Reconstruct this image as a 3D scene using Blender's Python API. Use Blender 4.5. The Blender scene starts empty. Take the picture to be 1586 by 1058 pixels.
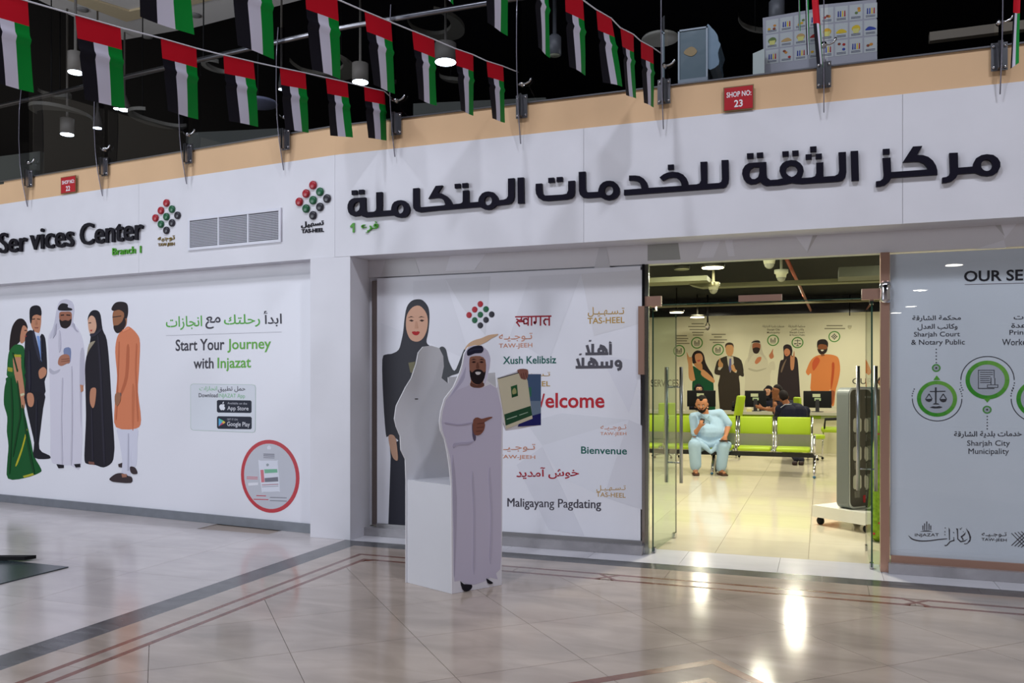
import bpy, bmesh, math, random
import numpy as np
from mathutils import Vector, Matrix
from mathutils.geometry import tessellate_polygon
random.seed(7)
S = bpy.context.scene
COL = S.collection

# ------------------------------------------------------------------ camera
F, CY, YAW = 1300.74, 588.85, 0.353
CAM = Vector((4.3076, -7.1766, 1.57))
cd = bpy.data.cameras.new('camera')
cam = bpy.data.objects.new('camera', cd)
COL.objects.link(cam)
cam.location = CAM
cam.rotation_euler = (math.pi/2, 0, YAW)
cd.sensor_width = 36
cd.lens = F*36/1586
cd.shift_y = (CY-529)/1586
cd.clip_start = 0.05
cd.clip_end = 200
S.camera = cam

# ------------------------------------------------------------------ world, lights, exposure
S.view_settings.view_transform = 'Standard'
S.view_settings.look = 'None'
S.view_settings.gamma = 1
S.view_settings.use_curve_mapping = False
S.view_settings.exposure = 0.0
W = bpy.data.worlds.new('world')
S.world = W
W.use_nodes = True
W.node_tree.nodes['Background'].inputs[0].default_value = (0.84, 0.77, 0.68, 1)
W.node_tree.nodes['Background'].inputs[1].default_value = 0.30
S.cycles.use_denoising = True
S.cycles.max_bounces = 7
S.cycles.transparent_max_bounces = 16
S.cycles.caustics_reflective = False
S.cycles.caustics_refractive = False
S.cycles.sample_clamp_indirect = 4


def light(name, kind, loc, energy, color, size=0.5, target=None, size_y=None, spread=None):
    l = bpy.data.lights.new(name, kind)
    l.energy = energy
    l.color = color
    if kind == 'AREA':
        l.size = size
        if size_y:
            l.shape = 'RECTANGLE'
            l.size_y = size_y
        else:
            l.shape = 'DISK'
        if spread:
            l.spread = spread
    else:
        l.shadow_soft_size = size
    o = bpy.data.objects.new(name, l)
    COL.objects.link(o)
    o.location = loc
    d = (Vector(target) if target else Vector((loc[0], loc[1], -10)))-Vector(loc)
    o.rotation_euler = d.to_track_quat('-Z', 'Y').to_euler()
    return o


# atrium lamps high over the mall side (cool), they throw the overhang and flag shadows
COOL = (0.86, 0.90, 1.0)
light('atrium_lamp', 'AREA', (7.5, -6.5, 10.2), 285, COOL, 0.7, (3.2, 0, 2.0))
light('atrium_lamp', 'AREA', (1.0, -7.5, 10.8), 275, COOL, 0.7, (0.5, 0, 2.0))
light('atrium_lamp', 'AREA', (-6.0, -6.0, 10.5), 190, COOL, 0.8, (-3.5, 0, 2.0))
light('upper_floor_fill', 'POINT', (-5.5, 2.6, 5.6), 26, (0.9, 0.92, 1.0), 0.3)  # unseen fill added to brighten the pale ceiling field and ribbons
light('upper_floor_fill', 'POINT', (2.5, 6.0, 5.2), 22, (0.9, 0.92, 1.0), 0.3)  # second unseen fill added, deeper in the upper floor
light('left_fill', 'AREA', (-8.5, -9.5, 2.9), 560, (0.84, 0.91, 1.0), 6, (0.3, 0, 1.1), 4)  # large unseen fill added from the left front for the lower walls
light('right_fill', 'POINT', (10.5, -9.5, 3.2), 420, (0.90, 0.90, 1.0), 0.5)  # unseen fill added from the right front for the standee print
light('overhead_fill', 'AREA', (1.0, -8.5, 12.0), 430, (0.84, 0.89, 1.0), 12, (1.0, -5, 0), 4)  # unseen soft fill added high over the mall side
# office lamps inside the service center (warm)
WARM = (1.0, 0.955, 0.76)
for lx, ly, le in ((3.4, 2.4, 130), (2.6, 4.2, 80), (5.6, 4.6, 50), (0.2, 6.5, 50), (3.4, 7.0, 70), (6.4, 8.8, 60), (0.6, 10.2, 60), (3.8, 10.9, 75), (6.8, 11.8, 50), (1.6, 13.2, 40), (5.0, 13.4, 40)):
    light('office_lamp', 'AREA', (lx, ly, 3.32), le, WARM, 0.3)

# ------------------------------------------------------------------ helpers
YR = Vector((math.cos(YAW), math.sin(YAW), 0))
YF = Vector((-math.sin(YAW), math.cos(YAW), 0))
HB, HT, PSI = 2.7904, 3.7939, 0.1057
G = 0.36


def ray(px, py):
    return YF+YR*((px-793)/F)+Vector((0, 0, -(py-CY)/F))


def at(px, py, Z):
    return CAM+ray(px, py)*Z


def zz(px, py, z):
    d = ray(px, py)
    return CAM+d*((z-CAM.z)/d.z)


def atx(px, py, y):
    d = ray(px, py)
    return CAM+d*((y-CAM.y)/d.y)


class Plane:
    def __init__(s, o, u, n):
        s.o, s.u, s.n, s.up = Vector(o), Vector(u).normalized(), Vector(n).normalized(), Vector((0, 0, 1))

    def pix(s, px, py):
        d = ray(px, py)
        t = (s.o-CAM).dot(s.n)/d.dot(s.n)
        p = CAM+d*t-s.o
        return (p.dot(s.u), p.z)

    def p3(s, u, v, off=0):
        return s.o+s.u*u+s.up*v+s.n*off

    def shift(s, d):
        return Plane(s.o+s.n*d, s.u, s.n)


uL = Vector((math.cos(PSI), -math.sin(PSI), 0))
nL = Vector((-math.sin(PSI), -math.cos(PSI), 0))
R0 = Plane((-0.2, 0, 0), (1, 0, 0), (0, -1, 0))       # right fascia face
L0 = Plane((-0.2, 0, 0), uL, nL)                       # left fascia face (u runs negative)
RG = Plane((-0.2, G, 0), (1, 0, 0), (0, -1, 0))       # glass line
LP = L0.shift(-0.17)                                   # left poster wall
BWY = 15.0
BW = Plane((0, BWY, 0), (1, 0, 0), (0, -1, 0))       # back wall of the office


def lin(c):
    c = c/255
    return c/12.92 if c <= 0.04045 else ((c+0.055)/1.055)**2.4


MATS = {}


def mat(rgb, rough=0.5, metal=0.0, coat=0.0, spec=0.5, emit=0, noise=0.0, scale=8, bump=0.0, name=None, alpha=None):
    if rough >= 0.5 and spec == 0.5 and not emit:
        spec = 0.2
    key = (rgb, rough, metal, coat, spec, emit, noise, scale, bump, name, alpha)
    if key in MATS:
        return MATS[key]
    m = bpy.data.materials.new(name or 'm_%02x%02x%02x' % tuple(int(v) for v in rgb))
    m.use_nodes = True
    nt = m.node_tree
    b = nt.nodes['Principled BSDF']
    c = tuple(lin(v) for v in rgb)+(1,)
    b.inputs['Base Color'].default_value = c
    b.inputs['Roughness'].default_value = rough
    b.inputs['Metallic'].default_value = metal
    b.inputs['Coat Weight'].default_value = coat
    b.inputs['Coat Roughness'].default_value = 0.03
    b.inputs['Specular IOR Level'].default_value = spec
    if emit:
        b.inputs['Emission Color'].default_value = c
        b.inputs['Emission Strength'].default_value = emit
    if alpha is not None:
        b.inputs['Alpha'].default_value = alpha
    if noise or bump:
        tc = nt.nodes.new('ShaderNodeTexCoord')
        n = nt.nodes.new('ShaderNodeTexNoise')
        n.inputs['Scale'].default_value = scale
        n.inputs['Detail'].default_value = 6
        nt.links.new(tc.outputs['Object'], n.inputs['Vector'])
        if noise:
            r = nt.nodes.new('ShaderNodeValToRGB')
            r.color_ramp.elements[0].position = 0.3
            r.color_ramp.elements[1].position = 0.7
            r.color_ramp.elements[0].color = tuple(max(0, v*(1-noise)) for v in c[:3])+(1,)
            r.color_ramp.elements[1].color = tuple(min(1, v*(1+noise*0.6)) for v in c[:3])+(1,)
            nt.links.new(n.outputs['Fac'], r.inputs['Fac'])
            nt.links.new(r.outputs['Color'], b.inputs['Base Color'])
        if bump:
            bp = nt.nodes.new('ShaderNodeBump')
            bp.inputs['Strength'].default_value = bump
            bp.inputs['Distance'].default_value = 0.01
            nt.links.new(n.outputs['Fac'], bp.inputs['Height'])
            nt.links.new(bp.outputs['Normal'], b.inputs['Normal'])
    MATS[key] = m
    return m


def glass_mat(name, tint=(0.93, 0.97, 0.95), refl=1.0, ior=1.5, rough=0.0):
    """thin architectural glass: clear pane with its fresnel mirror"""
    m = bpy.data.materials.new(name)
    m.use_nodes = True
    nt = m.node_tree
    nt.nodes.clear()
    out = nt.nodes.new('ShaderNodeOutputMaterial')
    tr = nt.nodes.new('ShaderNodeBsdfTransparent')
    tr.inputs[0].default_value = tint+(1,)
    gl = nt.nodes.new('ShaderNodeBsdfGlossy')
    gl.inputs['Roughness'].default_value = rough
    fr = nt.nodes.new('ShaderNodeFresnel')
    fr.inputs['IOR'].default_value = ior
    ge = nt.nodes.new('ShaderNodeNewGeometry')
    m3 = nt.nodes.new('ShaderNodeMath')
    m3.operation = 'SUBTRACT'
    m3.inputs[0].default_value = 1
    nt.links.new(ge.outputs['Backfacing'], m3.inputs[1])
    m4 = nt.nodes.new('ShaderNodeMath')
    m4.operation = 'MULTIPLY'
    mu = nt.nodes.new('ShaderNodeMath')
    mu.operation = 'MULTIPLY'
    mu.use_clamp = True
    mu.inputs[1].default_value = refl
    mx = nt.nodes.new('ShaderNodeMixShader')
    nt.links.new(fr.outputs[0], m4.inputs[0])
    nt.links.new(m3.outputs[0], m4.inputs[1])
    nt.links.new(m4.outputs[0], mu.inputs[0])
    nt.links.new(mu.outputs[0], mx.inputs[0])
    nt.links.new(tr.outputs[0], mx.inputs[1])
    nt.links.new(gl.outputs[0], mx.inputs[2])
    nt.links.new(mx.outputs[0], out.inputs[0])
    return m


def link(name, me, m=None, parent=None):
    if m is not None:
        for x in (m if isinstance(m, (list, tuple)) else [m]):
            me.materials.append(x)
    o = bpy.data.objects.new(name, me)
    COL.objects.link(o)
    if parent:
        o.parent = parent
        o.matrix_parent_inverse = Matrix.Translation(-parent.matrix_basis.translation) if True else Matrix()
    return o


def tag(o, label, cat, group=None, kind=None):
    if label:
        o['label'] = label
    if cat:
        o['category'] = cat
    if group:
        o['group'] = group
    if kind:
        o['kind'] = kind
    return o


def thing(name, loc, label, cat, group=None):
    o = bpy.data.objects.new(name, None)
    COL.objects.link(o)
    o.location = loc
    o.empty_display_size = 0.05
    return tag(o, label, cat, group)


def struct(o, label=None):
    o['kind'] = 'structure'
    if label:
        o['label'] = label
    return o


class MB:
    """collects shapes in world space, becomes ONE mesh object"""

    def __init__(s):
        s.v, s.f, s.mi, s.sm, s.mats = [], [], [], [], []

    def midx(s, m):
        if m is None:
            return 0
        if m not in s.mats:
            s.mats.append(m)
        return s.mats.index(m)

    def add(s, vs, fs, m=None, smooth=False):
        b = len(s.v)
        k = s.midx(m)
        s.v += [tuple(v) for v in vs]
        s.f += [tuple(i+b for i in f) for f in fs]
        s.mi += [k]*len(fs)
        s.sm += [smooth]*len(fs)
        return s

    def box(s, a, b, m=None):
        x0, y0, z0 = (min(a[i], b[i]) for i in range(3))
        x1, y1, z1 = (max(a[i], b[i]) for i in range(3))
        vs = [(x, y, z) for z in (z0, z1) for y in (y0, y1) for x in (x0, x1)]
        return s.add(vs, [(0, 2, 3, 1), (4, 5, 7, 6), (0, 1, 5, 4), (2, 6, 7, 3), (0, 4, 6, 2), (1, 3, 7, 5)], m)

    def fbox(s, o, ax, ay, az, m=None):
        """box from corner o with edge vectors"""
        o, ax, ay, az = map(Vector, (o, ax, ay, az))
        vs = [o+ax*i+ay*j+az*k for k in (0, 1) for j in (0, 1) for i in (0, 1)]
        fs = [(0, 2, 3, 1), (4, 5, 7, 6), (0, 1, 5, 4), (2, 6, 7, 3), (0, 4, 6, 2), (1, 3, 7, 5)]
        if ax.cross(ay).dot(az) < 0:
            fs = [f[::-1] for f in fs]
        return s.add(vs, fs, m)

    def tube(s, pts, r, m=None, n=8, closed=False, cap=True):
        pts = [Vector(p) for p in pts]
        rs = r if isinstance(r, (list, tuple)) else [r]*len(pts)
        vs, fs = [], []
        k = len(pts)
        up = Vector((0, 0, 1))
        prev = None
        for i, p in enumerate(pts):
            a = pts[i-1] if (i > 0 or closed) else p
            b = pts[(i+1) % k] if (i < k-1 or closed) else p
            d = (b-a).normalized()
            if prev is None:
                ref = up if abs(d.dot(up)) < 0.9 else Vector((1, 0, 0))
                x = d.cross(ref).normalized()
            else:
                x = (prev-d*prev.dot(d))
                x = x.normalized() if x.length > 1e-5 else d.cross(up).normalized()
            prev = x
            y = d.cross(x)
            for j in range(n):
                t = 2*math.pi*j/n
                vs.append(p+(x*math.cos(t)+y*math.sin(t))*rs[i])
        seg = k if closed else k-1
        for i in range(seg):
            i2 = (i+1) % k
            for j in range(n):
                j2 = (j+1) % n
                fs.append((i*n+j, i*n+j2, i2*n+j2, i2*n+j))
        if cap and not closed:
            fs.append(tuple(range(n))[::-1])
            fs.append(tuple((k-1)*n+j for j in range(n)))
        return s.add(vs, fs, m, True)

    def lathe(s, o, prof, m=None, n=20, axis=(0, 0, 1)):
        """prof list of (r,h) along axis"""
        o = Vector(o)
        q = Vector(axis).normalized()
        x = q.orthogonal().normalized()
        y = q.cross(x)
        vs, fs = [], []
        for r, h in prof:
            for j in range(n):
                t = 2*math.pi*j/n
                vs.append(o+q*h+(x*math.cos(t)+y*math.sin(t))*max(r, 1e-4))
        for i in range(len(prof)-1):
            for j in range(n):
                j2 = (j+1) % n
                fs.append((i*n+j, i*n+j2, (i+1)*n+j2, (i+1)*n+j))
        fs.append(tuple(range(n))[::-1])
        fs.append(tuple((len(prof)-1)*n+j for j in range(n)))
        return s.add(vs, fs, m, True)

    def ball(s, c, r, m=None, n=12, rr=None):
        c = Vector(c)
        rx, ry, rz = rr if rr else (r, r, r)
        vs, fs = [], []
        h = n//2
        for i in range(h+1):
            a = math.pi*i/h
            for j in range(n):
                t = 2*math.pi*j/n
                vs.append(c+Vector((rx*math.sin(a)*math.cos(t), ry*math.sin(a)*math.sin(t), rz*math.cos(a))))
        for i in range(h):
            for j in range(n):
                j2 = (j+1) % n
                fs.append((i*n+j, (i+1)*n+j, (i+1)*n+j2, i*n+j2))
        return s.add(vs, fs, m, True)

    def prism(s, pl, loops, d0, d1, m=None, side=None):
        """loops of (u,v) on plane pl, extruded from offset d0 (back) to d1 (front)"""
        L = []
        for lp in loops:
            q = []
            for p in lp:
                if not q or (abs(p[0]-q[-1][0])+abs(p[1]-q[-1][1])) > 1e-6:
                    q.append(p)
            if len(q) > 2:
                L.append(q)
        if not L:
            return s
        flat = [p for q in L for p in q]
        tris = tessellate_polygon([[Vector((p[0], p[1], 0)) for p in q] for q in L])
        n = len(flat)
        vs = [pl.p3(p[0], p[1], d1) for p in flat]
        ft = []
        for t in tris:
            a, b, c = (flat[i] for i in t)
            ar = (b[0]-a[0])*(c[1]-a[1])-(b[1]-a[1])*(c[0]-a[0])
            ft.append(tuple(t) if ar > 0 else tuple(t)[::-1])
        s.add(vs, ft, m)
        if d1-d0 > 0.0012:
            vs2 = [pl.p3(p[0], p[1], d0) for p in flat]
            s.add(vs2, [f[::-1] for f in ft], side or m)
            b = 0
            for q in L:
                k = len(q)
                fs = [(i, (i+1) % k, k+(i+1) % k, k+i) for i in range(k)]
                s.add([pl.p3(p[0], p[1], d0) for p in q]+[pl.p3(p[0], p[1], d1) for p in q], fs, side or m)
                b += k
        return s

    def build(s, name, m=None, parent=None):
        me = bpy.data.meshes.new(name)
        me.from_pydata(s.v, [], s.f)
        mats = s.mats if s.mats else ([m] if m else [])
        for x in mats:
            me.materials.append(x)
        if len(mats) > 1:
            me.polygons.foreach_set('material_index', s.mi)
        me.polygons.foreach_set('use_smooth', s.sm)
        me.validate()
        me.update()
        o = bpy.data.objects.new(name, me)
        COL.objects.link(o)
        if parent is not None:
            o.parent = parent
            o.matrix_parent_inverse = PINV(parent)
        return o


def PINV(p):
    m = Matrix.Identity(4)
    q = p
    chain = []
    while q is not None:
        chain.append(q)
        q = q.parent
    w = Matrix.Identity(4)
    for q in reversed(chain):
        w = w @ q.matrix_parent_inverse @ Matrix.LocRotScale(q.location, q.rotation_euler, q.scale)
    return w.inverted()


def Z(ox, oy, s):
    """points measured in an enlarged view back to photograph pixels"""
    return lambda pts: [(ox+x/s, oy+y/s) for x, y in pts]


def flat(m, pl, pts, layer, color, th=0.0011, rough=0.55):
    """a printed patch on a plane, polygon given in photo pixels"""
    m.prism(pl, [[pl.pix(*p) for p in pts]], 0, 0.0008*layer+0.0006, mat(color, rough))


def bez(pts, n=6):
    """closed catmull-rom smoothing"""
    out = []
    k = len(pts)
    for i in range(k):
        p0, p1, p2, p3 = pts[i-1], pts[i], pts[(i+1) % k], pts[(i+2) % k]
        for j in range(n):
            t = j/n
            out.append(tuple(0.5*((2*p1[a])+(-p0[a]+p2[a])*t+(2*p0[a]-5*p1[a]+4*p2[a]-p3[a])*t*t+(-p0[a]+3*p1[a]-3*p2[a]+p3[a])*t**3) for a in (0, 1)))
    return out


ARF = {'ا': 'ﺍﺎ', 'أ': 'ﺃﺄ', 'آ': 'ﺁﺂ', 'إ': 'ﺇﺈ', 'ب': 'ﺏﺐﺑﺒ', 'ت': 'ﺕﺖﺗﺘ', 'ث': 'ﺙﺚﺛﺜ', 'ج': 'ﺝﺞﺟﺠ', 'ح': 'ﺡﺢﺣﺤ', 'خ': 'ﺥﺦﺧﺨ', 'د': 'ﺩﺪ', 'ر': 'ﺭﺮ', 'ز': 'ﺯﺰ', 'س': 'ﺱﺲﺳﺴ', 'ش': 'ﺵﺶﺷﺸ', 'ط': 'ﻁﻂﻃﻄ', 'ع': 'ﻉﻊﻋﻌ', 'ف': 'ﻑﻒﻓﻔ', 'ق': 'ﻕﻖﻗﻘ', 'ك': 'ﻙﻚﻛﻜ', 'ل': 'ﻝﻞﻟﻠ', 'م': 'ﻡﻢﻣﻤ', 'ن': 'ﻥﻦﻧﻨ', 'ه': 'ﻩﻪﻫﻬ', 'و': 'ﻭﻮ', 'ي': 'ﻱﻲﻳﻴ', 'ة': 'ﺓﺔ', 'ﻻ': 'ﻻﻼ'}


def arab(s):
    """joined letter forms in visual order"""
    out = []
    s = s.replace('لا', 'ﻻ')
    n = len(s)
    for i, ch in enumerate(s):
        f = ARF.get(ch)
        if not f:
            out.append(ch)
            continue
        pj = i > 0 and (s[i-1] == 'ـ' or len(ARF.get(s[i-1], '')) == 4)
        nj = i < n-1 and len(f) == 4 and (s[i+1] in ARF or s[i+1] == 'ـ')
        out.append(f[3] if pj and nj else f[2] if nj else f[1] if pj else f[0])
    return ''.join(reversed(out))


def text_mesh(body, off=0.0, res=3):
    c = bpy.data.curves.new('t', 'FONT')
    c.body = body
    c.size = 1
    c.offset = off
    c.resolution_u = res
    c.fill_mode = 'FRONT'
    o = bpy.data.objects.new('t', c)
    COL.objects.link(o)
    dg = bpy.context.evaluated_depsgraph_get()
    dg.update()
    me = bpy.data.meshes.new_from_object(o.evaluated_get(dg))
    bpy.data.objects.remove(o)
    bpy.data.curves.remove(c)
    return me


def lettering(mb, pl, body, bl, br, tl, color, off=0.0, depth=0.0, layer=2, rough=0.5, res=3, dup=0.0):
    """text whose ink box has bottom-left bl, bottom-right br, top-left tl in photo pixels, laid on plane pl"""
    me = text_mesh(body, off, res)
    vs = [v.co.copy() for v in me.vertices]
    if not vs:
        return
    x0, x1 = min(v.x for v in vs), max(v.x for v in vs)
    y0, y1 = min(v.y for v in vs), max(v.y for v in vs)
    A, B, T = pl.pix(*bl), pl.pix(*br), pl.pix(*tl)
    sx = (B[0]-A[0])/(x1-x0)
    sh = (B[1]-A[1])/(x1-x0)
    sy = (T[1]-A[1])/(y1-y0)
    front = 0.0008*layer+0.0006+depth

    def P(v, d):
        return pl.p3(A[0]+(v.x-x0)*sx, A[1]+(v.y-y0)*sy+(v.x-x0)*sh, d)
    fs = []
    for p in me.polygons:
        q = tuple(p.vertices)
        fs.append(q if p.normal.z > 0 else q[::-1])
    m = mat(color, rough)
    if dup:
        w = Vector((dup, 0, 0))
        mb.add([P(v+w, front+0.0003) for v in vs], fs, m)
        vs = [v-w for v in vs]
    mb.add([P(v, front) for v in vs], fs, m)
    if depth:
        ed = {}
        for f in fs:
            for a, b in zip(f, f[1:]+f[:1]):
                ed[(a, b)] = 1
        sf = []
        k = len(vs)
        for (a, b) in ed:
            if (b, a) not in ed:
                sf.append((b, a, k+a, k+b))
        mb.add([P(v, front) for v in vs]+[P(v, 0.002) for v in vs], sf, m)
    bpy.data.meshes.remove(me)


def lpart(pl, items, name, parent, **kw):
    """several lines of lettering as one printed part"""
    for it in items:
        mb = MB()
        lettering(mb, pl, *it, **kw)
        o = mb.build(name, parent=parent)
    return o


def ring(mb, pl, c, r, w, color, layer=2, a0=0, a1=360, n=40, sy=1.0):
    cu, cv = pl.pix(*c)
    k = max(3, int(n*(a1-a0)/360))
    vs, fs = [], []
    d = 0.0008*layer+0.0006
    for i in range(k+1):
        t = math.radians(a0+(a1-a0)*i/k)
        for q in (r, r-w):
            vs.append(pl.p3(cu+q*math.cos(t), cv+q*sy*math.sin(t), d))
    for i in range(k):
        fs.append((2*i, 2*i+2, 2*i+3, 2*i+1))
    mb.add(vs, fs, mat(color, 0.5))


def disc(mb, pl, c, r, color, layer=1, n=32, sy=1.0):
    cu, cv = pl.pix(*c)
    d = 0.0008*layer+0.0006
    mb.add([pl.p3(cu+r*math.cos(2*math.pi*i/n), cv+r*sy*math.sin(2*math.pi*i/n), d) for i in range(n)], [tuple(range(n))], mat(color, 0.5))


CHROME = mat((205, 205, 210), 0.12, 1.0, name='chrome')
STEEL = mat((150, 150, 156), 0.28, 1.0, name='brushed_steel')
BRONZE = mat((196, 156, 138), 0.3, 0.65, name='rose_steel')
DARK = mat((28, 27, 34), 0.45)
BLACK = mat((12, 12, 16), 0.6)
GLASS = glass_mat('clear_glass')
GLASSG = glass_mat('green_glass', (0.86, 0.94, 0.90))
GLASSE = mat((40, 70, 60), 0.1, 0, 0.5, name='glass_edge')

# ================================================================== STRUCTURE
WHITE = mat((216, 215, 222), 0.42, noise=0.03, scale=3, name='white_panel')
POSTER = mat((222, 222, 230), 0.38, name='poster_white')


def marble(name, rgb, rough=0.16, var=0.12, scale=1.6, vein=0.25, rot=0.8):
    m = bpy.data.materials.new(name)
    m.use_nodes = True
    nt = m.node_tree
    b = nt.nodes['Principled BSDF']
    geo = nt.nodes.new('ShaderNodeNewGeometry')
    info = nt.nodes.new('ShaderNodeObjectInfo')
    mp = nt.nodes.new('ShaderNodeMapping')
    mp.inputs['Rotation'].default_value = (0, 0, rot)
    mp.inputs['Scale'].default_value = (1, 2.6, 1)
    nt.links.new(geo.outputs['Position'], mp.inputs['Vector'])
    n = nt.nodes.new('ShaderNodeTexNoise')
    n.inputs['Scale'].default_value = scale
    n.inputs['Detail'].default_value = 8
    n.inputs['Distortion'].default_value = 0.6
    nt.links.new(mp.outputs[0], n.inputs['Vector'])
    r = nt.nodes.new('ShaderNodeValToRGB')
    c = [lin(v) for v in rgb]
    e = r.color_ramp.elements
    e[0].position, e[1].position = 0.32, 0.68
    e[0].color = tuple(v*(1-var) for v in c)+(1,)
    e[1].color = tuple(v*(1+var*0.5) for v in c)+(1,)
    nt.links.new(n.outputs['Fac'], r.inputs['Fac'])
    hs = nt.nodes.new('ShaderNodeHueSaturation')
    mr = nt.nodes.new('ShaderNodeMapRange')
    mr.inputs['To Min'].default_value = 0.955
    mr.inputs['To Max'].default_value = 1.045
    nt.links.new(info.outputs['Random'], mr.inputs['Value'])
    nt.links.new(mr.outputs[0], hs.inputs['Value'])
    nt.links.new(r.outputs['Color'], hs.inputs['Color'])
    nt.links.new(hs.outputs['Color'], b.inputs['Base Color'])
    n2 = nt.nodes.new('ShaderNodeTexNoise')
    n2.inputs['Scale'].default_value = 5
    n2.inputs['Detail'].default_value = 5
    nt.links.new(geo.outputs['Position'], n2.inputs['Vector'])
    m2 = nt.nodes.new('ShaderNodeMapRange')
    m2.inputs['To Min'].default_value = rough*0.75
    m2.inputs['To Max'].default_value = rough*1.5
    nt.links.new(n2.outputs['Fac'], m2.inputs['Value'])
    nt.links.new(m2.outputs[0], b.inputs['Roughness'])
    return m


MARBLE = marble('cream_marble', (176, 161, 149), 0.12, 0.2)
MARBLE2 = marble('pale_marble', (200, 191, 190), 0.15, rot=0.1)
SLATE = marble('grey_marble', (84, 84, 86), 0.2, 0.45, 6)
BROWN = marble('brown_marble', (122, 78, 64), 0.2, 0.25, 8)
SILL = marble('white_marble', (216, 214, 220), 0.12, 0.05, 2)
OTILE = marble('office_tile', (214, 204, 182), 0.09, 0.03, 2)
GROUT = mat((160, 148, 140), 0.6, name='grout')


def clip(poly, a, b, c):
    """keep a*x+b*y<=c"""
    out = []
    for i in range(len(poly)):
        p, q = poly[i-1], poly[i]
        dp, dq = a*p[0]+b*p[1]-c, a*q[0]+b*q[1]-c
        if (dp <= 0) != (dq <= 0):
            t = dp/(dp-dq)
            out.append((p[0]+(q[0]-p[0])*t, p[1]+(q[1]-p[1])*t))
        if dq <= 0:
            out.append(q)
    return out


def slab(poly, z0, z1, m, name, parent):
    k = len(poly)
    me = bpy.data.meshes.new(name)
    ar = sum(poly[i-1][0]*poly[i][1]-poly[i][0]*poly[i-1][1] for i in range(k))
    if ar < 0:
        poly = poly[::-1]
    vs = [(x, y, z0) for x, y in poly]+[(x, y, z1) for x, y in poly]
    fs = [tuple(range(k, 2*k))]+[(i, (i+1) % k, k+(i+1) % k, k+i) for i in range(k)]
    me.from_pydata(vs, [], fs)
    me.materials.append(m)
    me.update()
    o = bpy.data.objects.new(name, me)
    COL.objects.link(o)
    o.parent = parent
    return o


def area(o):
    return o


def parea(p):
    return abs(sum(p[i-1][0]*p[i][1]-p[i][0]*p[i-1][1] for i in range(len(p))))/2


TZ = -0.001
floor = MB().box((-9, -24, -0.12), (11, 15.1, -0.010), GROUT).build('floor')
struct(floor, 'cream and white polished marble floor of the mall and office')
J = 0.0016   # half joint
SX0, SX1 = -0.088, 0.138      # dark strip across
BX1, BX2 = 0.378, 0.545       # brown lines across
# diagonal tiles of the framed field
ca, sa = math.cos(math.radians(-47)), math.sin(math.radians(-47))
T = 0.75
for i in range(-14, 16):
    for j in range(-14, 16):
        cx, cy = i*T-0.30, j*T+3.52
        # n1=( -sa,ca) measures i ; n2=(ca,sa)
        pts = []
        for du, dv in ((J, J), (T-J, J), (T-J, T-J), (J, T-J)):
            p, q = cx+du, -cy+dv
            # solve n1.x=p, n2.x=q with n1=(.731,.682), n2=(.682,-.731)
            pts.append((p*-sa+q*ca, p*ca+q*sa))
        c0 = (sum(p[0] for p in pts)/4, sum(p[1] for p in pts)/4)
        if c0[1] < -7.4 or c0[0] < -0.6 or c0[0] > 9 or c0[1] > 0.4 or c0[0] < 0.3-0.5 or (c0[1] < -5.2 and abs(c0[0]-4.6) > 3.4):
            continue
        poly = clip(pts, 0, 1, -0.735)
        poly = clip(poly, -1, 0, -(BX2+0.025)) if poly else poly
        if len(poly) > 2 and parea(poly) > 0.004:
            slab(poly, -0.01, TZ, MARBLE, 'floor_tile', floor)


def rect(x0, y0, x1, y1, m, name='floor_strip'):
    return slab([(x0, y0), (x1, y0), (x1, y1), (x0, y1)], -0.01, TZ, m, name, floor)


# dark border strip in pieces about a metre long
x = SX0
while x < 9:
    rect(x+J/2, -0.21, min(x+1.1, 9)-J/2, 0, SLATE)
    x += 1.1
y = -0.21
while y > -8:
    rect(SX0, y-1.1+J/2, SX1, y-J/2, SLATE)
    y -= 1.1
# cream band between dark strip and the brown lines, and between the lines
for y0, y1, xs in ((-0.515, -0.21, SX1), (-0.69, -0.56, BX1+0.045)):
    x = xs
    while x < 9:
        rect(x+J, y0, min(x+1.5, 9)-J, y1, MARBLE)
        x += 1.5
for x0, x1, ys in ((SX1, BX1, -0.515), (BX1+0.045, BX2-0.02, -0.69)):
    y = ys
    while y > -8:
        rect(x0, y-1.5+J, x1, y-J, MARBLE)
        y -= 1.5
# brown inlay lines with crossovers
XC = [(2.62, 2.79), (4.85, 5.02), (7.1, 7.27)]
for yy in (-0.56, -0.735):
    x = BX1 if yy > -0.6 else BX2-0.02
    for a, b in XC+[(9, 9)]:
        rect(x, yy, a, yy+0.045, BROWN)
        x = b
for a, b in XC:
    for y0, y1 in ((-0.56, -0.735), (-0.735, -0.56)):
        o = slab([(a, y0), (b, y1), (b, y1+0.045), (a, y0+0.045)], -0.01, TZ+(0.0006 if y0 > -0.6 else 0.0003), BROWN, 'floor_strip', floor)
rect(BX1, -8, BX1+0.045, -0.56, BROWN)
rect(BX2-0.02, -8, BX2+0.025, -0.735, BROWN)
# field left of the dark strip, square tiles
for i in range(0, 9):
    for j in range(-9, 1):
        x1 = SX0-i*0.9
        y0 = j*0.9
        poly = [(x1-0.9+J, y0+J), (x1-J, y0+J), (x1-J, min(y0+0.9, 1.2)-J), (x1-0.9+J, min(y0+0.9, 1.2)-J)]
        if x1 > -7 and not (x1 > -1 and j >= 0):
            slab(poly, -0.01, TZ, MARBLE2, 'floor_tile', floor)
slab([(SX0-J, 0), (SX0-J, 0.9), (-0.98, 0.9), (-0.98, 0)], -0.01, TZ, MARBLE2, 'floor_tile', floor)
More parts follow.
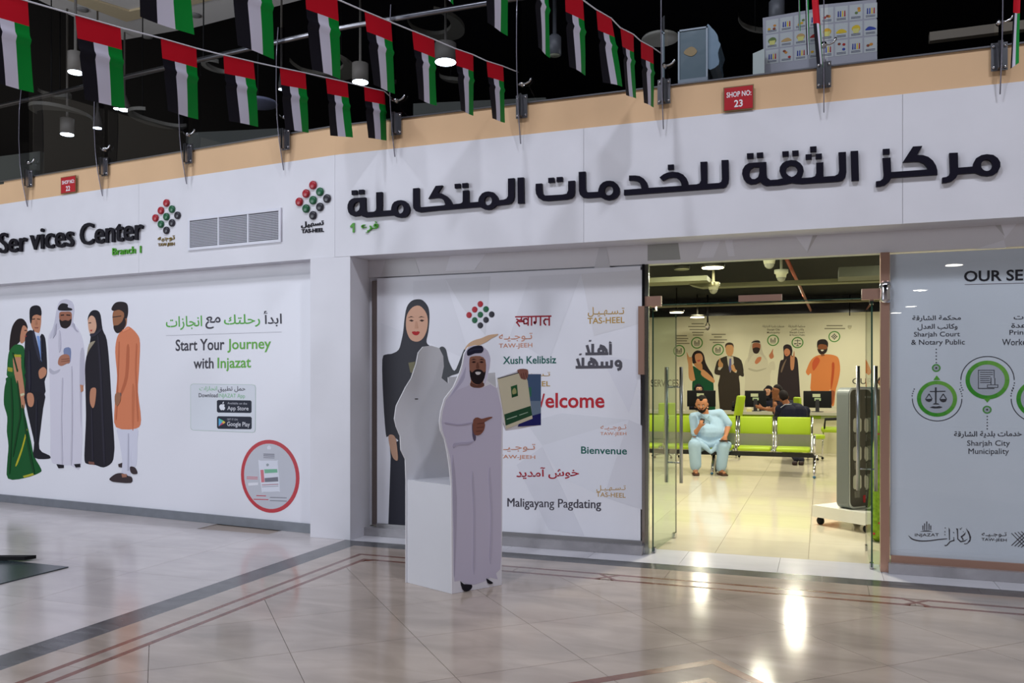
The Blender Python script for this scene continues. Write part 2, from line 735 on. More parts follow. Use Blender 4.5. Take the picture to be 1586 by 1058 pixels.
# brown diamond frames near the camera
dA, dB = Vector((-0.72, -0.69)).normalized(), Vector((0.70, -0.71)).normalized()
for cx, cy, w, ln in ((3.745, -2.345, 0.065, 2.3), (3.745, -2.66, 0.05, 1.75)):
    for d, e, zz0 in ((dA, dB, 0.0006), (dB, dA, 0.0009)):
        p = Vector((cx, cy))
        a = p+d*ln
        slab([tuple(p), tuple(a), tuple(a+e*w), tuple(p+e*w)], -0.01, TZ+zz0, BROWN, 'floor_strip', floor)
# white sill and office tiles
x = SX1-0.17
while x < 9:
    slab([(x+J, 0+J), (min(x+0.8, 9)-J, J), (min(x+0.8, 9)-J, 0.62-J), (x+J, 0.62-J)], -0.01, TZ, SILL, 'floor_tile', floor)
    x += 0.8
for i in range(0, 10):
    for j in range(0, 18):
        x0, y0 = -0.6+i*0.8, 0.62+j*0.8
        if x0 < -0.6+j*0.0:
            continue
        slab([(x0+J, y0+J), (x0+0.8-J, y0+J), (x0+0.8-J, y0+0.8-J), (x0+J, y0+0.8-J)], -0.01, TZ, OTILE, 'floor_tile', floor)

# fascia
def fascia(name, pl, joints, label):
    root = MB()
    u0, u1 = joints[0], joints[-1]
    root.fbox(pl.p3(u0, HB, -0.5), pl.u*(u1-u0), -pl.n*-0.47, Vector((0, 0, HT-HB)), WHITE)
    o = struct(root.build(name), label)
    for a, b in zip(joints, joints[1:]):
        MB().fbox(pl.p3(a+0.0015, HB-0.004, 0), pl.u*(b-a-0.003), -pl.n*0.03, Vector((0, 0, HT-HB+0.004)), WHITE).build('fascia_panel', parent=o)
    return o


uj = [R0.pix(904, 250)[0], R0.pix(1398, 200)[0]]
fR = fascia('trim_1', R0, [0.0, uj[0], uj[1], 2*uj[1]-uj[0], 9.0], 'white fascia boards over the shopfront right of the joint')
lj = [L0.pix(215, 350)[0]]
fL = fascia('trim_2', L0, [-7.6, 2*lj[0]-0.4*0-(-0.0)-0+0 if False else lj[0]*2, lj[0], 0.0], 'white fascia boards over the shopfront left of the joint')

# beige slab edge of the upper floor
BEIGE = mat((212, 176, 138), 0.6, noise=0.05, scale=1.5, name='beige_paint')
ZS = 4.075
b = MB()
b.fbox(R0.p3(0, HT, -0.012), Vector((9.2, 0, 0)), Vector((0, 0.5, 0)), Vector((0, 0, ZS-HT)), BEIGE)
b.fbox(L0.p3(0, HT, -0.012), -uL*7.6, -nL*0.5, Vector((0, 0, ZS-HT)), BEIGE)
trimb = struct(b.build('trim_3'), 'beige painted slab edge of the upper floor')
b = MB()
b.fbox(R0.p3(0, ZS, 0.004), Vector((9.2, 0, 0)), Vector((0, 0.03, 0)), Vector((0, 0, 0.012)), STEEL)
b.fbox(L0.p3(0, ZS, 0.004), -uL*7.6, -nL*0.03, Vector((0, 0, 0.012)), STEEL)
struct(b.build('trim_4'), 'thin metal edge on top of the beige slab edge')
# upper floor deck, its dark ceiling and walls
BLK = mat((7, 6, 14), 0.7, name='dark_void')
BLKG = mat((22, 20, 30), 0.25, name='dark_glossy')
struct(MB().box((-14, 1.2, 3.72), (12, 18, 4.05), mat((120, 116, 110), 0.5)).build('floor_upper'), 'deck of the upper floor')
struct(MB().box((-26, -0.6, 8.6), (16, 34, 8.8), BLK).build('ceiling_upper'), 'black ceiling of the upper floor')
struct(MB().box((-26, 33.8, 4.05), (16, 34, 8.7), BLK).build('wall_upper_back'), 'dark far wall of the upper floor')
struct(MB().box((15.8, 0.5, 4.05), (16, 34, 8.7), BLK).build('wall_upper_right'), 'dark right wall of the upper floor')
struct(MB().box((-26, 1.5, 4.05), (-25.8, 34, 8.7), BLK).build('wall_upper_left'), 'dark left wall of the upper floor')
struct(MB().box((-26, 18, 3.9), (16, 34, 4.05), BLK).build('floor_upper_back'), 'dark deck at the back of the upper floor')

# column at the corner of the shopfront
struct(MB().box((-0.487, 0.004, 0), (-0.03, 0.55, HB), WHITE).build('column'), 'white square column between the two shopfronts')
# left wall behind its poster
b = MB()
b.fbox(LP.p3(-7.4, 0, -0.02), uL*7.3, -nL*0.2, Vector((0, 0, HB)), WHITE)
struct(b.build('wall_left'), 'white wall left of the column')
b = MB()
b.fbox(LP.p3(-7.4, 0.0, 0.035), uL*7.16, -nL*0.05, Vector((0, 0, 0.095)), mat((112, 116, 124), 0.35, noise=0.1))
struct(b.build('baseboard_left'), 'grey baseboard under the left poster')
# bulkhead above posters and door on the glass line
BULK = mat((205, 202, 206), 0.45, name='bulkhead')
struct(MB().box((-0.03, G-0.01, 2.615), (9, G+0.1, HB), BULK).build('trim_5'), 'white header panel above the entrance')
# wall pieces behind the right poster and right pane
struct(MB().box((-0.03, G+0.03, 0.09), (2.79, G+0.1, 2.62), WHITE).build('wall_front'), 'solid back of the welcome shop window')
KERB = marble('kerb_marble', (150, 147, 150), 0.2, 0.2, 4)
k1 = struct(MB().box((-0.03, G-0.09, 0), (2.80, G+0.1, 0.082), KERB).build('baseboard_front'), 'low grey marble kerb under the welcome poster')
struct(MB().box((4.82, G-0.09, 0), (9, G+0.1, 0.082), KERB).build('baseboard_right'), 'low grey marble kerb under the services pane')
struct(MB().box((0.08, G-0.035, 0.082), (2.79, G-0.01, 0.118), mat((150, 148, 150), 0.35, 0.5)).build('trim_6'), 'steel channel under the welcome poster')
struct(MB().box((4.84, G-0.035, 0.082), (9, G-0.01, 0.14), BRONZE).build('trim_7'), 'rose steel channel under the services pane')
struct(MB().box((0.015, G-0.01, 0.1), (0.075, G+0.02, 2.58), mat((120, 108, 104), 0.25, 0.8)).build('trim_8'), 'dull metal upright at the left end of the welcome poster')

# office shell
OW = mat((212, 208, 184), 0.55, name='office_wall')
struct(MB().box((-2.2, BWY, 0), (10.5, BWY+.2, 3.23), OW).build('wall_back'), 'cream back wall of the service hall with printed figures')
struct(MB().box((-2.2, BWY, 3.23), (10.5, BWY+.2, 3.75), BLKG).build('wall_back_upper'), 'black band above the back wall')
struct(MB().box((-2.2, G+0.1, 0), (-2.0, BWY, 3.7), OW).build('wall_office_left'), 'left wall of the service hall')
struct(MB().box((9.0, G+0.1, 0), (9.2, BWY, 3.7), OW).build('wall_office_right'), 'right wall of the service hall')
struct(MB().box((-2.2, 0.5, 3.66), (10.5, BWY+.2, 3.72), BLK).build('ceiling'), 'black open ceiling of the service hall')

# ================================================================== PRINTS
def figure(pl, name, parent, conv, items, layer0=2, smooth=3, step=0.5, label=None):
    mb = MB()
    for k, it in enumerate(items):
        pts, color = it[0], it[1]
        q = [pl.pix(*p) for p in conv(pts)]
        if smooth and len(q) > 4 and not (len(it) > 2 and it[2] == 's'):
            q = bez(q, smooth)
        mb.prism(pl, [q], 0, 0.0008*(layer0+k*step)+0.0006, mat(color, 0.5))
    o = mb.build(name, parent=parent)
    if label:
        o['label'] = label
    return o


def poster_board(pl, u0, v0, u1, v1, name, label, cat, m=None, th=0.012, group=None):
    mb = MB()
    mb.fbox(pl.p3(u0, v0, -th), pl.u*(u1-u0), pl.n*th, Vector((0, 0, v1-v0)), m or POSTER)
    o = mb.build(name)
    return tag(o, label, cat, group)


SK1, SK2, SK3 = (184, 128, 100), (160, 112, 84), (205, 160, 135)
BK = (24, 22, 32)
# ---- left poster
LPo = LP.shift(0.012)
pL = poster_board(LPo, -7.3, 0.09, -0.262, 2.66, 'wall_poster', 'big white wall poster left of the column, five printed people and app lettering', 'poster')
c1 = Z(0, 440, 3.112)
figure(LPo, 'printed_figure', pL, c1, [
    ([(45, 315), (50, 250), (62, 200), (85, 170), (110, 168), (128, 190), (133, 215), (118, 225), (105, 245), (98, 275), (72, 300), (50, 320)], (30, 22, 26)),
    ([(112, 200), (130, 212), (133, 240), (126, 264), (110, 285), (98, 280), (100, 240)], SK1),
    ([(48, 320), (75, 292), (112, 300), (120, 340), (122, 400), (118, 440), (40, 450), (36, 400), (40, 350)], (24, 92, 44)),
    ([(36, 450), (118, 440), (120, 520), (112, 580), (128, 660), (150, 760), (165, 830), (198, 890), (190, 910), (120, 935), (40, 938), (36, 860), (42, 780), (34, 710), (36, 640), (20, 580), (22, 510), (30, 470)], (14, 82, 38)),
    ([(65, 345), (100, 350), (104, 400), (118, 500), (122, 560), (118, 600), (106, 596), (100, 550), (88, 500), (70, 430)], SK1),
    ([(128, 705), (132, 712), (110, 800), (85, 870), (76, 872), (105, 790)], (176, 168, 40)),
    ([(66, 340), (102, 340), (104, 352), (64, 352)], (170, 160, 50)),
    ([(38, 400), (62, 404), (62, 424), (40, 420)], (150, 150, 50)),
    ([(112, 925), (165, 910), (168, 920), (118, 934)], (170, 165, 50)),
    ([(100, 530), (118, 524), (120, 534), (102, 542)], (200, 195, 160)), ([(120, 222), (130, 222), (130, 226), (120, 226)], (46, 30, 30), 's'), ([(122, 250), (131, 248), (129, 254), (122, 255)], (150, 60, 60)),
    ([(52, 470), (58, 470), (66, 620), (60, 760), (52, 900), (46, 900), (54, 760), (58, 620)], (8, 58, 26)), ([(84, 480), (90, 480), (104, 620), (92, 700), (70, 820), (64, 820), (84, 700), (96, 620)], (8, 58, 26)),
    ([(110, 600), (116, 600), (140, 760), (168, 900), (160, 905), (132, 770)], (8, 60, 28)), ([(60, 330), (66, 330), (90, 420), (84, 424)], (12, 62, 30))], label='printed woman in a green sari')
figure(LPo, 'printed_figure', pL, c1, [
    ([(148, 155), (155, 135), (195, 138), (199, 170), (196, 205), (188, 236), (170, 232), (155, 212), (148, 185)], SK1),
    ([(143, 155), (145, 120), (160, 105), (185, 104), (198, 120), (199, 152), (178, 147), (158, 157), (152, 190), (146, 185)], BK),
    ([(120, 300), (126, 240), (150, 222), (170, 238), (190, 258), (202, 240), (218, 262), (225, 340), (227, 430), (215, 470), (213, 535), (120, 535), (116, 440)], (26, 26, 38)),
    ([(163, 228), (190, 238), (203, 300), (200, 372), (190, 340), (175, 270)], (205, 210, 228), 's'),
    ([(178, 250), (190, 250), (206, 330), (202, 375), (193, 345)], (120, 150, 205), 's'),
    ([(122, 528), (213, 526), (208, 600), (196, 700), (190, 795), (238, 826), (236, 842), (165, 836), (166, 765), (150, 690), (130, 600)], (24, 24, 34)),
    ([(132, 530), (158, 528), (166, 560), (158, 590), (138, 585)], SK1),
    ([(188, 420), (210, 400), (226, 416), (220, 442), (195, 457)], SK1),
    ([(156, 168), (170, 166), (170, 170), (156, 172)], (50, 34, 30), 's'), ([(180, 166), (194, 168), (194, 172), (180, 170)], (50, 34, 30), 's'),
    ([(172, 175), (179, 175), (181, 196), (170, 196)], (168, 118, 92)), ([(168, 208), (186, 208), (184, 213), (170, 213)], (140, 82, 70)),
    ([(160, 226), (168, 232), (192, 330), (198, 378), (184, 350), (164, 280)], (44, 44, 60)), ([(196, 250), (204, 262), (206, 350), (201, 372)], (44, 44, 60)),
    ([(140, 330), (146, 330), (150, 480), (144, 520), (136, 440)], (40, 40, 54)), ([(176, 560), (181, 560), (180, 760), (174, 760)], (40, 40, 52))], label='printed man in a dark suit')
figure(LPo, 'printed_figure', pL, c1, [
    ([(235, 250), (275, 200), (350, 195), (385, 230), (405, 300), (410, 400), (406, 480), (396, 500), (392, 868), (340, 873), (275, 870), (246, 842), (244, 700), (240, 480), (238, 400), (234, 320)], (206, 203, 216)),
    ([(388, 330), (406, 320), (408, 480), (396, 500), (392, 700), (385, 500)], (180, 177, 192)),
    ([(240, 405), (262, 420), (290, 410), (284, 425), (258, 436), (240, 425)], (178, 176, 190)),
    ([(240, 262), (262, 190), (275, 120), (288, 85), (320, 73), (350, 90), (358, 130), (352, 180), (366, 218), (340, 205), (290, 210), (262, 245)], (192, 190, 205)),
    ([(287, 140), (315, 133), (345, 137), (346, 180), (335, 205), (310, 212), (292, 195)], (150, 98, 78)),
    ([(288, 170), (300, 178), (316, 174), (332, 177), (345, 168), (342, 195), (320, 214), (298, 208), (290, 190)], (34, 24, 26)),
    ([(284, 108), (300, 93), (328, 98), (328, 112), (347, 118), (344, 128), (285, 127)], (26, 24, 34)),
    ([(294, 148), (310, 146), (310, 152), (294, 154)], (40, 28, 28), 's'),
    ([(322, 146), (340, 148), (340, 154), (322, 152)], (40, 28, 28), 's'),
    ([(310, 312), (341, 310), (340, 372), (326, 382), (312, 350)], (118, 130, 165)),
    ([(281, 382), (290, 350), (315, 338), (336, 346), (338, 378), (322, 384), (296, 395)], (165, 112, 92)),
    ([(388, 485), (402, 488), (402, 515), (392, 522)], SK1),
    ([(286, 230), (292, 232), (296, 300), (288, 330), (284, 300)], (188, 185, 199)), ([(300, 470), (305, 470), (300, 640), (304, 850), (298, 850), (296, 640)], (190, 187, 200)),
    ([(345, 420), (350, 420), (352, 640), (348, 850), (342, 850), (346, 640)], (190, 187, 200)), ([(268, 200), (276, 190), (272, 240), (258, 262)], (170, 168, 184)), ([(350, 195), (358, 190), (366, 214), (380, 232), (364, 222)], (170, 168, 184)),
    ([(298, 362), (336, 358), (336, 361), (298, 365)], (128, 80, 66), 's'), ([(298, 372), (336, 368), (336, 371), (298, 375)], (128, 80, 66), 's'),
    ([(275, 868), (308, 872), (308, 886), (285, 888)], BK),
    ([(360, 868), (388, 866), (388, 882), (368, 884)], BK)], label='printed man in a white robe holding a phone')
figure(LPo, 'printed_figure', pL, c1, [
    ([(428, 150), (445, 128), (470, 128), (485, 150), (495, 220), (515, 270), (528, 400), (540, 600), (551, 760), (550, 815), (540, 860), (500, 884), (460, 872), (425, 868), (408, 850), (410, 760), (415, 640), (412, 490), (412, 380), (430, 300), (438, 240), (424, 180)], (25, 22, 33)),
    ([(426, 170), (440, 152), (458, 163), (466, 200), (460, 228), (442, 246), (430, 228), (425, 195)], SK3),
    ([(434, 222), (447, 220), (442, 230)], (170, 50, 50)),
    ([(428, 186), (440, 184), (440, 189), (428, 190)], (50, 35, 35), 's'),
    ([(440, 505), (460, 500), (465, 520), (458, 580), (448, 598), (436, 575), (434, 535)], SK1),
    ([(430, 290), (455, 275), (458, 280), (430, 320), (420, 345)], (150, 140, 120)), ([(470, 260), (478, 262), (490, 400), (500, 640), (508, 850), (500, 852), (490, 640), (480, 400)], (40, 37, 50)),
    ([(440, 600), (446, 600), (452, 850), (444, 850)], (40, 37, 50)), ([(436, 240), (460, 235), (486, 215), (492, 222), (464, 248), (440, 254)], (44, 40, 54)),
    ([(428, 855), (455, 858), (458, 872), (430, 868)], (120, 80, 70))], label='printed woman in a black abaya')
figure(LPo, 'printed_figure', pL, c1, [
    ([(568, 690), (660, 694), (662, 760), (658, 872), (634, 874), (632, 800), (630, 920), (588, 925), (590, 850), (576, 760)], (205, 205, 220)),
    ([(575, 238), (598, 218), (622, 205), (660, 240), (675, 285), (670, 420), (665, 520), (680, 655), (655, 697), (560, 690), (553, 600), (560, 520), (565, 440), (556, 330), (562, 270)], (208, 124, 88)),
    ([(612, 300), (625, 310), (618, 450), (590, 530), (582, 520), (604, 440)], (180, 98, 66)),
    ([(640, 480), (650, 520), (645, 690), (638, 690), (636, 560)], (190, 108, 74)),
    ([(545, 140), (560, 125), (600, 130), (612, 160), (608, 200), (590, 220), (570, 232), (552, 215), (545, 180)], (150, 100, 70)),
    ([(538, 120), (555, 92), (585, 85), (612, 95), (618, 130), (612, 165), (600, 160), (598, 138), (575, 124), (550, 130)], (34, 26, 30)),
    ([(549, 202), (570, 198), (590, 180), (600, 158), (608, 190), (592, 222), (568, 237), (553, 224)], (36, 26, 28)),
    ([(543, 158), (585, 152), (586, 156), (544, 162)], (50, 40, 40), 's'), ([(590, 222), (622, 206), (628, 216), (596, 232)], (222, 140, 104)), ([(572, 300), (577, 300), (570, 500), (564, 640), (558, 640), (566, 500)], (186, 106, 74)),
    ([(656, 300), (662, 300), (658, 420), (668, 640), (662, 640), (652, 430)], (190, 108, 76)), ([(572, 528), (584, 524), (586, 540), (574, 544)], (90, 90, 100), 's'), ([(618, 720), (622, 720), (622, 900), (616, 900)], (180, 180, 196)),
    ([(558, 530), (580, 525), (583, 560), (568, 588), (556, 570)], (150, 102, 76)),
    ([(530, 938), (560, 915), (590, 912), (620, 925), (636, 932), (632, 958), (560, 955), (540, 950)], (56, 44, 48)),
    ([(588, 915), (612, 916), (614, 930), (592, 932)], (160, 110, 90)),
    ([(572, 868), (590, 862), (588, 885), (575, 882)], (56, 44, 48)),
    ([(630, 880), (652, 886), (663, 912), (645, 916), (632, 905)], (56, 44, 48))], label='printed man in an orange kurta')
KX, GN, GN2 = (62, 60, 70), (104, 172, 74), (88, 170, 66)
q = Z(245, 475, 7.737)


def T3(conv, a, b, c):
    return conv([a, b, c])


def LT(conv, body, bl, br, tl, col):
    a, b, c = conv([bl, br, tl])
    return (body, a, b, c, col)


lpart(LPo, [LT(q, arab('انجازات'), (95, 285), (527, 275), (93, 120), GN2),
            LT(q, arab('رحلتك'), (790, 250), (1222, 240), (787, 98), GN2)], 'lettering', pL, off=0.008)
lpart(LPo, [LT(q, arab('مع'), (567, 268), (748, 262), (567, 120), KX),
            LT(q, arab('ابدأ'), (1262, 240), (1482, 236), (1260, 52), KX)], 'lettering', pL, off=0.012)
flat_mb = MB()
flat(flat_mb, LPo, q([(95, 345), (1480, 302), (1480, 306), (95, 349)]), 1, (150, 148, 158))
flat_mb.build('rule_line', parent=pL)
lpart(LPo, [LT(q, 'Start Your', (210, 533), (795, 520), (210, 395), KX), LT(q, 'with', (425, 745), (665, 742), (425, 615), KX)], 'lettering', pL, off=0.014)
lpart(LPo, [LT(q, 'Journey', (830, 553), (1353, 545), (828, 388), GN), LT(q, 'Injazat', (712, 780), (1113, 772), (712, 612), GN)], 'lettering', pL, off=0.014)
# app box
q = Z(285, 585, 11.133)
mb = MB()
for (ins, col, ly) in ((0, (170, 190, 180), 1), (7, (214, 218, 226), 2)):
    pts = [(110+ins, 150), (125+ins, 118+ins), (155, 105+ins), (1180, 118+ins), (1225-ins, 130+ins), (1240-ins, 180), (1235-ins, 900), (1220-ins, 940-ins), (1180, 950-ins), (160, 910-ins), (128+ins, 895-ins), (112+ins, 860)]
    flat(mb, LPo, q(pts), ly, col)
mb.build('printed_frame', parent=pL)
mb = MB()
for (x0, y0, x1, y1) in ((570, 385, 1168, 610), (572, 665, 1170, 890)):
    pts = [(x0, y0+20), (x0+20, y0), (x1-20, y0+8), (x1, y0+28), (x1, y1-18), (x1-20, y1), (x0+22, y1-8), (x0, y1-28)]
    flat(mb, LPo, q(pts), 3, (38, 42, 56))
flat(mb, LPo, bez(q([(612, 500), (625, 470), (655, 458), (665, 465), (680, 455), (705, 470), (695, 490), (712, 525), (690, 562), (668, 555), (645, 562), (622, 535)]), 3), 4, (225, 228, 235))
flat(mb, LPo, q([(668, 452), (670, 430), (690, 410), (688, 440)]), 4, (225, 228, 235))
flat(mb, LPo, q([(602, 700), (602, 840), (660, 770)]), 4, (90, 170, 215))
flat(mb, LPo, q([(602, 700), (690, 745), (660, 770)]), 4, (90, 190, 150))
flat(mb, LPo, q([(602, 840), (660, 770), (690, 795)]), 4, (190, 80, 110))
flat(mb, LPo, q([(690, 745), (718, 770), (690, 795), (660, 770)]), 5, (225, 190, 80))
mb.build('printed_badge', parent=pL)
lpart(LPo, [LT(q, 'App Store', (752, 580), (1118, 588), (752, 490), (215, 216, 224)), LT(q, 'Google Play', (748, 858), (1140, 868), (748, 758), (215, 216, 224)),
            LT(q, 'Available on the', (755, 458), (1092, 466), (755, 420), (170, 172, 182)), LT(q, 'GET IT ON', (748, 735), (930, 740), (748, 702), (170, 172, 182))], 'lettering', pL, layer=5, off=0.008)
lpart(LPo, [LT(q, arab('انجازات'), (270, 240), (575, 240), (270, 148), (120, 190, 130)), LT(q, 'INJAZAT App', (600, 362), (1055, 372), (600, 272), (140, 195, 150))], 'lettering', pL, layer=4)
lpart(LPo, [LT(q, arab('حمل تطبيق'), (590, 255), (1060, 252), (590, 150), KX), LT(q, 'Download', (258, 338), (585, 340), (258, 268), KX)], 'lettering', pL, layer=4, off=0.006)
# round red-rimmed sticker
cu, cv = LPo.pix(417.7, 738)
r_ = (LPo.pix(463.2, 738)[0]-LPo.pix(372.6, 738)[0])/2
zt, zb = LPo.pix(418, 681.3)[1], LPo.pix(420, 794.5)[1]
cc = (418.2, 738)
mb = MB()
n = 48
cv = (zt+zb)/2
rv = (zt-zb)/2
mb.prism(LPo, [[(cu+r_*math.cos(2*math.pi*i/n), cv+rv*math.sin(2*math.pi*i/n)) for i in range(n)]], 0, 0.002, mat((182, 26, 44), 0.4))
mb.prism(LPo, [[(cu+r_*.885*math.cos(2*math.pi*i/n), cv+rv*.895*math.sin(2*math.pi*i/n)) for i in range(n)]], 0, 0.0028, mat((186, 188, 198), 0.4))
stk = mb.build('round_sticker')
tag(stk, 'round grey sticker with a thick red rim, low on the left poster', 'sticker')
q = Z(365, 675, 8.467)
LS = LPo.shift(0.0022)
mb = MB()
flat(mb, LS, bez(q([(300, 345), (330, 328), (535, 326), (553, 350), (580, 700), (560, 730), (370, 735), (340, 715)]), 2), 1, (214, 217, 228))
flat(mb, LS, q([(376, 440), (545, 436), (550, 482), (382, 492)]), 2, (120, 180, 150))
flat(mb, LS, q([(380, 555), (556, 540), (560, 598), (386, 608)]), 2, (120, 120, 132))
flat(mb, LS, q([(326, 448), (366, 446), (380, 608), (338, 612)]), 2, (205, 120, 130))
flat(mb, LS, q([(402, 372), (424, 362), (440, 380), (424, 402), (405, 396)]), 2, (150, 160, 165))
flat(mb, LS, q([(345, 640), (560, 630), (562, 640), (346, 650)]), 2, (170, 120, 130))
flat(mb, LS, q([(345, 665), (560, 655), (562, 664), (346, 674)]), 2, (165, 165, 175))
mb.build('printed_tag', parent=stk)
mb = MB()
for k, (a, b, c, col) in enumerate(((365, 510, 240, (110, 110, 122)), (365, 510, 262, (110, 110, 122)), (365, 510, 286, (135, 135, 146)), (145, 290, 540, (205, 110, 120)), (145, 290, 562, (205, 110, 120)), (272, 398, 785, (190, 40, 60)), (235, 430, 832, (190, 40, 60)), (450, 670, 808, (130, 130, 140)), (450, 670, 850, (130, 130, 140)))):
    flat(mb, LS, q([(a, c-5), (b, c-5+(b-a)*0.03), (b, c+5+(b-a)*0.03), (a, c+5)]), 1, col)
flat(mb, LS, q([(165, 618), (295, 612), (296, 645), (166, 655)]), 1, (222, 222, 230))
flat(mb, LS, q([(412, 150), (438, 122), (465, 150), (462, 178), (415, 178)]), 1, (214, 216, 226))
tag(mb.build('printed_lines', parent=stk), None, None, kind='stuff')

# ---- welcome poster
RP = RG.shift(0.02)
pR = poster_board(RP, 0.28, 0.12, 2.975, 2.60, 'wall_poster', 'white shop window poster with welcome words in many languages, between column and glass doors', 'poster')
def R_(pts, conv=lambda p: p):
    return [RP.pix(*p) for p in conv(pts)]


def facets(pl, lst, parent, name='printed_facets', layer=0.4, soft=0.45):
    mb = MB()
    for k, (pts, col) in enumerate(lst):
        mb.prism(pl, [[pl.pix(*p) for p in pts]], 0, 0.0008*(layer+0.15*k)+0.0004, mat(tuple(round(c*(1-soft)+b*soft) for c, b in zip(col, (222, 222, 230))), 0.45))
    return mb.build(name, parent=parent)


facets(RP, [
    ([(640, 436), (690, 432), (730, 560), (640, 520)], (212, 211, 219)),
    ([(690, 432), (760, 428), (752, 520), (715, 475)], (204, 203, 210)),
    ([(820, 428), (900, 424), (850, 560), (790, 520)], (208, 208, 216)),
    ([(900, 424), (996, 418), (996, 500), (920, 520)], (206, 204, 208)),
    ([(930, 550), (996, 560), (974, 640)], (212, 212, 222)),
    ([(974, 650), (996, 660), (996, 790), (935, 770)], (200, 201, 210)),
    ([(840, 690), (974, 650), (935, 770), (870, 740)], (214, 216, 226)),
    ([(840, 690), (815, 655), (870, 640), (974, 650)], (206, 207, 216)),
    ([(800, 720), (840, 692), (905, 830), (850, 820)], (205, 206, 215)),
    ([(590, 500), (640, 520), (640, 700), (592, 640)], (213, 214, 223))], pR)
q = Z(560, 460, 2.784)
q2 = Z(620, 440, 6.6125)
figure(RP, 'printed_figure', pR, lambda p: p, [
    (q([(185, 100), (195, 45), (215, 18), (240, 10), (265, 15), (288, 45), (293, 90), (288, 150), (280, 195), (300, 215), (330, 240), (352, 300), (350, 350), (335, 420), (300, 560), (240, 640), (190, 700), (188, 760), (180, 720), (160, 620), (118, 600), (105, 590), (93, 420), (90, 270), (108, 248), (130, 245), (160, 228), (172, 190), (180, 150)]), (56, 56, 62)),
    (q([(126, 690), (122, 640), (160, 620), (230, 640), (262, 720), (280, 990), (116, 980)]), (44, 44, 54), 's'),
    (q2([(400, 670), (430, 640), (465, 665), (480, 720), (500, 800), (555, 890), (610, 780), (655, 670), (700, 640), (715, 690), (690, 760), (650, 850), (600, 910), (500, 950), (498, 1025), (420, 965), (410, 900), (440, 790)]), (72, 74, 78)),
    (q2([(660, 668), (700, 610), (760, 575), (830, 555), (900, 525), (960, 515), (1003, 512), (985, 532), (930, 560), (880, 595), (800, 630), (740, 645), (690, 668)]), (192, 158, 128)),
    (q([(192, 112), (198, 75), (220, 45), (250, 38), (275, 62), (286, 95), (283, 140), (266, 178), (240, 193), (212, 183), (196, 150)]), (200, 156, 132)),
    (q([(218, 151), (230, 148), (236, 150), (242, 148), (252, 151), (246, 162), (235, 166), (223, 161)]), (165, 32, 38)),
    (q([(205, 102), (215, 97), (226, 102), (218, 107)]), (60, 40, 36)),
    (q([(250, 102), (260, 97), (272, 101), (262, 107)]), (60, 40, 36)),
    (q([(200, 90), (214, 83), (228, 88), (214, 87)]), (60, 44, 40)),
    (q([(246, 89), (258, 83), (275, 89), (260, 87)]), (60, 44, 40)),
    (q([(233, 105), (240, 105), (245, 135), (230, 136)]), (188, 142, 118)),
    (q([(118, 598), (138, 596), (150, 620), (158, 690), (153, 706), (135, 690), (122, 640)]), (185, 145, 122)),
    (q([(203, 284), (232, 279), (226, 330), (212, 326)]), (112, 108, 84))], layer0=2.6, label='printed woman in a dark abaya with an open raised hand')


def nine_dots(parent, pl, c, dx, dy, r, depth, sy=1.0):
    """diamond emblem of nine domed dots"""
    cols = {(0, -2): 0, (-1, -1): 0, (-2, 0): 0, (1, -1): 1, (0, 0): 1, (-1, 1): 1, (2, 0): 2, (1, 1): 2, (0, 2): 2}
    pal = [mat((164, 30, 44), 0.35), mat((24, 92, 58), 0.35), mat((40, 38, 48), 0.35)]
    cu, cv = pl.pix(*c)
    for (i, j), k in cols.items():
        mb = MB()
        u, v = cu+i*dx, cv-j*dy
        n = 18
        prof = [(1, 0.0), (1, 0.55), (0.9, 0.8), (0.6, 0.95), (0.02, 1.0)]
        vs, fs = [], []
        for rr, h in prof:
            for a in range(n):
                t = 2*math.pi*a/n
                vs.append(pl.p3(u+r*rr*math.cos(t), v+r*rr*math.sin(t)*sy, 0.002+h*depth))
        for a in range(len(prof)-1):
            for b2 in range(n):
                fs.append((a*n+b2, a*n+(b2+1) % n, (a+1)*n+(b2+1) % n, (a+1)*n+b2))
        mb.add(vs, fs, pal[k], True)
        mb.build('emblem_dot', parent=parent)


du = (RP.pix(763.5, 488)[0]-RP.pix(728.5, 488)[0])/4
dv = (RP.pix(744, 471)[1]-RP.pix(744, 504)[1])/4
nine_dots(pR, RP, (744, 487.5), du, dv, du*0.5, 0.002, sy=1.0)
OR1, GD, RD, TL, KG = (198, 134, 104), (178, 140, 60), (176, 38, 46), (38, 96, 88), (84, 82, 90)
q = Z(760, 465, 7.209)
q5 = Z(760, 590, 7.055)
lpart(RP, [LT(q, 'TAW-JEEH', (92, 548), (465, 540), (92, 486), OR1)], 'lettering', pR, off=0.006)
lpart(RP, [LT(q, arab('تـوجـيـه'), (92, 466), (465, 460), (92, 372), OR1)], 'lettering', pR, off=0.004)
lpart(RP, [LT(q, 'TAS-HEEL', (1082, 265), (1495, 254), (1082, 197), GD)], 'lettering', pR, off=0.012)
lpart(RP, [LT(q, arab('تـسـهـيـل'), (1085, 188), (1492, 182), (1085, 78), GD)], 'lettering', pR, off=0.006)
lpart(RP, [LT(q, 'Xush Kelibsiz', (138, 714), (733, 706), (138, 630), TL)], 'lettering', pR, off=0.016)
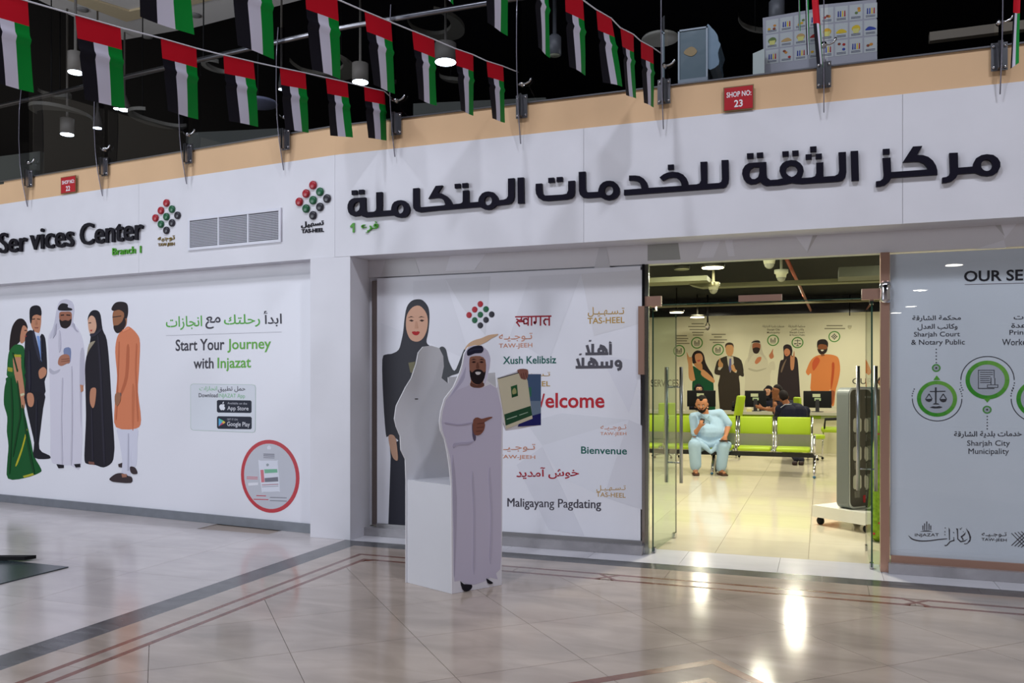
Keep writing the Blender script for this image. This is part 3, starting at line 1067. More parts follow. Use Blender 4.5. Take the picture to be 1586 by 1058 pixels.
# hindi greeting drawn stroke by stroke
mb = MB()
HI = [[(278, 186), (675, 178)], [(345, 185), (343, 215), (320, 228), (290, 212)], [(343, 215), (348, 232), (375, 238)], [(320, 228), (298, 240), (290, 255)], [(290, 245), (322, 290)],
      [(318, 240), (362, 238)], [(420, 184), (418, 280)], [(418, 228), (398, 205), (372, 212), (364, 235), (375, 262), (400, 262), (418, 245)], [(457, 184), (456, 280)],
      [(506, 183), (506, 245), (495, 262), (484, 250), (490, 238)], [(557, 182), (556, 280)], [(654, 180), (654, 280)], [(654, 215), (610, 212), (594, 232), (598, 258), (615, 276)]]
for k, st in enumerate(HI):
    P2 = [RP.pix(*p) for p in q(st)]
    for a, b in zip(P2, P2[1:]):
        d = Vector((b[0]-a[0], b[1]-a[1])).normalized()*0.007
        nn = Vector((-d.y, d.x))
        A, B = Vector(a)-d*0.6, Vector(b)+d*0.6
        mb.prism(RP, [[tuple(A-nn), tuple(B-nn), tuple(B+nn), tuple(A+nn)]], 0, 0.002+0.0001*k, mat((150, 40, 54), 0.5))
mb.build('lettering', parent=pR)
# bold two-line arabic greeting drawn stroke by stroke


def strokes(mb, pl, conv, lst, w, col, layer=2):
    for k, st in enumerate(lst):
        cl = st[0] == 'o'
        pts = [pl.pix(*p) for p in conv(st[1] if cl else st)]
        n = len(pts)
        L, R = [], []
        for i, p in enumerate(pts):
            a = Vector(pts[i-1] if (i or cl) else p)
            b = Vector(pts[(i+1) % n] if (i < n-1 or cl) else p)
            d = (b-a).normalized()
            e = Vector(p)
            if not cl and i == 0:
                e = e-d*w*.15
            if not cl and i == n-1:
                e = e+d*w*.15
            nn = Vector((-d.y, d.x))*w/2
            L.append(e+nn)
            R.append(e-nn)
        z = 0.0008*layer+0.0006+0.0001*k
        vs = [pl.p3(q[0], q[1], z) for q in L]+[pl.p3(q[0], q[1], z) for q in R]
        fs = []
        for i in range(n if cl else n-1):
            j = (i+1) % n
            fs.append((n+i, n+j, j, i))
        mb.add(vs, fs, mat(col, 0.5))


def arc(cx, cy, rx, ry, a0, a1, n=8):
    return [(cx+rx*math.cos(math.radians(a0+(a1-a0)*i/n)), cy-ry*math.sin(math.radians(a0+(a1-a0)*i/n))) for i in range(n+1)]


mb = MB()
W1 = [[(1337, 492), (1337, 606)], [(1062, 600), (1310, 597)], [(1076, 506), (1102, 600)], [(1139, 492), (1139, 598)], [(1222, 508), (1262, 522), (1290, 556), (1296, 598)], ['o', arc(1232, 565, 27, 26, 0, 330, 11)]]
W2 = [[(953, 749), (1352, 745)], [(968, 656), (996, 748)], [(1030, 646), (1030, 746)], [(1114, 652), (1158, 668), (1184, 702), (1190, 746)], ['o', arc(1124, 712, 27, 26, 0, 330, 11)], [(1244, 690), (1244, 745)], [(1297, 690), (1297, 745)], [(1350, 674), (1350, 745)], ['o', arc(1425, 706, 27, 26, 0, 330, 11)], [(1453, 700), (1454, 742), (1444, 766), (1420, 775)]]
strokes(mb, RP, q, W1+W2, 0.026, KG)
strokes(mb, RP, q, [[(1322, 478), (1350, 474)], [(1334, 460), (1326, 470), (1340, 470)], [(1098, 460), (1108, 446)], [(1112, 460), (1122, 446)], [(990, 612), (1000, 596)], [(1004, 612), (1014, 596)]], 0.008, KG, 4)
mb.build('lettering', parent=pR)
lpart(RP, [LT(q5, 'elcome', (598, 296), (1243, 296), (598, 132), (180, 44, 54)), LT(q5, 'W', (455, 290), (592, 290), (455, 140), (180, 44, 54))], 'lettering', pR, off=0.018)
lpart(RP, [LT(q5, 'TAS-HEEL', (240, 62), (650, 60), (240, 5), GD)], 'lettering', pR, off=0.012)
lpart(RP, [LT(q, arab('تـسـهـيـل'), (245, 868), (664, 864), (245, 800), GD)], 'lettering', pR, off=0.004)
lpart(RP, [LT(q5, 'TAW-JEEH', (1198, 604), (1483, 604), (1198, 560), OR1), LT(q5, 'TAW-JEEH', (85, 858), (487, 866), (85, 806), OR1)], 'lettering', pR, off=0.008)
lpart(RP, [LT(q5, arab('تـوجـيـه'), (1200, 548), (1483, 545), (1200, 482), OR1), LT(q5, arab('تـوجـيـه'), (75, 778), (487, 774), (75, 695), OR1)], 'lettering', pR, off=0.004)
lpart(RP, [LT(q5, 'Bienvenue', (988, 796), (1490, 806), (988, 716), TL)], 'lettering', pR, off=0.018)
q6 = Z(760, 460, 2.645)
lpart(RP, [LT(q6, arab('خوش آمديد'), (105, 748), (362, 744), (105, 700), (158, 34, 52))], 'lettering', pR, off=0.02)
lpart(RP, [LT(q6, 'TAS-HEEL', (433, 818), (553, 823), (433, 799), GD), LT(q6, arab('تـسـهـيـل'), (433, 799), (553, 797), (433, 772), GD)], 'lettering', pR, off=0.006)
lpart(RP, [LT(q6, 'Maligayang Pagdating', (69, 870), (452, 878), (69, 824), (70, 66, 76))], 'lettering', pR, dup=0.014)

# facets printed on the header panel
BH = RG.shift(0.01)
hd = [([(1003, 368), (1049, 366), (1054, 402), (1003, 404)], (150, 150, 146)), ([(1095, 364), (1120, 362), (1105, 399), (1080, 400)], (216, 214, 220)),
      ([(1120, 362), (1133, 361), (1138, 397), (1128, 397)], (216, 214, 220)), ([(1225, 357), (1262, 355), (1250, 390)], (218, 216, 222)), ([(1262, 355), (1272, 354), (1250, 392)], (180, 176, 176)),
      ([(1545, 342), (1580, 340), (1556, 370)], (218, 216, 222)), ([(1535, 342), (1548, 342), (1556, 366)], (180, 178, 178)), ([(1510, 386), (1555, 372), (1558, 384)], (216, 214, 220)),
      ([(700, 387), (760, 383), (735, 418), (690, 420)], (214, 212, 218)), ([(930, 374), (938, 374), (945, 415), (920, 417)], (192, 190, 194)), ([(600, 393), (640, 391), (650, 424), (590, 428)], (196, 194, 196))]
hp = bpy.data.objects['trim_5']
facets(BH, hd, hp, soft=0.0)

# ---- services pane (right)
SPl = RG.shift(0.0)
pane_m = mat((222, 225, 238), 0.4, name='pane_print')
pS = poster_board(SPl, 5.035, 0.13, 9.0, 2.60, 'wall_poster', 'grey-white services poster with green ring icons, right of the glass doors', 'poster', m=pane_m)
q = Z(1395, 400, 5.288)
q7 = Z(1395, 560, 6.6126)
q8 = Z(1395, 790, 8.304)
KB = (62, 60, 70)
lpart(SPl, [LT(q, 'OUR SERVICES', (518, 194), (1475, 172), (518, 104), (44, 42, 50))], 'lettering', pS, off=0.022)
mb = MB()
flat(mb, SPl, q([(525, 214), (1400, 192), (1400, 196), (525, 218)]), 1, (90, 66, 76))
mb.build('rule_line', parent=pS)
lpart(SPl, [LT(q, arab('محكمة الشارقة'), (95, 520), (493, 516), (95, 470), KB), LT(q, arab('وكاتب العدل'), (138, 592), (465, 588), (138, 540), KB), LT(q, arab('معاملات'), (925, 502), (1215, 498), (925, 462), KB), LT(q, arab('مساعدة'), (905, 570), (1165, 566), (905, 530), KB)], 'lettering', pS, off=0.012)
lpart(SPl, [LT(q, 'Sharjah Court', (108, 655), (485, 652), (108, 604), KB), LT(q, '& Notary Public', (86, 722), (525, 720), (86, 668), KB), LT(q, 'Printing', (890, 640), (1120, 638), (890, 588), KB), LT(q, 'Workers', (830, 714), (1080, 712), (830, 662), KB)], 'lettering', pS, off=0.004)
lpart(SPl, [LT(q7, arab('خدمات بلدية الشارقة'), (545, 785), (1240, 780), (545, 715), KB)], 'lettering', pS, off=0.014)
lpart(SPl, [LT(q7, 'Sharjah City', (680, 880), (1118, 880), (680, 808), KB), LT(q7, 'Municipality', (694, 965), (1108, 965), (694, 890), KB)], 'lettering', pS)
mb = MB()
pxm = (SPl.pix(1563, 588.7)[0]-SPl.pix(1495, 588.7)[0])/68
G1, G2 = (64, 152, 50), (122, 182, 78)
for (c, R, out, a0, a1) in (((1451.0, 617.6), 32.2, 40.4, 180, 360), ((1529, 588.6), 34, 42, 0, 180), ((1608, 618), 33, 41.5, 180, 360)):
    rr = R*pxm
    for k in range(12):
        t = k/12
        col = tuple(int(G1[i]+(G2[i]-G1[i])*(0.5+0.5*math.cos(2*math.pi*(t-0.08)))) for i in range(3))
        ring(mb, SPl, c, rr, rr*0.2, col, 2, k*30, k*30+30.5, 48)
    disc(mb, SPl, c, rr*0.8, (186, 188, 202), 1)
    ring(mb, SPl, c, out*pxm, 0.006, (60, 58, 68), 2, a0, a1, 60)
    for s2 in (-1, 1):
        for k in range(4):
            t = math.radians((0 if s2 > 0 else 180)+(1 if (s2 > 0) == (a1 == 360) else -1)*(7+6*k))
            cu, cv = SPl.pix(*c)
            u, v = cu+out*pxm*math.cos(t), cv+out*pxm*math.sin(t)
            mb.prism(SPl, [[(u-.004, v-.004), (u+.004, v-.004), (u+.004, v+.004), (u-.004, v+.004)]], 0, .002, mat((60, 58, 68)))
flat(mb, SPl, q7([(335, 190), (368, 142), (405, 188)]), 3, (96, 170, 60))
flat(mb, SPl, q7([(850, 378), (886, 420), (925, 374)]), 3, (96, 170, 60))
for c, ps in (((1450, 570), [(1450, 541+5.2*k) for k in range(5)]), ((1528.7, 634.6), [(1529, 645+4.8*k) for k in range(5)])):
    disc(mb, SPl, c, 6.2*pxm, (176, 180, 190), 1)
    ring(mb, SPl, c, 7*pxm, 2.2*pxm, (84, 158, 66), 2, n=24)
    disc(mb, SPl, c, 1.6*pxm, (50, 50, 58), 3, 10)
    for p in ps:
        disc(mb, SPl, p, 1.1*pxm, (56, 54, 62), 2, 8)
mb.build('ring_icons', parent=pS)
mb = MB()
SC = [[(350, 265), (368, 265), (366, 430), (352, 430)], [(298, 302), (458, 300), (458, 310), (298, 312)], [(328, 440), (340, 428), (380, 428), (398, 440)],
      [(250, 385), (325, 380), (315, 405), (290, 415), (262, 405)], [(396, 385), (474, 382), (462, 410), (434, 418), (408, 408)], [(430, 330), (440, 330), (472, 382), (464, 384), (435, 340), (404, 386), (397, 386)], [(285, 330), (295, 330), (325, 382), (318, 384), (290, 340), (257, 386), (250, 386)], [(298, 470), (330, 458), (360, 462), (395, 456), (428, 466), (400, 478), (340, 480)]]
for k, st in enumerate(SC):
    flat(mb, SPl, q7(st), 3+0.1*k, (66, 64, 72))
for a, b, c, d in ((792, 86, 960, 92), (792, 86, 798, 280), (954, 90, 960, 170), (792, 272, 960, 280), (812, 108, 945, 114), (812, 130, 945, 136), (812, 152, 920, 158), (812, 172, 910, 178), (812, 192, 910, 198), (812, 212, 920, 218), (920, 165, 928, 235), (960, 170, 968, 235), (884, 236, 1000, 242), (884, 262, 996, 268), (884, 236, 890, 268), (992, 236, 998, 268)):
    flat(mb, SPl, q7([(a, b), (c, b), (c, d), (a, d)]), 3, (66, 64, 72))
mb.build('icon_drawings', parent=pS)
# pale emblem row at the foot
mb = MB()
for (x, y0) in ((284, 200), (307, 172), (335, 148), (364, 176), (387, 200)):
    flat(mb, SPl, q8([(x-6, y0), (x+6, y0), (x+5, 258), (x-5, 258)]), 2, (52, 50, 62))
flat(mb, SPl, q8([(252, 278), (300, 264), (360, 264), (410, 280), (360, 276), (300, 276)]), 2.2, (52, 50, 62))
sw = [(95, 322), (140, 360), (200, 382), (280, 392), (380, 388), (480, 374), (590, 366), (590, 374), (480, 386), (380, 400), (280, 405), (190, 396), (130, 368)]
flat(mb, SPl, bez(q8(sw), 2), 2.4, (52, 50, 62))
for k, st in enumerate(([(617, 225), (632, 250), (632, 385), (622, 388)], [(680, 350), (694, 395), (640, 410), (600, 455), (572, 466), (560, 450), (590, 450), (630, 402), (678, 385)], [(712, 235), (735, 240), (740, 370), (775, 400), (830, 388), (860, 370), (830, 400), (770, 415), (728, 375), (722, 260)],
                        [(838, 232), (880, 280), (905, 350), (895, 400), (850, 435), (820, 440), (860, 420), (885, 380), (880, 330)], [(770, 340), (800, 320), (835, 285), (825, 320), (790, 345), (810, 380), (800, 390)], [(565, 225), (582, 228), (570, 240)], [(560, 275), (575, 275), (572, 290)], [(560, 312), (575, 312), (572, 328)], [(672, 285), (688, 285), (682, 298)], [(675, 350), (690, 352), (684, 362)], [(752, 230), (765, 245), (788, 222), (768, 255)], [(800, 275), (812, 275), (806, 285)], [(815, 428), (828, 428), (822, 438)])):
    flat(mb, SPl, q8(st), 2.6+0.1*k, (56, 54, 64))
lpos = [(1430+i*38, 0) for i in range(4)]
for k in range(5):
    x0 = 1420+k*42
    flat(mb, SPl, q8([(x0, 300-8*k), (x0+8, 296-8*k), (x0+190, 480-8*k), (x0+182, 484-8*k)]), 2+0.05*k, (60, 58, 68))
    flat(mb, SPl, q8([(x0, 455+8*k), (x0+8, 460+8*k), (x0+190, 290+8*k), (x0+182, 284+8*k)]), 2.4+0.05*k, (60, 58, 68))
mb.build('printed_emblem', parent=pS)
lpart(SPl, [LT(q8, 'INJAZAT', (182, 350), (490, 348), (182, 302), (56, 54, 64)), LT(q8, 'TAW-JEEH', (1040, 404), (1362, 416), (1040, 358), (56, 54, 64)), LT(q8, arab('تـوجـيـه'), (1040, 350), (1362, 352), (1040, 285), (56, 54, 64))], 'lettering', pS, off=0.006)
# the clear glass in front of the services poster
gp = MB().fbox(RG.p3(5.035, 0.13, 0.012), Vector((3.96, 0, 0)), Vector((0, -0.010, 0)), Vector((0, 0, 2.47)), glass_mat('pane_glass', (0.97, 0.985, 0.98), 2.2, 1.5)).build('shop_window_glass')
tag(gp, 'clear reflecting glass sheet over the services poster', 'window glass')

# ================================================================== SIGN ON THE FASCIA
INK = mat((18, 15, 30), 0.5, 0, 0, 0.12, name='sign_black')
sg = thing('wall_sign', R0.p3(3.0, 3.2, 0.02), 'large black raised lettering of the center name along the right fascia', 'sign')
A_, B_, C_, D_, E_, F_ = Z(530, 260, 9.619), Z(680, 255, 9.619), Z(820, 235, 9.619), Z(970, 230, 9.2), Z(1130, 210, 7.552), Z(1340, 210, 7.209)


def circ(cx, cy, rx, ry, n=20):
    return [(cx+rx*math.cos(2*math.pi*i/n), cy+ry*math.sin(2*math.pi*i/n)) for i in range(n)]


def B2A(p):
    return [(x+1443, y-48) for x, y in p]


GLY = [
    (A_, [[(370, 450), (372, 560), (375, 635), (385, 660), (410, 670), (500, 662), (526, 645), (533, 610), (531, 376), (617, 370), (617, 560), (612, 651), (752, 640), (757, 600), (770, 555), (800, 517), (850, 497), (900, 491), (950, 500), (995, 535), (1020, 585), (1028, 630), (1018, 680), (985, 725), (940, 747), (885, 752), (830, 742), (785, 715), (560, 732), (370, 748), (330, 735), (300, 708), (260, 725), (200, 732), (150, 710), (118, 670), (105, 610), (108, 560), (130, 505), (165, 475), (205, 460), (290, 456)],
          [(285, 512), (240, 517), (203, 545), (186, 590), (192, 640), (215, 664), (245, 662), (275, 638), (287, 590)], circ(888, 622, 50, 68)], 0),
    (A_, [[(165, 348), (240, 343), (243, 408), (167, 414)]], 1), (A_, [[(270, 338), (343, 333), (345, 398), (272, 404)]], 1),
    (A_, [[(1077, 318), (1165, 310), (1168, 560), (1175, 585), (1200, 597), (1539, 568)]+B2A([(115, 605), (110, 590), (95, 548), (60, 517), (0, 505)])+[(1400, 460), (1305, 472), (1415, 280), (1515, 272), (1447, 383)]+B2A([(60, 440), (130, 475), (180, 525), (207, 575), (218, 603), (340, 590), (362, 578), (373, 560), (373, 400), (460, 392), (463, 576), (605, 565), (608, 530), (622, 490), (660, 440), (710, 416), (760, 410), (830, 425), (880, 475), (897, 510), (902, 542), (985, 532), (1025, 515), (1045, 480), (1045, 220), (1138, 212), (1138, 490), (1125, 545), (1090, 585), (1040, 602), (870, 620), (830, 655), (785, 678), (740, 684), (690, 675), (650, 655), (632, 640), (0, 692)])+[(1180, 672), (1120, 655), (1085, 615), (1077, 570)], B2A(circ(750, 547, 57, 68))], 0),
    (B_, [[(252, 300), (333, 293), (335, 358), (255, 366)]], 1), (B_, [[(365, 290), (445, 283), (447, 348), (367, 356)]], 1), (B_, [[(1187, 207), (1278, 202), (1285, 585), (1192, 592)]], 0),
    (C_, [[(110, 490), (203, 484), (207, 580), (215, 635), (250, 665), (510, 650), (570, 637), (592, 590), (592, 450), (690, 443), (690, 610), (680, 660), (640, 703), (570, 722), (290, 745), (210, 737), (150, 700), (115, 640), (108, 580)]], 0),
    (C_, [[(295, 403), (382, 397), (383, 467), (298, 475)]], 1), (C_, [[(420, 392), (507, 387), (508, 455), (423, 462)]], 1),
    (C_, [[(748, 315), (848, 308), (852, 560), (862, 600), (890, 617), (1037, 608), (1042, 570), (1065, 510), (1110, 467), (1160, 448), (1215, 445), (1270, 455), (1320, 495), (1350, 545), (1358, 590), (1350, 640), (1315, 690), (1260, 722), (1190, 735), (1130, 722), (1070, 688), (880, 702), (810, 695), (765, 650), (752, 590)], circ(1195, 590, 65, 72)], 0),
    (D_, [[(-20, 600), (225, 582), (218, 540), (200, 502), (160, 477), (100, 467), (50, 468), (50, 398), (140, 397), (200, 405), (260, 440), (300, 490), (318, 540), (322, 573), (795, 543), (790, 510), (765, 460), (720, 430), (670, 423), (610, 432), (575, 448), (530, 473), (483, 425), (540, 380), (600, 355), (670, 345), (750, 352), (820, 385), (865, 435), (888, 490), (893, 530), (1010, 522), (1050, 510), (1070, 470), (1062, 205), (1160, 200), (1163, 450), (1160, 515), (1330, 503), (1360, 485), (1368, 450), (1362, 180), (1462, 176), (1468, 440), (1460, 500), (1430, 550), (1390, 575), (-20, 678)]], 0),
    (D_, [[(600, 245), (685, 240), (686, 308), (602, 314)]], 1),
    (E_, [[(432, 320), (436, 460), (445, 505), (480, 530), (560, 525), (630, 510), (600, 470), (585, 425), (590, 380), (620, 335), (660, 310), (720, 298), (780, 303), (830, 335), (860, 375), (868, 420), (855, 470), (838, 508), (960, 500), (1000, 485), (1013, 450), (1012, 330), (1098, 323), (1100, 492), (1230, 482), (1268, 462), (1280, 420), (1272, 208), (1360, 203), (1366, 440), (1355, 495), (1320, 535), (1270, 548), (850, 575), (780, 572), (730, 562), (660, 580), (580, 590), (430, 598), (390, 580), (360, 550), (310, 575), (250, 582), (200, 560), (165, 515), (150, 460), (155, 410), (185, 360), (230, 333), (280, 328)],
          [(350, 380), (290, 380), (250, 405), (235, 440), (240, 490), (265, 518), (300, 520), (335, 497), (350, 450)], [(728, 362), (765, 370), (788, 395), (795, 430), (780, 465), (750, 488), (726, 495), (695, 480), (668, 455), (660, 420), (672, 385), (700, 366)]], 0)]
for p in (((205, 220), (283, 216), (284, 277), (208, 281)), ((320, 213), (395, 208), (397, 265), (323, 270)), ((617, 198), (693, 193), (694, 251), (620, 257)), ((733, 190), (808, 185), (810, 243), (736, 248)), ((940, 142), (1017, 137), (1018, 198), (943, 202)), ((888, 233), (962, 228), (963, 286), (890, 291)), ((1005, 226), (1080, 221), (1081, 280), (1007, 284))):
    GLY.append((E_, [list(p)], 1))
GLY += [(E_, [[(1414, 195), (1502, 190), (1513, 535), (1424, 540)]], 0),
        (F_, [[(190, 263), (280, 257), (288, 418), (690, 390), (685, 362), (650, 325), (600, 303), (540, 302), (415, 310), (528, 135), (633, 128), (575, 228), (640, 230), (700, 250), (750, 290), (785, 345), (800, 400), (802, 448), (290, 482), (265, 525), (215, 565), (160, 578), (118, 580), (118, 522), (165, 515), (195, 492), (203, 450)]], 0),
        (F_, [[(193, 163), (270, 158), (271, 217), (195, 222)]], 1),
        (F_, [[(932, 207), (1028, 203), (1032, 370), (1195, 357), (1200, 320), (1230, 265), (1290, 230), (1350, 220), (1420, 228), (1470, 262), (1500, 310), (1500, 360), (1470, 420), (1420, 452), (1360, 463), (1290, 455), (1225, 428), (1030, 440), (1010, 480), (960, 520), (900, 537), (853, 540), (855, 480), (900, 473), (930, 455), (940, 420)], circ(1348, 343, 63, 64)], 0)]
RF = Plane(R0.p3(0, 0, 0.012), (1, 0, 0), (0, -1, 0))
for conv, loops, dot in GLY:
    mb = MB()
    mb.prism(R0, [[R0.pix(*p) for p in conv(l)] for l in loops], 0.003, 0.035, INK)
    mb.build('letter_dot' if dot else 'letter', parent=sg)
SG = mat((74, 150, 44), 0.4)
sb = thing('wall_sign', R0.pix and R0.p3(*R0.pix(565, 352), 0.01), 'small green raised branch line under the left end of the big lettering', 'sign')
mb = MB()
lettering(mb, R0, arab('فرع'), *A_([(285, 985), (545, 965), (285, 820)]), (78, 156, 46), off=0.006, depth=0.015)
mb.build('letter', parent=sb)
mb = MB()
mb.prism(R0, [[R0.pix(*p) for p in A_([(165, 828), (190, 822), (190, 962), (166, 966), (168, 880), (130, 892), (128, 872)])]], 0.002, 0.015, SG)
mb.build('letter', parent=sb)
G_ = Z(0, 320, 6.608)
se = thing('wall_sign', L0.p3(*L0.pix(110, 365), 0.01), 'black raised English lettering at the left end of the fascia', 'sign')
for body, bl, br, tl in (('Ser', (15, 484), (297, 461), (15, 275)), ('vices', (330, 448), (775, 412), (330, 238)), ('Center', (842, 402), (1485, 340), (842, 180))):
    for k, chx in enumerate(body):
        pass
    mb = MB()
    lettering(mb, L0, body, *G_([bl, br, tl]), (14, 11, 24), off=0.006, depth=0.03, res=4, dup=0.019)
    mb.build('lettering', parent=se)
sb2 = thing('wall_sign', L0.p3(*L0.pix(197, 390), 0.01), 'small green raised branch line under the English lettering', 'sign')
mb = MB()
lettering(mb, L0, 'Branch 1', *G_([(1160, 500), (1452, 476), (1160, 428)]), (78, 156, 46), off=0.006, depth=0.015)
mb.build('lettering', parent=sb2)
# two emblems of nine dots
H_ = Z(225, 290, 5.287)
for pl, c, xl, xr, yt, yb, lab in ((L0, (258.9, 336), 237.5, 280, 309.5, 363.5, 'emblem of nine red, green and black domes with gold script, left of the vent grille'),
                                   (L0, (485.8, 310.5), 459, 512.5, 281, 341, 'emblem of nine red, green and black domes with black script, right of the vent grille')):
    em = thing('wall_emblem', pl.p3(*pl.pix(*c), 0.01), lab, 'emblem')
    W_ = pl.pix(xr, c[1])[0]-pl.pix(xl, c[1])[0]
    Hh = pl.pix(c[0], yt)[1]-pl.pix(c[0], yb)[1]
    r = W_/10.2
    nine_dots(em, pl, c, (W_-2*r)/4, (Hh-2*r)/4, r, 0.028)
    em['_n'] = 1
    del em['_n']
    if c[0] < 300:
        lpart(pl, [LT(H_, arab('توجيه'), (105, 450), (245, 440), (105, 405), (126, 104, 44)), LT(H_, 'TAW-JEEH', (108, 492), (243, 484), (108, 460), (118, 96, 40))], 'lettering', em, off=0.02, depth=0.006)
    else:
        lpart(pl, [LT(H_, arab('تسهيل'), (1278, 340), (1465, 322), (1278, 285), (24, 22, 34)), LT(H_, 'TAS-HEEL', (1282, 378), (1465, 366), (1282, 345), (24, 22, 34))], 'lettering', em, off=0.03, depth=0.006)
# vent grille
vg = thing('vent_grille', L0.p3(*L0.pix(365, 352), 0), 'white air vent grille with three grid sections in the left fascia', 'vent')
P = [L0.pix(*p) for p in H_([(358, 518), (1118, 452), (1118, 172), (358, 255)])]
u0, u1 = P[0][0], P[1][0]
v0, v1 = (P[0][1]+P[1][1])/2, (P[2][1]+P[3][1])/2
GW = mat((214, 214, 224), 0.4)
fw = 0.028
for (a, b, c, d) in ((u0, v0, u1, v0+fw), (u0, v1-fw, u1, v1), (u0, v0+fw, u0+fw, v1-fw), (u1-fw, v0+fw, u1, v1-fw)):
    MB().fbox(L0.p3(a, b, 0.002), uL*(c-a), nL*0.016, Vector((0, 0, d-b)), GW).build('grille_frame', parent=vg)
MB().fbox(L0.p3(u0+fw, v0+fw, 0.001), uL*(u1-u0-2*fw), nL*0.002, Vector((0, 0, v1-v0-2*fw)), mat((40, 40, 48), 0.7)).build('backing', parent=vg)
w3 = (u1-u0-2*fw)/3
for k in (1, 2):
    MB().fbox(L0.p3(u0+fw+w3*k-0.008, v0+fw, 0.003), uL*0.016, nL*0.013, Vector((0, 0, v1-v0-2*fw)), GW).build('divider', parent=vg)
mb = MB()
nh = 17
for k in range(1, nh):
    v = v0+fw+(v1-v0-2*fw)*k/nh
    mb.fbox(L0.p3(u0+fw, v-0.0022, 0.005), uL*(u1-u0-2*fw), nL*0.006, Vector((0, 0, 0.0048)), GW)
for k in range(1, 66):
    u = u0+fw+(u1-u0-2*fw)*k/66
    mb.fbox(L0.p3(u-0.0014, v0+fw, 0.004), uL*0.0028, nL*0.004, Vector((0, 0, v1-v0-2*fw)), GW)
tag(mb.build('grille_slats', parent=vg), None, None, kind='stuff')
# shop number plates
for pl, pts, nn, lab in ((R0, [(1122, 172), (1166, 169), (1122, 137.5)], '23', 'red shop number plate on the beige band above the big lettering'), (L0, [(95.5, 300), (117.5, 297), (96, 276)], '22', 'red shop number plate on the beige band at the far left')):
    ps = pl.shift(0.013)
    a, b_, c = (ps.pix(*p) for p in pts)
    mb = MB()
    mb.fbox(ps.p3(a[0]-.008, a[1]-.008, 0), ps.u*(b_[0]-a[0]+.016), ps.n*0.006, Vector((0, 0, c[1]-a[1]+.016)), mat((120, 96, 60), 0.4))
    mb.fbox(ps.p3(a[0], a[1], 0.006), ps.u*(b_[0]-a[0]), ps.n*0.003, Vector((0, 0, c[1]-a[1])), mat((172, 20, 34), 0.35))
    o = mb.build('shop_number_plate')
    tag(o, lab, 'number plate')
    w, h = b_[0]-a[0], c[1]-a[1]
    tb = MB()
    pf = ps.shift(0.0092)
    for body, x0, x1, y0, y1 in (('SHOP NO:', .08, .95, .56, .80), (nn, .35, .65, .1, .42)):
        me = text_mesh(body, 0.02)
        vs = [v.co.copy() for v in me.vertices]
        ax, bx = min(v.x for v in vs), max(v.x for v in vs)
        ay, by = min(v.y for v in vs), max(v.y for v in vs)
        tb.add([pf.p3(a[0]+w*(x0+(x1-x0)*(v.x-ax)/(bx-ax)), a[1]+h*(y0+(y1-y0)*(v.y-ay)/(by-ay)), 0.001) for v in vs], [tuple(p.vertices) if p.normal.z > 0 else tuple(p.vertices)[::-1] for p in me.polygons], mat((228, 226, 232), 0.4))
    tb.build('lettering', parent=o)

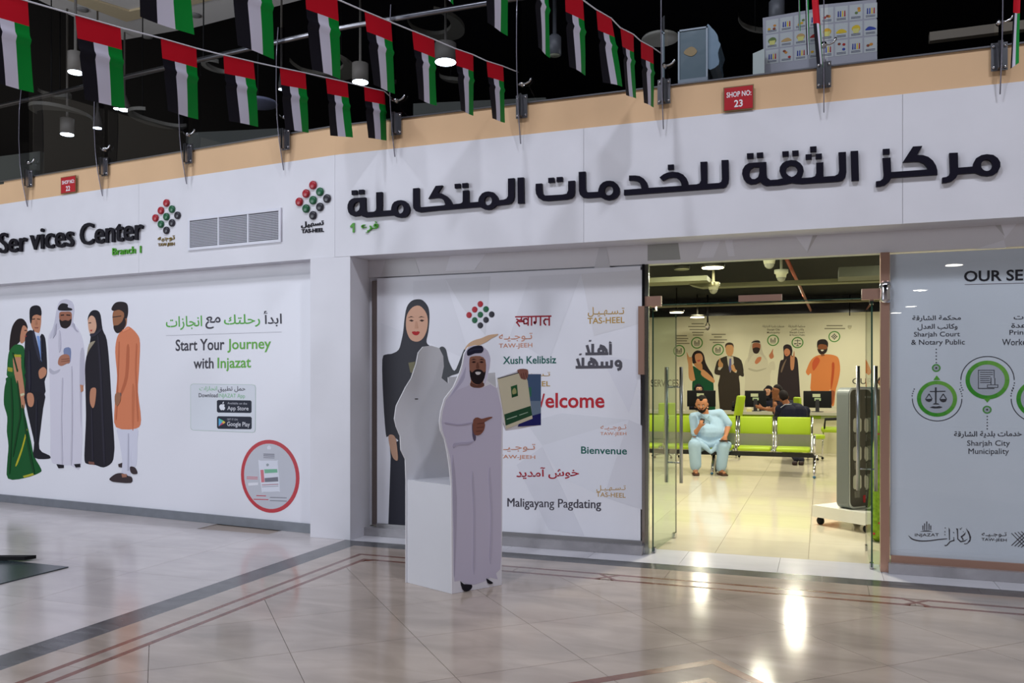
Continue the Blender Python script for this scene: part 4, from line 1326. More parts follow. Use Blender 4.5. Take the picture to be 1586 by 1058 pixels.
# ================================================================== GLASS FINS, BALUSTRADE
FIN = glass_mat('fin_glass', (0.66, 0.66, 0.68), 2.5)
FEDGE = mat((128, 126, 140), 0.15, 0.3, name='fin_edge')
fins = [(48, 277, L0), (164, 259, L0), (294, 239, L0), (444, 217, L0), (615, 193, R0), (809, 166, R0), (1029, 143, R0), (1276, 117, R0), (1547, 89, R0)]
PROF = [(0.045, 3.70), (0.075, 3.82), (0.11, 3.98), (0.14, 4.2), (0.155, 4.5), (0.15, 4.85), (0.125, 5.12), (0.03, 5.16)]
BACK = [(0.03, 5.16), (0.022, 4.4), (0.022, 3.92), (0.04, 3.70)]
finroots = []
names = ['first', 'second', 'third', 'fourth', 'fifth', 'sixth', 'seventh', 'eighth', 'ninth']
for k, (px, py, pl) in enumerate(fins):
    u, v = pl.pix(px, py)
    root = thing('glass_fin', pl.p3(u, ZS, 0.02), 'upright clear glass fin bolted to the beige band, %s from the left' % names[k], 'glass fin', 'glass fins along the upper floor edge')
    finroots.append((pl, u))
    # blade, perpendicular to the wall
    pts = PROF+BACK[1:]
    mb = MB()
    th = 0.006
    A = [pl.p3(u-th, z, d) for d, z in pts]
    Bb = [pl.p3(u+th, z, d) for d, z in pts]
    n = len(pts)
    fp = [Vector((d, z, 0)) for d, z in pts]
    tri = tessellate_polygon([fp])
    for side, vv in ((-1, A), (1, Bb)):
        fs = []
        for t in tri:
            a, b, c = (vv[i] for i in t)
            nrm = (b-a).cross(c-a)
            fs.append(tuple(t) if nrm.dot(pl.u)*side > 0 else tuple(t)[::-1])
        mb.add(vv, fs, FIN)
    mb.build('glass_blade', parent=root)
    eb = MB()
    eb.tube([pl.p3(u, z, d) for d, z in PROF[:-1]], 0.0045, FEDGE, 6)
    eb.build('glass_edge', parent=root)
    bm_ = MB()
    bm_.fbox(pl.p3(u-0.055, v-0.105, 0.012), pl.u*0.11, pl.n*0.008, Vector((0, 0, 0.21)), STEEL)
    for s_ in (-1, 1):
        bm_.fbox(pl.p3(u+s_*0.012-0.004, v-0.1, 0.02), pl.u*0.008, pl.n*0.06, Vector((0, 0, 0.2)), STEEL)
    br = bm_.build('bracket', parent=root)
    for s_ in (-1, 1):
        for h in (-0.08, 0.08):
            MB().lathe(pl.p3(u+s_*0.038, v+h, 0.02), [(0.011, 0), (0.011, 0.008), (0.004, 0.012)], CHROME, 10, tuple(pl.n)).build('bolt', parent=br)
    cb = MB()
    zc = ZS+0.17
    pts2 = [pl.p3(u+0.0, zc, 0.03)]+[pl.p3(u+0.02+0.07*math.sin(t), zc+0.03-0.03*math.cos(t*1.3), 0.02) for t in (0.3, 0.8, 1.3, 1.8)]
    cb.tube(pts2, 0.009, CHROME, 8)
    cb.lathe(pl.p3(u, zc, 0.0), [(0.022, 0), (0.022, 0.05)], CHROME, 12, tuple(pl.n))
    cb.build('clamp', parent=root)
# glass balustrade panes between the fins
BAL = glass_mat('balustrade_glass', (0.93, 0.94, 0.96), 1.15)
for a, b in zip(finroots, finroots[1:]):
    if a[0] is not b[0]:
        continue
    pl = a[0]
    mb = MB()
    mb.fbox(pl.p3(a[1]+0.03, ZS+0.015, -0.004), pl.u*(b[1]-a[1]-0.06), pl.n*-0.010, Vector((0, 0, 0.98)), BAL)
    o = mb.build('balustrade_pane')
    tag(o, 'clear glass balustrade pane between the %s and %s glass fin from the left' % (names[finroots.index(a)], names[finroots.index(b)]), 'glass pane', 'balustrade panes of the upper floor')
hr = MB()
hp_ = [L0.p3(L0.pix(x_, 100)[0], 5.06, -0.05) for x_ in (-150, 500)]
hr.tube([L0.p3(-7.6, 5.07, -0.06), L0.p3(-0.15, 5.07, -0.06), R0.p3(0.2, 5.07, -0.06), R0.p3(9, 5.07, -0.06)], 0.026, STEEL, 10)
tag(hr.build('handrail'), 'round steel handrail along the upper floor balustrade', 'handrail')

# ================================================================== FLAGS
FR, FK, FWH, FG = mat((188, 12, 34), 0.6, name='flag_red'), mat((16, 14, 24), 0.6, name='flag_black'), mat((200, 196, 214), 0.6, name='flag_white'), mat((0, 124, 44), 0.55, name='flag_green')


def flag(c4, depth, label, group, red=0.27, cols=(0, .335, .66, 1), amp=0.012, seed=0):
    """c4: TL TR BR BL in photo pixels; depth(px)->metres"""
    tl, tr, br_, bl = c4
    P3 = [at(tl[0], tl[1], depth(tl[0])), at(tr[0], tr[1], depth(tr[0])), at(br_[0], br_[1], depth(tr[0])), at(bl[0], bl[1], depth(tl[0]))]
    root = thing('hanging_flag', tuple((P3[0]+P3[1])/2), label, 'flag', group)
    nrm = (P3[1]-P3[0]).cross(P3[3]-P3[0]).normalized()
    rnd = random.Random(seed)
    ph = rnd.uniform(0, 6)

    def S_(u, v):
        p = P3[0]*(1-u)*(1-v)+P3[1]*u*(1-v)+P3[2]*u*v+P3[3]*(1-u)*v
        crease = -0.012*math.exp(-((v-0.42)/0.03)**2)
        return p+nrm*(amp*math.sin(3.2*u+ph+v*2.1)*v+crease)

    def patch(u0, u1, v0, v1, nu, nv, m, name):
        vs = [S_(u0+(u1-u0)*i/nu, v0+(v1-v0)*j/nv) for j in range(nv+1) for i in range(nu+1)]
        fs = [(j*(nu+1)+i, j*(nu+1)+i+1, (j+1)*(nu+1)+i+1, (j+1)*(nu+1)+i) for j in range(nv) for i in range(nu)]
        mb = MB()
        mb.add(vs, fs, m, True)
        mb.build(name, parent=root)
    patch(0, 1, 0, red, 6, 3, FR, 'red_band')
    patch(cols[0], cols[1], red, 1, 2, 14, FK, 'black_stripe')
    patch(cols[1], cols[2], red, 1, 2, 14, FWH, 'white_stripe')
    patch(cols[2], cols[3], red, 1, 2, 14, FG, 'green_stripe')
    return root


K_ = 630.0
d1 = lambda x: K_/(144.6-0.112*x)
d2 = lambda x: K_/(197-0.141*x)
d3 = lambda x: K_/(304.5-0.21*x)
s1 = [((-32, -18), (43, 3), (54, 143), (-14, 126)), ((116.6, 24), (186.7, 44), (195.7, 167), (129, 155)), ((249, 60), (304, 75.6), (309.3, 184.6), (258, 172.5)), ((346, 86), (392.7, 96.7), (401, 196.5), (354, 188)),
      ((433.3, 105.5), (473.2, 113.7), (477.3, 206), (443, 200.8)), ((504.6, 120.8), (538.3, 128.4), (545, 213.4), (513.4, 209.6)), ((564, 134.8), (595.4, 142), (600.4, 217.5), (569, 214))]
s2 = [((208, -128), (290, -100), (299.4, 54.5), (218.7, 25.4)), ((357, -70), (418, -48), (426.7, 91.5), (366, 71)), ((472, -21), (522.5, 0), (528, 122.5), (482.6, 108.4)), ((564.6, 18.2), (605.7, 35.2), (614, 145), (576.4, 132)),
      ((638.3, 48.4), (672.5, 62), (678, 163.5), (647, 153.6)), ((705, 76), (732.8, 85.5), (735.2, 179), (712, 171.3)), ((753.6, 95.2), (779.3, 103.3), (784, 190), (760.7, 183.8))]
s3 = [((748, -102), (786, -84), (789.4, 55), (752, 36)), ((825, -52), (848, -38), (854.7, 89.4), (831, 74)), ((875, -14), (903, 1), (908, 117), (880.5, 104)), ((923.6, 16), (947, 29.3), (963.2, 134.8), (934.8, 127.5)),
      ((960.8, 44), (981.3, 54.2), (983, 153.3), (972, 146.5)), ((992.5, 64.5), (1011.5, 74.7), (1014.5, 166.2), (995.4, 159.7))]
ORD = ['first', 'second', 'third', 'fourth', 'fifth', 'sixth', 'seventh']
for nm, lst, dd in (('lower left', s1, d1), ('middle', s2, d2), ('upper right', s3, d3)):
    for k, c4 in enumerate(lst):
        flag(c4, dd, 'hanging red, black, white and green flag, %s from the left on the %s string' % (ORD[k], nm), 'flags on the %s string' % nm, seed=k+len(nm))
STR = mat((214, 214, 224), 0.6)
for nm, lst, dd, end in (('lower left', s1, d1, (607, 152)), ('middle', s2, d2, (803, 112)), ('upper right', s3, d3, (1026, 84))):
    pts = []
    a0, a1 = lst[0][0], lst[0][1]
    xs = a0[0]-140
    pts.append(at(xs, a0[1]-(a1[1]-a0[1])/(a1[0]-a0[0])*140*1.1, dd(xs)))
    for c4 in lst:
        pts += [at(*c4[0], dd(c4[0][0]))+Vector((0, 0, 0.004)), at(*c4[1], dd(c4[1][0]))+Vector((0, 0, 0.004))]
    pts.append(at(*end, dd(end[0])))
    mb = MB()
    mb.tube(pts, 0.0045, STR, 6)
    tag(mb.build('flag_string'), 'thin white cord carrying the %s row of flags' % nm, 'cord')
# flags of the near row, seen almost edge on
cn = lambda z: (lambda x: z)
flag([(1252, -100), (1258, -96), (1276, 104), (1264, 100)], cn(5.2), 'nearly edge-on crumpled flag hanging before the menu boards, the right one of two', 'edge-on flags', red=0.68, amp=0.03, seed=3)
flag([(1246, -95), (1250, -92), (1254, 88), (1249, 86)], cn(5.35), 'nearly edge-on dark green flag hanging before the menu boards, the left one of two', 'edge-on flags', red=0.1, cols=(0, .2, .4, 1), amp=0.02, seed=4)
flag([(1233, -110), (1237, -110), (1240, 48), (1237, 47)], cn(5.5), 'very narrow edge-on flag left of the two in front of the menu boards', 'edge-on flags', red=0.1, amp=0.005, seed=5)
flag([(1571, -60), (1583, -52), (1577, 98), (1566, 106)], cn(4.6), 'edge-on flag at the right end near the last glass fin', 'edge-on flags', red=0.48, cols=(0, .32, .68, 1), amp=0.012, seed=6)
flag([(686, -110), (700, -102), (702, 7), (690, -2)], cn(4.4), 'flag whose green tip just shows at the top left of the fifth flag', 'edge-on flags', seed=8)

# ================================================================== MALL AROUND THE PHOTOGRAPHER
DK = mat((24, 22, 30), 0.6, name='dark_ceiling')
struct(MB().box((-26, -24, 12.4), (20, 0.0, 12.6), DK).build('ceiling_atrium'), 'dark high ceiling of the atrium')
OPP = mat((120, 118, 124), 0.6, name='opposite_wall')
struct(MB().box((-26, -24.2, 0), (20, -24, 4.0), OPP).build('wall_opposite'), 'opposite side of the mall')
struct(MB().box((-26, -24.2, 4.0), (20, -24, 12.5), DK).build('wall_opposite_upper'), 'dark upper storeys opposite')
struct(MB().box((5.2, -24, 3.42), (20, -7.0, 3.6), mat((96, 94, 98), 0.7)).build('ceiling_opposite'), 'underside of the opposite walkway')
LAMP = mat((255, 250, 236), 0.5, emit=22.0, name='lamp_glow')
LAMPW = mat((255, 236, 190), 0.5, emit=14.0, name='lamp_glow_warm')
LAMPC = mat((225, 240, 255), 0.5, emit=14.0, name='lamp_glow_cool')
for lx, ly, w_ in ((6.29, -7.14, 'nearest the facade'), (6.2, -11.11, 'second from the facade'), (6.4, -15.2, 'third from the facade'), (6.22, -17.28, 'farthest from the facade')):
    t = thing('ceiling_light', (lx, ly, 3.42), 'round downlight of the opposite walkway, ' + w_, 'lamp', 'downlights behind the photographer')
    MB().lathe((lx, ly, 3.405), [(0.15, 0), (0.15, 0.02)], mat((200, 200, 205)), 20).build('rim', parent=t)
    MB().lathe((lx, ly, 3.398), [(0.125, 0), (0.125, 0.006)], LAMP, 20).build('lens', parent=t)

# ================================================================== ENTRANCE
# posts
t = thing('door_post', (2.815, G, 0), 'chrome upright at the left side of the entrance', 'door post')
MB().box((2.79, G-0.03, 0), (2.815, G+0.05, 2.615), CHROME).build('upright', parent=t)
MB().box((2.815, G-0.01, 0), (2.845, G+0.04, 2.615), mat((190, 192, 180), 0.2, 0.9)).build('upright', parent=t)
MB().box((2.76, G-0.055, 1.62), (2.815, G-0.03, 2.235), BRONZE).build('cover', parent=t)
t = thing('door_post', (4.79, G, 0), 'rose coloured mirror steel post at the right side of the entrance', 'door post')
MB().box((4.762, G-0.04, 0), (4.83, G+0.06, 2.615), BRONZE).build('upright', parent=t)
pw = MB()
pw.lathe((4.80, G-0.03, 2.2), [(0.03, 0), (0.045, 0.03), (0.04, 0.1), (0.05, 0.14), (0.03, 0.18)], CHROME, 16)
pw.build('knuckle', parent=t)
# transom glass
t = thing('door_transom', (3.8, G, 2.27), 'clear glass transom over the open entrance', 'transom')
MB().box((2.845, G, 2.25), (4.76, G+0.01, 2.612), GLASS).build('transom_glass', parent=t)
MB().box((2.845, G-0.001, 2.243), (4.76, G+0.012, 2.250), GLASSE).build('glass_edge', parent=t)
c = [RG.pix(1144, 457)[0], RG.pix(1211, 450)[0]]
for a, b, z0, z1, nm in ((2.77, 2.96, 2.235, 2.325, 'patch_fitting'), (4.62, 4.80, 2.235, 2.325, 'patch_fitting'), (c[0]-.2, c[1]-.2, 2.25, 2.305, 'patch_fitting')):
    MB().box((a, G-0.018, z0), (b, G+0.03, z1), BRONZE).build(nm, parent=t)
# door leaves standing open inwards
for x0, y0, x1, y1, lab in ((2.875, G+0.045, 2.935, G+0.96, 'left glass door leaf, open inwards, with long steel pull handles'), (4.70, G+0.03, 4.70, G+0.95, 'right glass door leaf, open inwards, with long steel pull handles')):
    t = thing('glass_door', (x0, y0, 0), lab, 'door')
    a, b = Vector((x0, y0, 0)), Vector((x1, y1, 0))
    d = (b-a).normalized()
    nn = Vector((d.y, -d.x, 0))
    mb = MB()
    mb.fbox(a+d*0.004-nn*0.006+Vector((0, 0, 0.015)), d*((b-a).length-0.008), nn*0.012, Vector((0, 0, 2.21)), GLASSG)
    mb.build('glass_leaf', parent=t)
    for q_ in (a-d*0.0, b-d*0.004):
        MB().fbox(q_-nn*0.0065+Vector((0, 0, 0.015)), d*0.004, nn*0.013, Vector((0, 0, 2.21)), GLASSE).build('glass_edge', parent=t)
    for s_ in (1, -1):
        hpz = a+d*((b-a).length-0.10)+nn*s_*0.075
        hb = MB()
        hb.tube([hpz+Vector((0, 0, 0.55)), hpz+Vector((0, 0, 1.70))], 0.017, STEEL, 12)
        h = hb.build('handle', parent=t)
        for z_ in (0.75, 1.5):
            MB().tube([hpz+Vector((0, 0, z_)), hpz-nn*s_*0.07+Vector((0, 0, z_))], 0.008, STEEL, 8).build('standoff', parent=h)
    for z_, o_ in ((0.0, 0.02), (2.2, 0.02), (0.0, 0.80)):
        MB().fbox(a+d*o_-nn*0.016+Vector((0, 0, z_+0.003)), d*(0.09 if z_ > 1 or o_ > .5 else 0.05), nn*0.032, Vector((0, 0, 0.045)), CHROME).build('patch_hinge', parent=t)

# ================================================================== STANDEE (cut-out man on a box)
a0, ar, al = Vector((1.753, -1.54, 0)), Vector((1.998, -1.159, 0)), Vector((1.272, -1.336, 0))
a0 = zz(700, 920, 0); ar = zz(777, 906, 0); al = zz(629, 902, 0)
uf = (ar-a0).normalized()
ul = (al-a0).normalized()       # towards the back-left
wl = (al-a0).length
wf = (ar-a0).length
nf = Vector((uf.y, -uf.x, 0))
FP = Plane(a0, uf, nf)
BP = Plane(a0+ul*(wl-0.012), uf, nf)
st = thing('photo_standee', a0, 'life-size printed cut-out of a robed man holding two documents, on a white box', 'standee')
BW2 = mat((208, 208, 214), 0.4, noise=0.02, scale=4, name='standee_white')
EDG = mat((218, 216, 220), 0.6)
zt = FP.pix(699, 752)[1]
mb = MB()
mb.fbox(a0+ul*0.012, ul*(wl-0.024), uf*0.01, Vector((0, 0, zt)), BW2)
mb.build('box_side', parent=st)
mb = MB()
mb.fbox(a0+ul*0.012+uf*(wf-0.01), ul*(wl-0.024), uf*0.01, Vector((0, 0, zt)), BW2)
mb.build('box_side', parent=st)
mb = MB()
mb.fbox(a0+ul*0.012+uf*0.01+Vector((0, 0, zt-0.012)), ul*(wl-0.024), uf*(wf-0.02), Vector((0, 0, 0.01)), BW2)
mb.build('box_top', parent=st)
Q_ = Z(660, 510, 5.04)
K2 = Z(570, 440, 2.116)
outl = [(700, 920), (699, 752), (696, 722)]+Q_([(165, 960), (145, 860), (112, 790), (105, 720), (115, 640), (145, 540), (215, 450), (262, 340), (282, 280), (298, 190), (328, 140), (385, 124), (440, 130), (485, 170), (503, 230), (498, 300), (484, 350), (478, 400), (530, 440), (560, 462), (553, 380), (705, 330), (715, 312), (760, 305), (797, 315), (800, 348), (896, 348), (897, 750), (820, 760), (725, 780), (625, 793), (600, 725)])+[(778.5, 700), (777, 906)]
fb = MB()
fb.prism(FP, [[FP.pix(*p) for p in outl]], -0.012, 0.0, mat((222, 220, 230), 0.45), side=EDG)
bd = fb.build('cutout_board', parent=st)
THB = (158, 152, 174)
figure(FP, 'printed_figure', bd, lambda p: p, [
    (Q_([(152, 860), (128, 790), (120, 720), (130, 640), (155, 550), (235, 452), (330, 428), (350, 455), (430, 460), (500, 430), (550, 462), (590, 620)])+[(776, 700), (776.5, 860), (774.5, 882), (768, 888)]+K2([(425, 968), (400, 962), (380, 975), (350, 985), (325, 985), (300, 972), (283, 975)])+[(702.5, 890), (700.5, 740), (697.5, 710)], (196, 190, 212), 's'),
    (Q_([(170, 545), (232, 435), (275, 340), (292, 270), (302, 190), (335, 140), (395, 128), (450, 142), (488, 185), (500, 235), (490, 310), (470, 400), (452, 425), (455, 330), (462, 250), (440, 215), (390, 203), (348, 212), (335, 250), (340, 330), (340, 425), (300, 452), (235, 480)]), (206, 202, 224)),
    (Q_([(176, 540), (240, 436), (285, 350), (310, 290), (300, 380), (262, 440), (215, 500)]), (180, 176, 202)),
    (Q_([(338, 235), (355, 213), (420, 210), (462, 240), (466, 320), (455, 380), (442, 415), (455, 440), (430, 456), (400, 458), (350, 448), (342, 425), (350, 400), (338, 330)]), (144, 98, 82)),
    (Q_([(350, 415), (395, 438), (442, 415), (452, 440), (400, 458), (352, 448)]), (98, 64, 56)),
    (Q_([(339, 318), (356, 338), (380, 318), (402, 312), (430, 318), (452, 338), (463, 325), (455, 380), (430, 420), (398, 431), (365, 415), (345, 375)]), (30, 20, 26)),
    (Q_([(382, 336), (402, 331), (426, 336), (418, 352), (402, 356), (390, 352)]), (214, 208, 210)),
    (Q_([(352, 258), (372, 248), (390, 256), (372, 264)]), (46, 26, 26)),
    (Q_([(412, 256), (432, 248), (450, 258), (432, 264)]), (46, 26, 26)),
    (Q_([(348, 240), (370, 230), (392, 240), (370, 238)]), (34, 22, 24)),
    (Q_([(410, 240), (432, 230), (454, 242), (432, 238)]), (34, 22, 24)),
    (Q_([(396, 262), (406, 262), (414, 300), (402, 308), (388, 300)]), (108, 68, 56)),
    (Q_([(318, 185), (325, 160), (370, 134), (430, 128), (446, 160), (430, 185), (380, 188), (345, 203), (322, 205)]), (30, 30, 52)),
    (Q_([(322, 172), (372, 152), (440, 150), (442, 160), (374, 164), (324, 184)]), (46, 46, 70)),
    (Q_([(150, 725), (240, 742), (300, 735), (365, 725), (362, 732), (300, 748), (240, 752), (152, 738)]), (170, 163, 188)),
    (Q_([(358, 735), (372, 815), (386, 830), (385, 862), (374, 872), (360, 830)]), (92, 84, 108)),
    (Q_([(215, 890), (330, 880), (372, 870), (330, 900), (240, 905), (215, 930)]), (176, 170, 194)),
    (K2([(278, 560), (290, 700), (286, 900), (282, 960), (281, 800), (276, 650)]), (174, 168, 190)),
    (K2([(345, 620), (352, 760), (350, 930), (344, 930), (346, 760), (340, 640)]), (182, 176, 198)),
    (K2([(400, 600), (408, 760), (404, 900), (398, 900), (402, 760), (396, 640)]), (184, 178, 200)),
    (Q_([(368, 705), (400, 688), (430, 700), (470, 690), (508, 683), (512, 692), (455, 724), (458, 745), (448, 790), (420, 822), (378, 826), (362, 780)]), (128, 80, 68)),
    (Q_([(395, 735), (452, 728), (450, 734), (398, 742)]), (96, 56, 50)), (Q_([(392, 765), (448, 760), (446, 766), (394, 771)]), (96, 56, 50)), (Q_([(385, 795), (438, 790), (434, 796), (387, 801)]), (96, 56, 50)),
    (Q_([(785, 352), (893, 352), (893, 748), (715, 760), (780, 700), (790, 420)]), (70, 92, 128), 's'),
    (Q_([(790, 560), (893, 560), (893, 660), (800, 680)]), (112, 130, 154), 's'),
    (Q_([(740, 700), (893, 655), (893, 748), (715, 760)]), (26, 28, 100), 's'),
    (Q_([(785, 455), (818, 452), (818, 525), (800, 530)]), (52, 112, 92), 's'),
    (Q_([(557, 386), (725, 338), (762, 352), (788, 400), (827, 698), (622, 778)]), (206, 198, 174), 's'),
    (Q_([(557, 384), (725, 336), (728, 341), (558, 389)]), (40, 36, 40), 's'),
    (Q_([(606, 665), (812, 598), (824, 672), (618, 752)]), (34, 76, 52), 's'),
    (Q_([(625, 700), (705, 674), (706, 680), (626, 706)]), (170, 190, 170), 's'),
    (Q_([(722, 668), (790, 645), (791, 651), (723, 674)]), (150, 175, 155), 's'),
    (Q_([(657, 448), (706, 432), (713, 520), (665, 535)]), (34, 88, 52), 's'),
    (Q_([(668, 478), (684, 458), (697, 470), (700, 500), (672, 508)]), (160, 160, 110)),
    (Q_([(664, 512), (708, 500), (712, 518), (666, 533)]), (26, 70, 40), 's'),
    (Q_([(711, 322), (735, 312), (775, 312), (792, 325), (790, 370), (772, 394), (748, 388), (735, 382), (722, 350)]), (140, 92, 82)),
    (Q_([(735, 345), (740, 345), (748, 385), (742, 385)]), (96, 58, 54), 's'), (Q_([(752, 340), (757, 340), (764, 388), (758, 388)]), (96, 58, 54), 's'), (Q_([(770, 338), (775, 338), (780, 375), (775, 378)]), (96, 58, 54), 's'),
    ([(713, 900.7), (718, 905), (730, 905.5), (729, 912), (722, 916), (716, 913)], (26, 24, 34)),
    ([(753, 896), (757, 898.5), (763, 902.5), (759, 904.5), (755, 903)], (26, 24, 34))], layer0=0.6, smooth=2, step=0.22)
L_ = Z(560, 460, 2.784)
q2 = Z(620, 440, 6.6125)
bo = [BP.pix(*p) for p in L_([(192, 790), (189, 700), (170, 660), (167, 600), (150, 560), (142, 525), (150, 470), (190, 390), (215, 350), (235, 290), (245, 240), (265, 215), (300, 210), (335, 220), (352, 255), (355, 300), (345, 350), (372, 372)])+[(695, 594.5), (694.5, 584.5), (767, 577), (768.5, 600), (768, 700)]]
u_r = BP.pix(768, 700)[0]
bo2 = [(bo[0][0], 0.0)]+bo+[(wf, 1.0), (wf, 0.0)]
mb = MB()
mb.prism(BP, [bo2], -0.012, 0, BW2, side=EDG)
b2 = mb.build('cutout_back_board', parent=st)
b2['label'] = 'plain white back of the second cut-out board'
mb = MB()
c = BP.pix(645, 618)
mb.prism(BP, [[(c[0]-.014, c[1]-.004), (c[0]+.014, c[1]-.004), (c[0]+.014, c[1]+.004), (c[0]-.014, c[1]+.004)]], 0, .002, mat((70, 66, 70)))
mb.build('slot', parent=b2)

# ================================================================== FLOOR MAT AND STAND FOOT AT THE LEFT EDGE
mb = MB()
mb.box((-3.4, -2.62, 0.0), (-1.61, -1.86, 0.008), mat((44, 56, 60), 0.22, name='dark_mat'))
tag(mb.build('floor_mat'), 'dark grey-green glossy mat on the marble at the left edge', 'mat')
mb = MB()
fa = zz(-60, 868, 0.012); fb_ = zz(38, 868, 0.012)
dd_ = (fb_-fa)
mb.fbox(fa, dd_, Vector((0.03, 0.09, 0)), Vector((0, 0, 0.03)), BLACK)
tag(mb.build('stand_foot'), 'flat black metal foot lying on the dark mat at the left edge', 'stand foot')

# ================================================================== CHARGING KIOSK
P0, P1 = zz(1258, 812, 0), zz(1345, 828, 0)
e1 = (P1-P0).normalized()
e2 = Vector((-e1.y, e1.x, 0))
kw = (P1-P0).length
t = thing('charging_kiosk', tuple(P0+e1*kw/2), 'grey rounded phone charging kiosk on a white wheeled base, inside right of the entrance', 'kiosk')
mb = MB()
mb.fbox(P0+Vector((0, 0, 0.085)), e1*kw, e2*0.72, Vector((0, 0, 0.125)), mat((224, 222, 214), 0.35))
mb.build('base', parent=t)
for i_, j_ in ((0.06, 0.06), (kw-0.06, 0.06), (0.06, 0.66), (kw-0.06, 0.66)):
    c = P0+e1*i_+e2*j_+Vector((0, 0, 0.042))
    MB().lathe(c-e2*0.015, [(0.04, 0), (0.042, 0.004), (0.042, 0.026), (0.04, 0.03)], BLACK, 16, tuple(e2)).build('castor', parent=t)
KP = Plane(P0+e1*(kw*0.5+0.075)+Vector((0, 0, 0)), e2, e1)


def rrect(x0, y0, x1, y1, r, n=6):
    pts = []
    for cx, cy, a in ((x1-r, y0+r, -90), (x1-r, y1-r, 0), (x0+r, y1-r, 90), (x0+r, y0+r, 180)):
        for i in range(n+1):
            q = math.radians(a+90*i/n)
            pts.append((cx+r*math.cos(q), cy+r*math.sin(q)))
    return pts


mb = MB()
mb.prism(KP, [rrect(0.05, 0.212, 0.67, 1.49, 0.075)], -0.15, 0.0, mat((112, 118, 118), 0.45))
mb.build('body', parent=t)
mb = MB()
mb.prism(KP, [rrect(0.055, 0.217, 0.665, 1.485, 0.072)], 0, 0.006, mat((206, 208, 212), 0.3))
mb.build('trim_ring', parent=t)
mb = MB()
mb.prism(KP, [rrect(0.07, 0.235, 0.65, 1.47, 0.065)], 0, 0.009, mat((66, 62, 60), 0.35))
fp = mb.build('front_panel', parent=t)
for r_ in range(3):
    for c_ in range(3):
        x0, y0 = 0.11+c_*0.18, 1.02-r_*0.30
        mb = MB()
        mb.prism(KP, [rrect(x0, y0, x0+0.13, y0+0.15, 0.03, 4)], 0.009, 0.013, mat((208, 206, 200), 0.4))
        for k in range(5):
            mb.prism(KP, [[(x0+0.03+0.018*k, y0-0.09), (x0+0.034+0.018*k, y0-0.09), (x0+0.03+0.018*k, y0-0.02), (x0+0.026+0.018*k, y0-0.02)]], 0.009, 0.0105, mat((188, 186, 180), 0.4))
        mb.build('charging_pocket', parent=fp)
mb = MB()
mb.prism(KP, [rrect(0.27, 0.27, 0.31, 0.35, 0.01, 3)], 0.009, 0.012, mat((190, 50, 60)))
mb.prism(KP, [rrect(0.3, 1.38, 0.42, 1.40, 0.005, 2)], 0.009, 0.012, mat((190, 190, 186)))
mb.build('small_print', parent=fp)
# festive covered cone beside the post
t = thing('garland_cone', (4.95, 1.0, 0), 'slim green cone covered with red berries behind the right post', 'decoration')
cg = MB()
cp = at(1361, 868, 8.2)
cp.z = 0
cg.lathe(cp, [(0.035, 0.0), (0.11, 0.06), (0.105, 0.25), (0.08, 0.6), (0.05, 0.95), (0.012, 1.22)], mat((132, 168, 44), 0.6, noise=0.35, scale=30, bump=0.6), 20)
gc = cg.build('cone', parent=t)
rb = random.Random(5)
bb = MB()
for k in range(70):
    h = rb.uniform(0.08, 1.1)
    r_ = 0.105*(1-h/1.26)+0.004
    a = rb.uniform(0, 6.28)
    bb.ball((cp.x+r_*math.cos(a), cp.y+r_*math.sin(a), h), rb.uniform(0.013, 0.02), mat((178, 30, 40), 0.4), 6)
tag(bb.build('berries', parent=t), None, None, kind='stuff')

# ================================================================== OFFICE: bench, counter, chairs, monitors
LIME, LIMED = mat((158, 184, 28), 0.45, name='lime_vinyl'), mat((128, 156, 24), 0.5)


def cushion(mb, x0, y0, z0, x1, y1, z1, m, r=0.03, plane='xz'):
    """softly rounded block"""
    bm = bmesh.new()
    bmesh.ops.create_cube(bm, size=1)
    for v in bm.verts:
        v.co = Vector((x0+(v.co.x+.5)*(x1-x0), y0+(v.co.y+.5)*(y1-y0), z0+(v.co.z+.5)*(z1-z0)))
    bmesh.ops.bevel(bm, geom=bm.edges[:], offset=min(r, abs(z1-z0)*.45, abs(y1-y0)*.45), segments=3, affect='EDGES', profile=0.5)
    bm.verts.ensure_lookup_table()
    mb.add([v.co.copy() for v in bm.verts], [tuple(v.index for v in f.verts) for f in bm.faces], m, True)
    bm.free()


xr = 4.20
t = thing('beam_bench', (2.6, 7.45, 0), 'long lime green beam bench with chrome frames, the seated man on it', 'bench')
pitch = 0.61
for k in range(6):
    x1 = xr-0.06-pitch*k
    x0 = x1-0.53
    mb = MB()
    cushion(mb, x0, 7.14, 0.40, x1, 7.58, 0.47, LIME)
    mb.build('seat', parent=t)
    mb = MB()
    bm = bmesh.new()
    cushion(mb, x0, 7.66, 0.64, x1, 7.70, 0.95, LIME, 0.02)
    mb.build('backrest', parent=t)
    mb = MB()
    mb.box((x0, 7.63, 0.46), (x1, 7.645, 0.66), mat((150, 152, 140), 0.3, 0.8))
    mb.box((x0, 7.55, 0.40), (x1, 7.64, 0.41), STEEL)
    mb.build('back_plate', parent=t)
    for xx in (x0-0.02, x1+0.02):
        mb = MB()
        mb.tube([(xx, 7.12, 0.42), (xx, 7.3, 0.395), (xx, 7.6, 0.41), (xx, 7.66, 0.55), (xx, 7.72, 0.96)], 0.016, CHROME, 8)
        mb.build('frame', parent=t)
mb = MB()
mb.box((xr-0.06-pitch*6, 7.28, 0.31), (xr, 7.40, 0.375), DARK)
mb.build('beam', parent=t)
